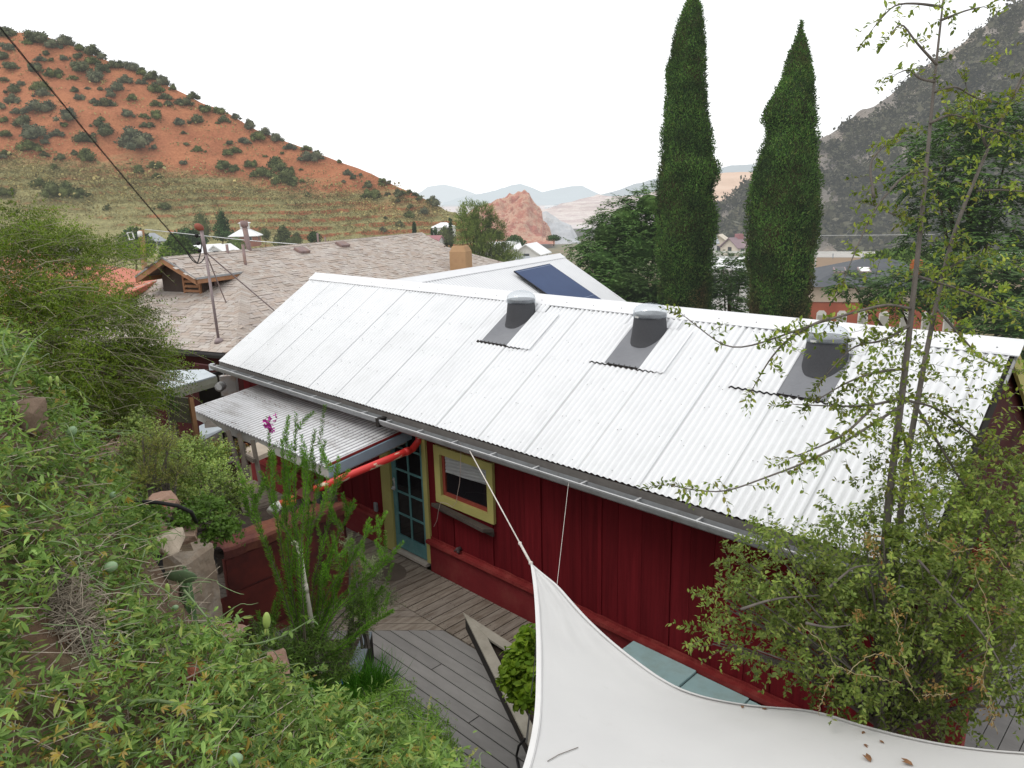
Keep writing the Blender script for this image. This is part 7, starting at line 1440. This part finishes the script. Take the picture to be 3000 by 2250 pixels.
# ------------------------------------------------------------------ feathery shrub on the left
m_feat = leafm("feathery_leaves", [(.105, .19, .03), (.15, .25, .04), (.20, .30, .055), (.11, .20, .045), (.26, .33, .07)], big=1.2, trans=.26, dark=.28)
fs = thing("feathery_bush", "huge arching bush of tiny feathery leaves along the left edge of the picture", "bush", PD(150, 1330, 9.5)); lf = MB(); tw = MB()
FV = [PL(60, 800, 9.6, 230, 150, 1.2), PL(60, 1000, 9.2, 200, 170, 1.3), PL(250, 980, 9.4, 200, 170, 1.3), PL(330, 1110, 9.6, 180, 120, 1.1), PL(210, 1190, 9.0, 200, 90, 1.), PL(420, 1040, 9.9, 80, 90, .6), PL(60, 850, 8.9, 190, 70, .5), PL(20, 640, 10.2, 150, 55, .8), PL(170, 730, 10.2, 170, 62, .9), PL(360, 725, 11.2, 95, 32, .5), PL(330, 900, 10.0, 90, 60, .6), PL(120, 690, 10.4, 140, 50, .7)]
tot = sum(r[0] * r[2] for c, r in FV)
for c, r in FV:
    k = int(5900 * r[0] * r[2] / tot); P, O = ell(c, r, k, .55); k = len(P); D = RH * .9 + Zu * .35 + rng.normal(size=O.shape) * .45 + O * .35; D -= FH * .1
    sprigs(lf, tw, P - D * .2, D, .55, 26, .040, .013, LEAF1, .35, .0045, .7, twig_every=3)
for k in range(44):
    c, r = FV[k % len(FV)]; b = PD(60 + random.uniform(-120, 200), 1300 + random.uniform(-80, 40), 9.6 + random.uniform(-.5, .8)); q = c + RH * random.uniform(-.3, 1.0) * r[0] + Zu * random.uniform(-.4, .7) * r[2] - FH * random.uniform(.2, .8) * r[1]; m_ = b * .45 + q * .55 + Zu * .45 - RH * .2
    tw.tube(arc_resample([b, m_, q, q + RH * .35 - Zu * .15], 10), [.018 * (1 - .8 * i / 10) for i in range(10)], 5, cap=False)
lf.build("foliage", m_feat, fs); tw.build("branches", surf("olive_twigs", (.30, .28, .19), (.2, .18, .12), 8, .9), fs)
shrub("shade_shrub", "dark leafy undergrowth between the feathery bush and the lean-to shed", [PL(250, 1230, 10.5, 160, 70, .6), PL(440, 1190, 11.2, 90, 60, .5), PL(100, 1240, 10, 150, 80, .6)], leafm("undergrowth_leaves", [(.035, .07, .03), (.06, .11, .04), (.09, .15, .07)], big=1.5, trans=.1), 700, .22, 14, .05, .03, PD(260, 1330, 10.5), nst=10)
# ------------------------------------------------------------------ cypresses behind the house
m_cyp = leafm("cypress_sprays", [(.045, .115, .028), (.065, .155, .036), (.09, .19, .045), (.05, .12, .034), (.12, .17, .055)], big=1.1, trans=.12, dark=.42, hz=.015)
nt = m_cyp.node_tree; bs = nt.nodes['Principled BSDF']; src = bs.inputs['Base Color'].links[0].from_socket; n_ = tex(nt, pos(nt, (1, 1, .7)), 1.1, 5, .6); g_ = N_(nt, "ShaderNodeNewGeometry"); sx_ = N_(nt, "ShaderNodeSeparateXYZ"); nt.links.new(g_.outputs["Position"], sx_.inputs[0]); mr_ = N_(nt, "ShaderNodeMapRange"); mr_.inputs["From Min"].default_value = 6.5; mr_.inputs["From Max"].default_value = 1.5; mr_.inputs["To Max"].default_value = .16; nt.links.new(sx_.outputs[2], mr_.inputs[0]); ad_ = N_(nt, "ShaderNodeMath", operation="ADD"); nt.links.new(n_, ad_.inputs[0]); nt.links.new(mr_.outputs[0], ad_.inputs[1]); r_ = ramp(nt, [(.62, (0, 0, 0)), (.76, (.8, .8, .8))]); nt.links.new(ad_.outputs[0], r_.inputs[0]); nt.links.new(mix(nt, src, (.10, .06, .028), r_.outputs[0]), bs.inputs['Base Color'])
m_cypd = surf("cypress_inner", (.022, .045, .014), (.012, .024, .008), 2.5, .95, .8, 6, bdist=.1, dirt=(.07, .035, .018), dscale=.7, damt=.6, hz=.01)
def cypress(name, label, d, rowsL, foot):
    """rowsL: (v, u_left, u_right) silhouette"""
    t = thing(name, label, "cypress", PD((rowsL[-1][1] + rowsL[-1][2]) / 2, foot, d), "pair of tall Italian cypresses behind the white roof")
    vs_ = [q[0] for q in rowsL]; NV = 90; core = []; R_ = []
    for i in range(NV + 1):
        v = vs_[0] + (vs_[-1] - vs_[0]) * i / NV; ul = np.interp(v, vs_, [q[1] for q in rowsL]); ur = np.interp(v, vs_, [q[2] for q in rowsL]); c = PD((ul + ur) / 2, v, d); r = max(.03, (ur - ul) / 2 * d / F); R_.append((c, r))
    seg = 36
    for c, r in R_: core.append([c + r * .86 * (1 + .18 * fbm(math.cos(k / seg * 6.283) * 2.2, math.sin(k / seg * 6.283) * 2.2, c[2] * 1.4)) * (math.cos(k / seg * 6.283) * RH + math.sin(k / seg * 6.283) * FH) for k in range(seg + 1)])
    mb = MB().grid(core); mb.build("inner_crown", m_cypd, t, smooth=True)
    tot = 0; P = []; O = []
    for (c, r), (c2, r2) in zip(R_[:-1], R_[1:]):
        n = int(560 * r * abs(c2[2] - c[2]) / .1) + 6; th = rng.uniform(0, 6.283, n); f = rng.random(n)[:, None]; cc_ = c * (1 - f) + c2 * f
        o = np.cos(th)[:, None] * RH + np.sin(th)[:, None] * FH; nz = np.array([fbm(math.cos(a) * 2.2, math.sin(a) * 2.2, z * 1.4) for a, z in zip(th, cc_[:, 2])]); P.append(cc_ + o * (r * (.91 + .17 * nz + rng.normal(size=n) * .045))[:, None]); O.append(o)
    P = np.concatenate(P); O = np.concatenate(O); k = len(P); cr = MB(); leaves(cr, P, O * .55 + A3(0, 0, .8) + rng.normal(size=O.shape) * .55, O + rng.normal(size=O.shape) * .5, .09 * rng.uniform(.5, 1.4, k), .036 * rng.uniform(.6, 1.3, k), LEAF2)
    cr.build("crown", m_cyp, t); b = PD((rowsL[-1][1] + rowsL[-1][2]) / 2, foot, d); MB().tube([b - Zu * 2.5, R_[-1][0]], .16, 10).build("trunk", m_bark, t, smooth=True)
cypress("cypress", "taller left cypress running out of the top of the picture", 24, [(-60, 2018, 2034), (0, 2012, 2048), (20, 2003, 2056), (60, 1988, 2062), (110, 1972, 2066), (180, 1958, 2068), (260, 1948, 2068), (340, 1944, 2076), (400, 1938, 2086), (440, 1936, 2092), (462, 1934, 2090), (478, 1931, 2106), (520, 1930, 2106), (548, 1928, 2088), (600, 1926, 2092), (640, 1926, 2102), (700, 1924, 2098), (760, 1926, 2086), (850, 1932, 2080), (960, 1940, 2075)], 1050)
cypress("cypress", "shorter right cypress with a pointed tip", 22, [(60, 2346, 2350), (90, 2338, 2352), (130, 2324, 2366), (180, 2304, 2376), (240, 2284, 2384), (300, 2252, 2388), (318, 2238, 2388), (346, 2234, 2388), (368, 2250, 2386), (400, 2246, 2390), (430, 2232, 2392), (500, 2210, 2394), (560, 2200, 2396), (640, 2194, 2400), (700, 2190, 2396), (780, 2190, 2380), (860, 2196, 2370), (960, 2200, 2366), (1000, 2210, 2360)], 1080)
# side tufts
# ------------------------------------------------------------------ feathery compound-leaf trees
m_ail = leafm("sumac_leaves", [(.04, .10, .03), (.065, .15, .045), (.11, .21, .07), (.05, .12, .045), (.14, .22, .12)], big=.5, trans=.2, dark=.5, hz=.015)
def T2(u, v, d, ru, rv_, rd): return PL(u, v, d, ru, rv_, rd)
tree("sumac_tree", "dark feathery leafed tree behind the solar panel left of the tall cypress", "tree", HD(1850, 33, -7), [T2(1775, 690, 34, 58, 55, 1.4), T2(1830, 640, 35, 70, 55, 1.4), T2(1900, 600, 35, 60, 50, 1.3), T2(1765, 765, 33, 68, 55, 1.4), T2(1850, 740, 34, 110, 80, 1.6), T2(1830, 840, 32, 120, 70, 1.5), T2(1930, 700, 35, 70, 90, 1.4), T2(1740, 830, 32, 40, 40, 1.1), T2(1700, 725, 35, 30, 18, .5), T2(1910, 880, 32, 90, 60, 1.2), T2(1780, 900, 31, 120, 50, 1.2)], m_ail, 52000, .62, .075, style='pinnate', trunk_r=.2, group="feathery leafed trees behind the cottage", droop=.35)
tree("sumac_tree", "feathery leafed tree filling the gap between the two cypresses", "tree", HD(2140, 27, -6), [T2(2120, 790, 27, 50, 50, 1.), T2(2150, 860, 27, 55, 55, 1.), T2(2170, 800, 28, 35, 40, .8), T2(2110, 890, 26, 45, 50, 1.)], m_ail, 9000, .5, .065, style='pinnate', trunk_r=.13, core=False, group="feathery leafed trees behind the cottage", droop=.3)
tree("sumac_tree", "big dark feathery leafed tree at the right edge above the school", "tree", HD(2860, 24, -6), [T2(2760, 420, 26, 80, 60, 1.4), T2(2870, 370, 26, 90, 70, 1.5), T2(2960, 400, 26, 90, 80, 1.5), T2(2740, 520, 25, 85, 60, 1.3), T2(2900, 520, 25, 130, 90, 1.8), T2(2790, 620, 25, 100, 60, 1.4), T2(2980, 650, 24, 110, 90, 1.6), T2(2740, 700, 25, 80, 40, 1.0), T2(2880, 730, 24, 110, 50, 1.3)], m_ail, 34000, .62, .075, style='pinnate', core=False, trunk_r=.22, group="feathery leafed trees behind the cottage", droop=.35)
tree("sumac_tree", "dark green tree mass below the feathery tree at the right edge", "tree", HD(2900, 19, -5), [T2(2960, 850, 17, 120, 100, 1.2), T2(2850, 830, 19, 120, 70, 1.2), T2(3020, 1050, 15, 100, 150, 1.2), T2(2700, 830, 20, 90, 50, 1.), T2(2620, 860, 22, 50, 60, .8), T2(2500, 835, 24, 55, 26, .6), T2(2940, 1000, 16, 60, 80, .9), T2(2960, 1250, 14, 120, 120, 1.), T2(3000, 1450, 13, 120, 100, 1.)], m_ail, 30000, .5, .07, style='pinnate', core=False, trunk_r=.2, group="feathery leafed trees behind the cottage", droop=.35)
ftree("tree", "low bright green trees along the road below the mountain", 2640, 738, 790, 210, 62, m_tr_green, n=3000, group="low trees along the mountain road")
# ------------------------------------------------------------------ holly-leafed young oak at right
m_oak = leafm("oak_leaves", [(.12, .19, .05), (.16, .24, .06), (.22, .30, .08), (.15, .22, .08), (.31, .38, .09), (.17, .16, .07)], big=1.7, trans=.3, rough=.42, dark=.5)
m_oakb = surf("oak_bark", (.16, .14, .125), (.09, .08, .07), 14, .85, .5, 60, stretch=(1, 1, .3), bdist=.004)
oak = thing("oak_tree", "young twin stemmed tree with small holly like leaves in front of the roof at right", "tree", PD(2590, 2150, 5.0)); lf = MB(); tw = MB()
OT = (LEAF6[0] * A3(1, 1, 1), LEAF6[1])
trunkA = [(2575, 2150, 5.0), (2585, 1700, 4.95), (2600, 1500, 4.9), (2625, 1290, 4.85), (2650, 1100, 4.8), (2672, 900, 4.8), (2695, 690, 4.75), (2715, 480, 4.75), (2735, 260, 4.7), (2752, 100, 4.7), (2768, -40, 4.7)]
trunkB = [(2620, 1700, 5.1), (2650, 1380, 5.1), (2680, 1220, 5.15), (2712, 1040, 5.2), (2750, 860, 5.2), (2790, 690, 5.2), (2850, 540, 5.2), (2910, 400, 5.2), (2980, 250, 5.2), (3060, 100, 5.2)]
def limb(px, r0, r1, seg=10):
    Q = arc_resample([PD(*q) for q in px], len(px) * 4); n = len(Q); tw.tube(Q, [r0 + (r1 - r0) * i / (n - 1) for i in range(n)], seg); return Q
QA = limb(trunkA, .034, .005); QB = limb(trunkB, .024, .006)
def twigs_along(Q, n, t0, t1, length, nleaf, up_=.25, L=.040, spreadr=1., droop=.2, r=.0016):
    Qa = np.array(Q); t = rng.uniform(t0, t1, n) * (len(Q) - 2); i = t.astype(int); f = (t - i)[:, None]; P = Qa[i] * (1 - f) + Qa[i + 1] * f
    D = rng.normal(size=(n, 3)) * spreadr; D[:, 2] = D[:, 2] * .6 + up_; sprigs(lf, tw, P, D, length, nleaf, L, L * .50, OT, droop, r, .7, tk=.12)
# branches seen in the photograph
BR = [[(2672, 905, 4.8), (2600, 890, 4.6), (2500, 915, 4.5), (2400, 945, 4.45), (2300, 980, 4.4), (2200, 1015, 4.4), (2130, 945 + 80, 4.4), (2010, 930, 4.4)],
      [(2640, 1190, 4.8), (2560, 1240, 4.6), (2450, 1310, 4.5), (2350, 1360, 4.45), (2240, 1400, 4.4), (2120, 1445, 4.4), (2020, 1435, 4.4), (1960, 1420, 4.4)],
      [(2632, 1170, 4.8), (2540, 1190, 4.65), (2440, 1190, 4.6), (2330, 1185, 4.6)], [(2560, 1190, 4.6), (2480, 1270, 4.55), (2400, 1310, 4.5), (2320, 1340, 4.5)],
      [(2430, 930, 4.45), (2350, 965, 4.4), (2290, 1010, 4.4), (2250, 1060, 4.4), (2210, 1130, 4.4)], [(2640, 1170, 4.8), (2740, 1190, 4.9), (2830, 1260, 5.0), (2920, 1330, 5.0), (3040, 1430, 5.0)],
      [(2690, 810, 4.8), (2790, 840, 4.9), (2900, 880, 4.9), (3030, 930, 4.9)], [(2720, 500, 4.75), (2650, 510, 4.7), (2570, 600, 4.6), (2520, 700, 4.6), (2480, 800, 4.6)], [(2560, 580, 4.6), (2545, 470, 4.6), (2620, 400, 4.6)],
      [(2700, 640, 4.8), (2640, 640, 4.7), (2580, 610, 4.7)], [(2745, 190, 4.7), (2680, 120, 4.6), (2640, 60, 4.6), (2610, 100, 4.6)], [(2740, 240, 4.7), (2690, 230, 4.7), (2665, 200, 4.7), (2630, 215, 4.7)], [(2755, 60, 4.7), (2830, 30, 4.7), (2880, 20, 4.7)], [(2760, 20, 4.7), (2690, 10, 4.6), (2620, 10, 4.6), (2560, 80, 4.6)],
      [(2735, 270, 4.7), (2800, 250, 4.8), (2860, 290, 4.9), (2920, 300, 4.9)], [(2725, 360, 4.7), (2790, 330, 4.8), (2880, 370, 4.9), (2960, 390, 4.9)], [(2860, 560, 5.2), (2930, 555, 5.1), (3040, 565, 5.0)], [(2890, 430, 5.2), (2850, 320, 5.1), (2830, 250, 5.0)], [(2910, 400, 5.2), (2960, 300, 5.1), (3020, 200, 5.1)], [(2760, 800, 5.2), (2820, 760, 5.1), (2870, 745, 5.1)], [(2640, 1250, 4.85), (2680, 1400, 4.8), (2720, 1550, 4.7), (2740, 1650, 4.7)],
      [(2670, 950, 4.8), (2590, 1000, 4.7), (2500, 1010, 4.6), (2420, 1100, 4.6)], [(2655, 1080, 4.8), (2560, 1090, 4.7), (2480, 1120, 4.6), (2380, 1180, 4.6)], [(2740, 900, 5.2), (2820, 990, 5.1), (2880, 1060, 5.1), (2960, 1080, 5.0)], [(2690, 1200, 5.1), (2780, 1350, 5.0), (2860, 1480, 5.0), (2940, 1600, 4.9), (2990, 1750, 4.8)]]
for k, px in enumerate(BR):
    Q = limb(px, .010, .003, 6); far = px[-1][0] < 2450; high = px[0][1] < 560
    n = int(np.linalg.norm(Q[-1] - Q[0]) * (22 if far else (17 if high else 30))); twigs_along(Q, n, .08, 1., .13, 9, up_=.1)
    D = nrm(Q[-1] - Q[-3]); sprigs(lf, tw, [Q[-1]] * 3, np.array([D + rng.normal(size=3) * .2 for _ in range(3)]), .14, 10, .038, .018, OT, .1, .0016, .6)
twigs_along(QA, 42, .25, .62, .30, 14); twigs_along(QB, 36, .1, .6, .3, 14); twigs_along(QB, 26, .55, 1., .26, 10); twigs_along(QA, 12, .6, 1., .15, 7)
# airy volume round the stems
for c, r in [PL(2640, 1050, 4.9, 120, 130, .5), PL(2680, 1280, 4.9, 170, 110, .6), PL(2620, 1420, 4.8, 200, 100, .6), PL(2830, 860, 5.0, 160, 110, .6), PL(2900, 1150, 5.0, 120, 150, .6), PL(2500, 1130, 4.6, 90, 80, .3), PL(2880, 1350, 4.9, 140, 130, .6), PL(2920, 760, 5.0, 90, 60, .5), PL(2620, 820, 4.8, 110, 50, .4), PL(2700, 520, 4.8, 120, 70, .4), PL(2900, 330, 5.0, 90, 90, .5), PL(2940, 140, 5.1, 60, 70, .4), PL(2560, 950, 4.6, 60, 40, .3)]:
    k = int(r[0] * r[2] * 400); P, O = ell(c, r, k, .0); sprigs(lf, tw, P, O * .4 + rng.normal(size=O.shape) * .8 + Zu * .2, .17, 9, .040, .020, OT, .15, .0017, .7, twig_every=1)
lf.build("foliage", m_oak, oak); tw.build("trunk", m_oakb, oak, smooth=True)
# dense bush at the foot
ob = thing("oak_bush", "dense bushy thicket with small holly like leaves at the lower right above the sail", "bush", PD(2650, 2150, 5.2)); lf = MB(); tw = MB()
OV_ = [PL(2230, 1830, 4.9, 130, 110, .45), PL(2330, 1700, 4.8, 150, 110, .5), PL(2450, 1850, 4.9, 170, 150, .6), PL(2600, 1700, 4.8, 190, 140, .6), PL(2620, 1920, 5.0, 200, 160, .6), PL(2780, 1800, 4.9, 190, 170, .6), PL(2800, 1550, 4.9, 200, 120, .6), PL(2920, 1700, 4.9, 150, 180, .6), PL(2140, 1770, 4.85, 60, 35, .2), PL(2500, 1570, 4.7, 120, 60, .35), PL(2950, 1950, 5.0, 110, 130, .5), PL(2190, 1700, 4.8, 50, 60, .25), PL(2460, 2010, 5.1, 110, 60, .3), PL(2700, 2050, 5.1, 150, 60, .4), PL(2090, 1870, 4.8, 45, 25, .1), PL(2280, 1600, 4.8, 50, 40, .2), PL(2900, 1450, 5.0, 160, 120, .5)]
tot = sum(r[0] * r[2] for c, r in OV_)
for c, r in OV_:
    k = int(2500 * r[0] * r[2] / tot); P, O = ell(c, r, k, .45, low=-.9); D = O * .5 - RH * .25 + rng.normal(size=O.shape) * .5 + Zu * .25; sprigs(lf, tw, P, D, .20, 15, .036, .018, OT, .2, .0018, .72, twig_every=2)
    for _ in range(5):
        q = c + RH * random.uniform(-.8, .8) * r[0] + Zu * random.uniform(-.7, .8) * r[2] - FH * random.uniform(-.3, .9) * r[1]; b = PD(2600, 2150, 5.2); m_ = (b + q) / 2 + Zu * .15; tw.tube(arc_resample([b, m_, q], 8), [.013 * (1 - .8 * i / 8) for i in range(8)], 6, cap=False)
for px in ([(2170, 1785, 4.5), (2260, 1755, 4.45), (2330, 1748, 4.45), (2400, 1745, 4.5)], [(2690, 1640, 4.5), (2790, 1750, 4.4), (2900, 1880, 4.35), (2990, 2070, 4.35)], [(2430, 1720, 4.4), (2500, 1660, 4.4), (2560, 1655, 4.45)], [(2360, 1825, 4.4), (2430, 1840, 4.4), (2500, 1830, 4.45)]):
    tw.tube(arc_resample([PD(*q) for q in px], 14), [.0085 - .0004 * i for i in range(14)], 7)
lf.build("foliage", leafm("oak_bush_leaves", [(.125, .20, .065), (.17, .26, .08), (.24, .33, .11), (.16, .23, .11), (.31, .38, .13)], big=1.9, trans=.25, rough=.45, dark=.42), ob); tw.build("branches", m_oakb, ob, smooth=True)
dv = thing("dry_vine", "dry orange and yellow dead vine hanging through the thicket at lower right", "vine", PD(2700, 2100, 4.3)); lf = MB(); tw = MB()
DVP = [[(2350, 1830, 4.25), (2400, 1880, 4.25), (2460, 1960, 4.25), (2560, 1985, 4.25), (2640, 2000, 4.25)], [(2480, 1980, 4.2), (2540, 1920, 4.2), (2620, 1920, 4.2), (2660, 1990, 4.2), (2690, 2060, 4.25)], [(2700, 2040, 4.2), (2800, 2030, 4.2)], [(2395, 2085, 4.3), (2420, 2010, 4.3), (2450, 1970, 4.3)], [(2620, 1780, 4.2), (2640, 1900, 4.2), (2665, 2000, 4.2)], [(2700, 1560, 4.3), (2800, 1620, 4.3), (2900, 1600, 4.3), (2980, 1700, 4.3)], [(2850, 1650, 4.3), (2900, 1800, 4.3), (2880, 2000, 4.3), (2920, 2100, 4.3)], [(2540, 1560, 4.4), (2580, 1640, 4.4)], [(2860, 1980, 4.2), (2900, 2040, 4.2), (2915, 2140, 4.2)]]
for px in DVP:
    Q = arc_resample([PD(*q) for q in px], 26); Q = [q + nrm(rng.normal(size=3)) * .010 for q in Q]; tw.tube(Q, [.0022] * 26, 5, cap=False); Qa = np.array(Q); k = 20; i = rng.integers(0, 25, k); leaves(lf, Qa[i] + rng.normal(size=(k, 3)) * .012, rng.normal(size=(k, 3)) * .5 - A3(0, 0, 1), rv(k), .034 * rng.uniform(.5, 1.3, k), .014 * rng.uniform(.6, 1.2, k), LEAF6)
for (u, v, s_) in ((2600, 1720, 20), (2640, 1800, 30), (2790, 1600, 30), (2880, 1640, 35), (2930, 1790, 25), (2850, 1990, 35), (2900, 2090, 30), (2550, 1580, 20), (2740, 2010, 25), (2520, 1800, 14)):
    k = 36; P = PD(u, v, 4.3)[None] + rng.normal(size=(k, 3)) * s_ * 4.3 / F * .6; leaves(lf, P, rng.normal(size=(k, 3)) - A3(0, 0, .6), rv(k), .03 * rng.uniform(.5, 1.2, k), .013 * rng.uniform(.6, 1.2, k), LEAF2)
lf.build("dry_leaves", leafm("dry_vine_leaves", [(.22, .14, .075), (.27, .19, .09), (.19, .11, .06), (.30, .25, .13)], big=3, trans=.2, dark=.7), dv); tw.build("dry_stems", surf("dry_yellow_stem", (.32, .27, .15), (.24, .2, .11), 8, .8), dv)
# right hand background: fence palings and red gate beyond the cottage end
fp = thing("fence", "grey wooden fence boards below the right end of the roof", "fence", PZ(2930, 1500, 0)); mb = MB()
for k in range(16): q = A3(12.2 + .17 * k, 4.6, -.2); mb.box(q[0], q[0] + .13, 4.6, 4.63, -.2, 1.5)
mb.build("paling", m_weath, fp); rb = MB(); rb.box(11.62, 11.75, 1.2, 1.33, -.1, 2.2); tag(rb.build("red_post", m_redt), "red painted post seen through the leaves at the cottage's right corner", "post")
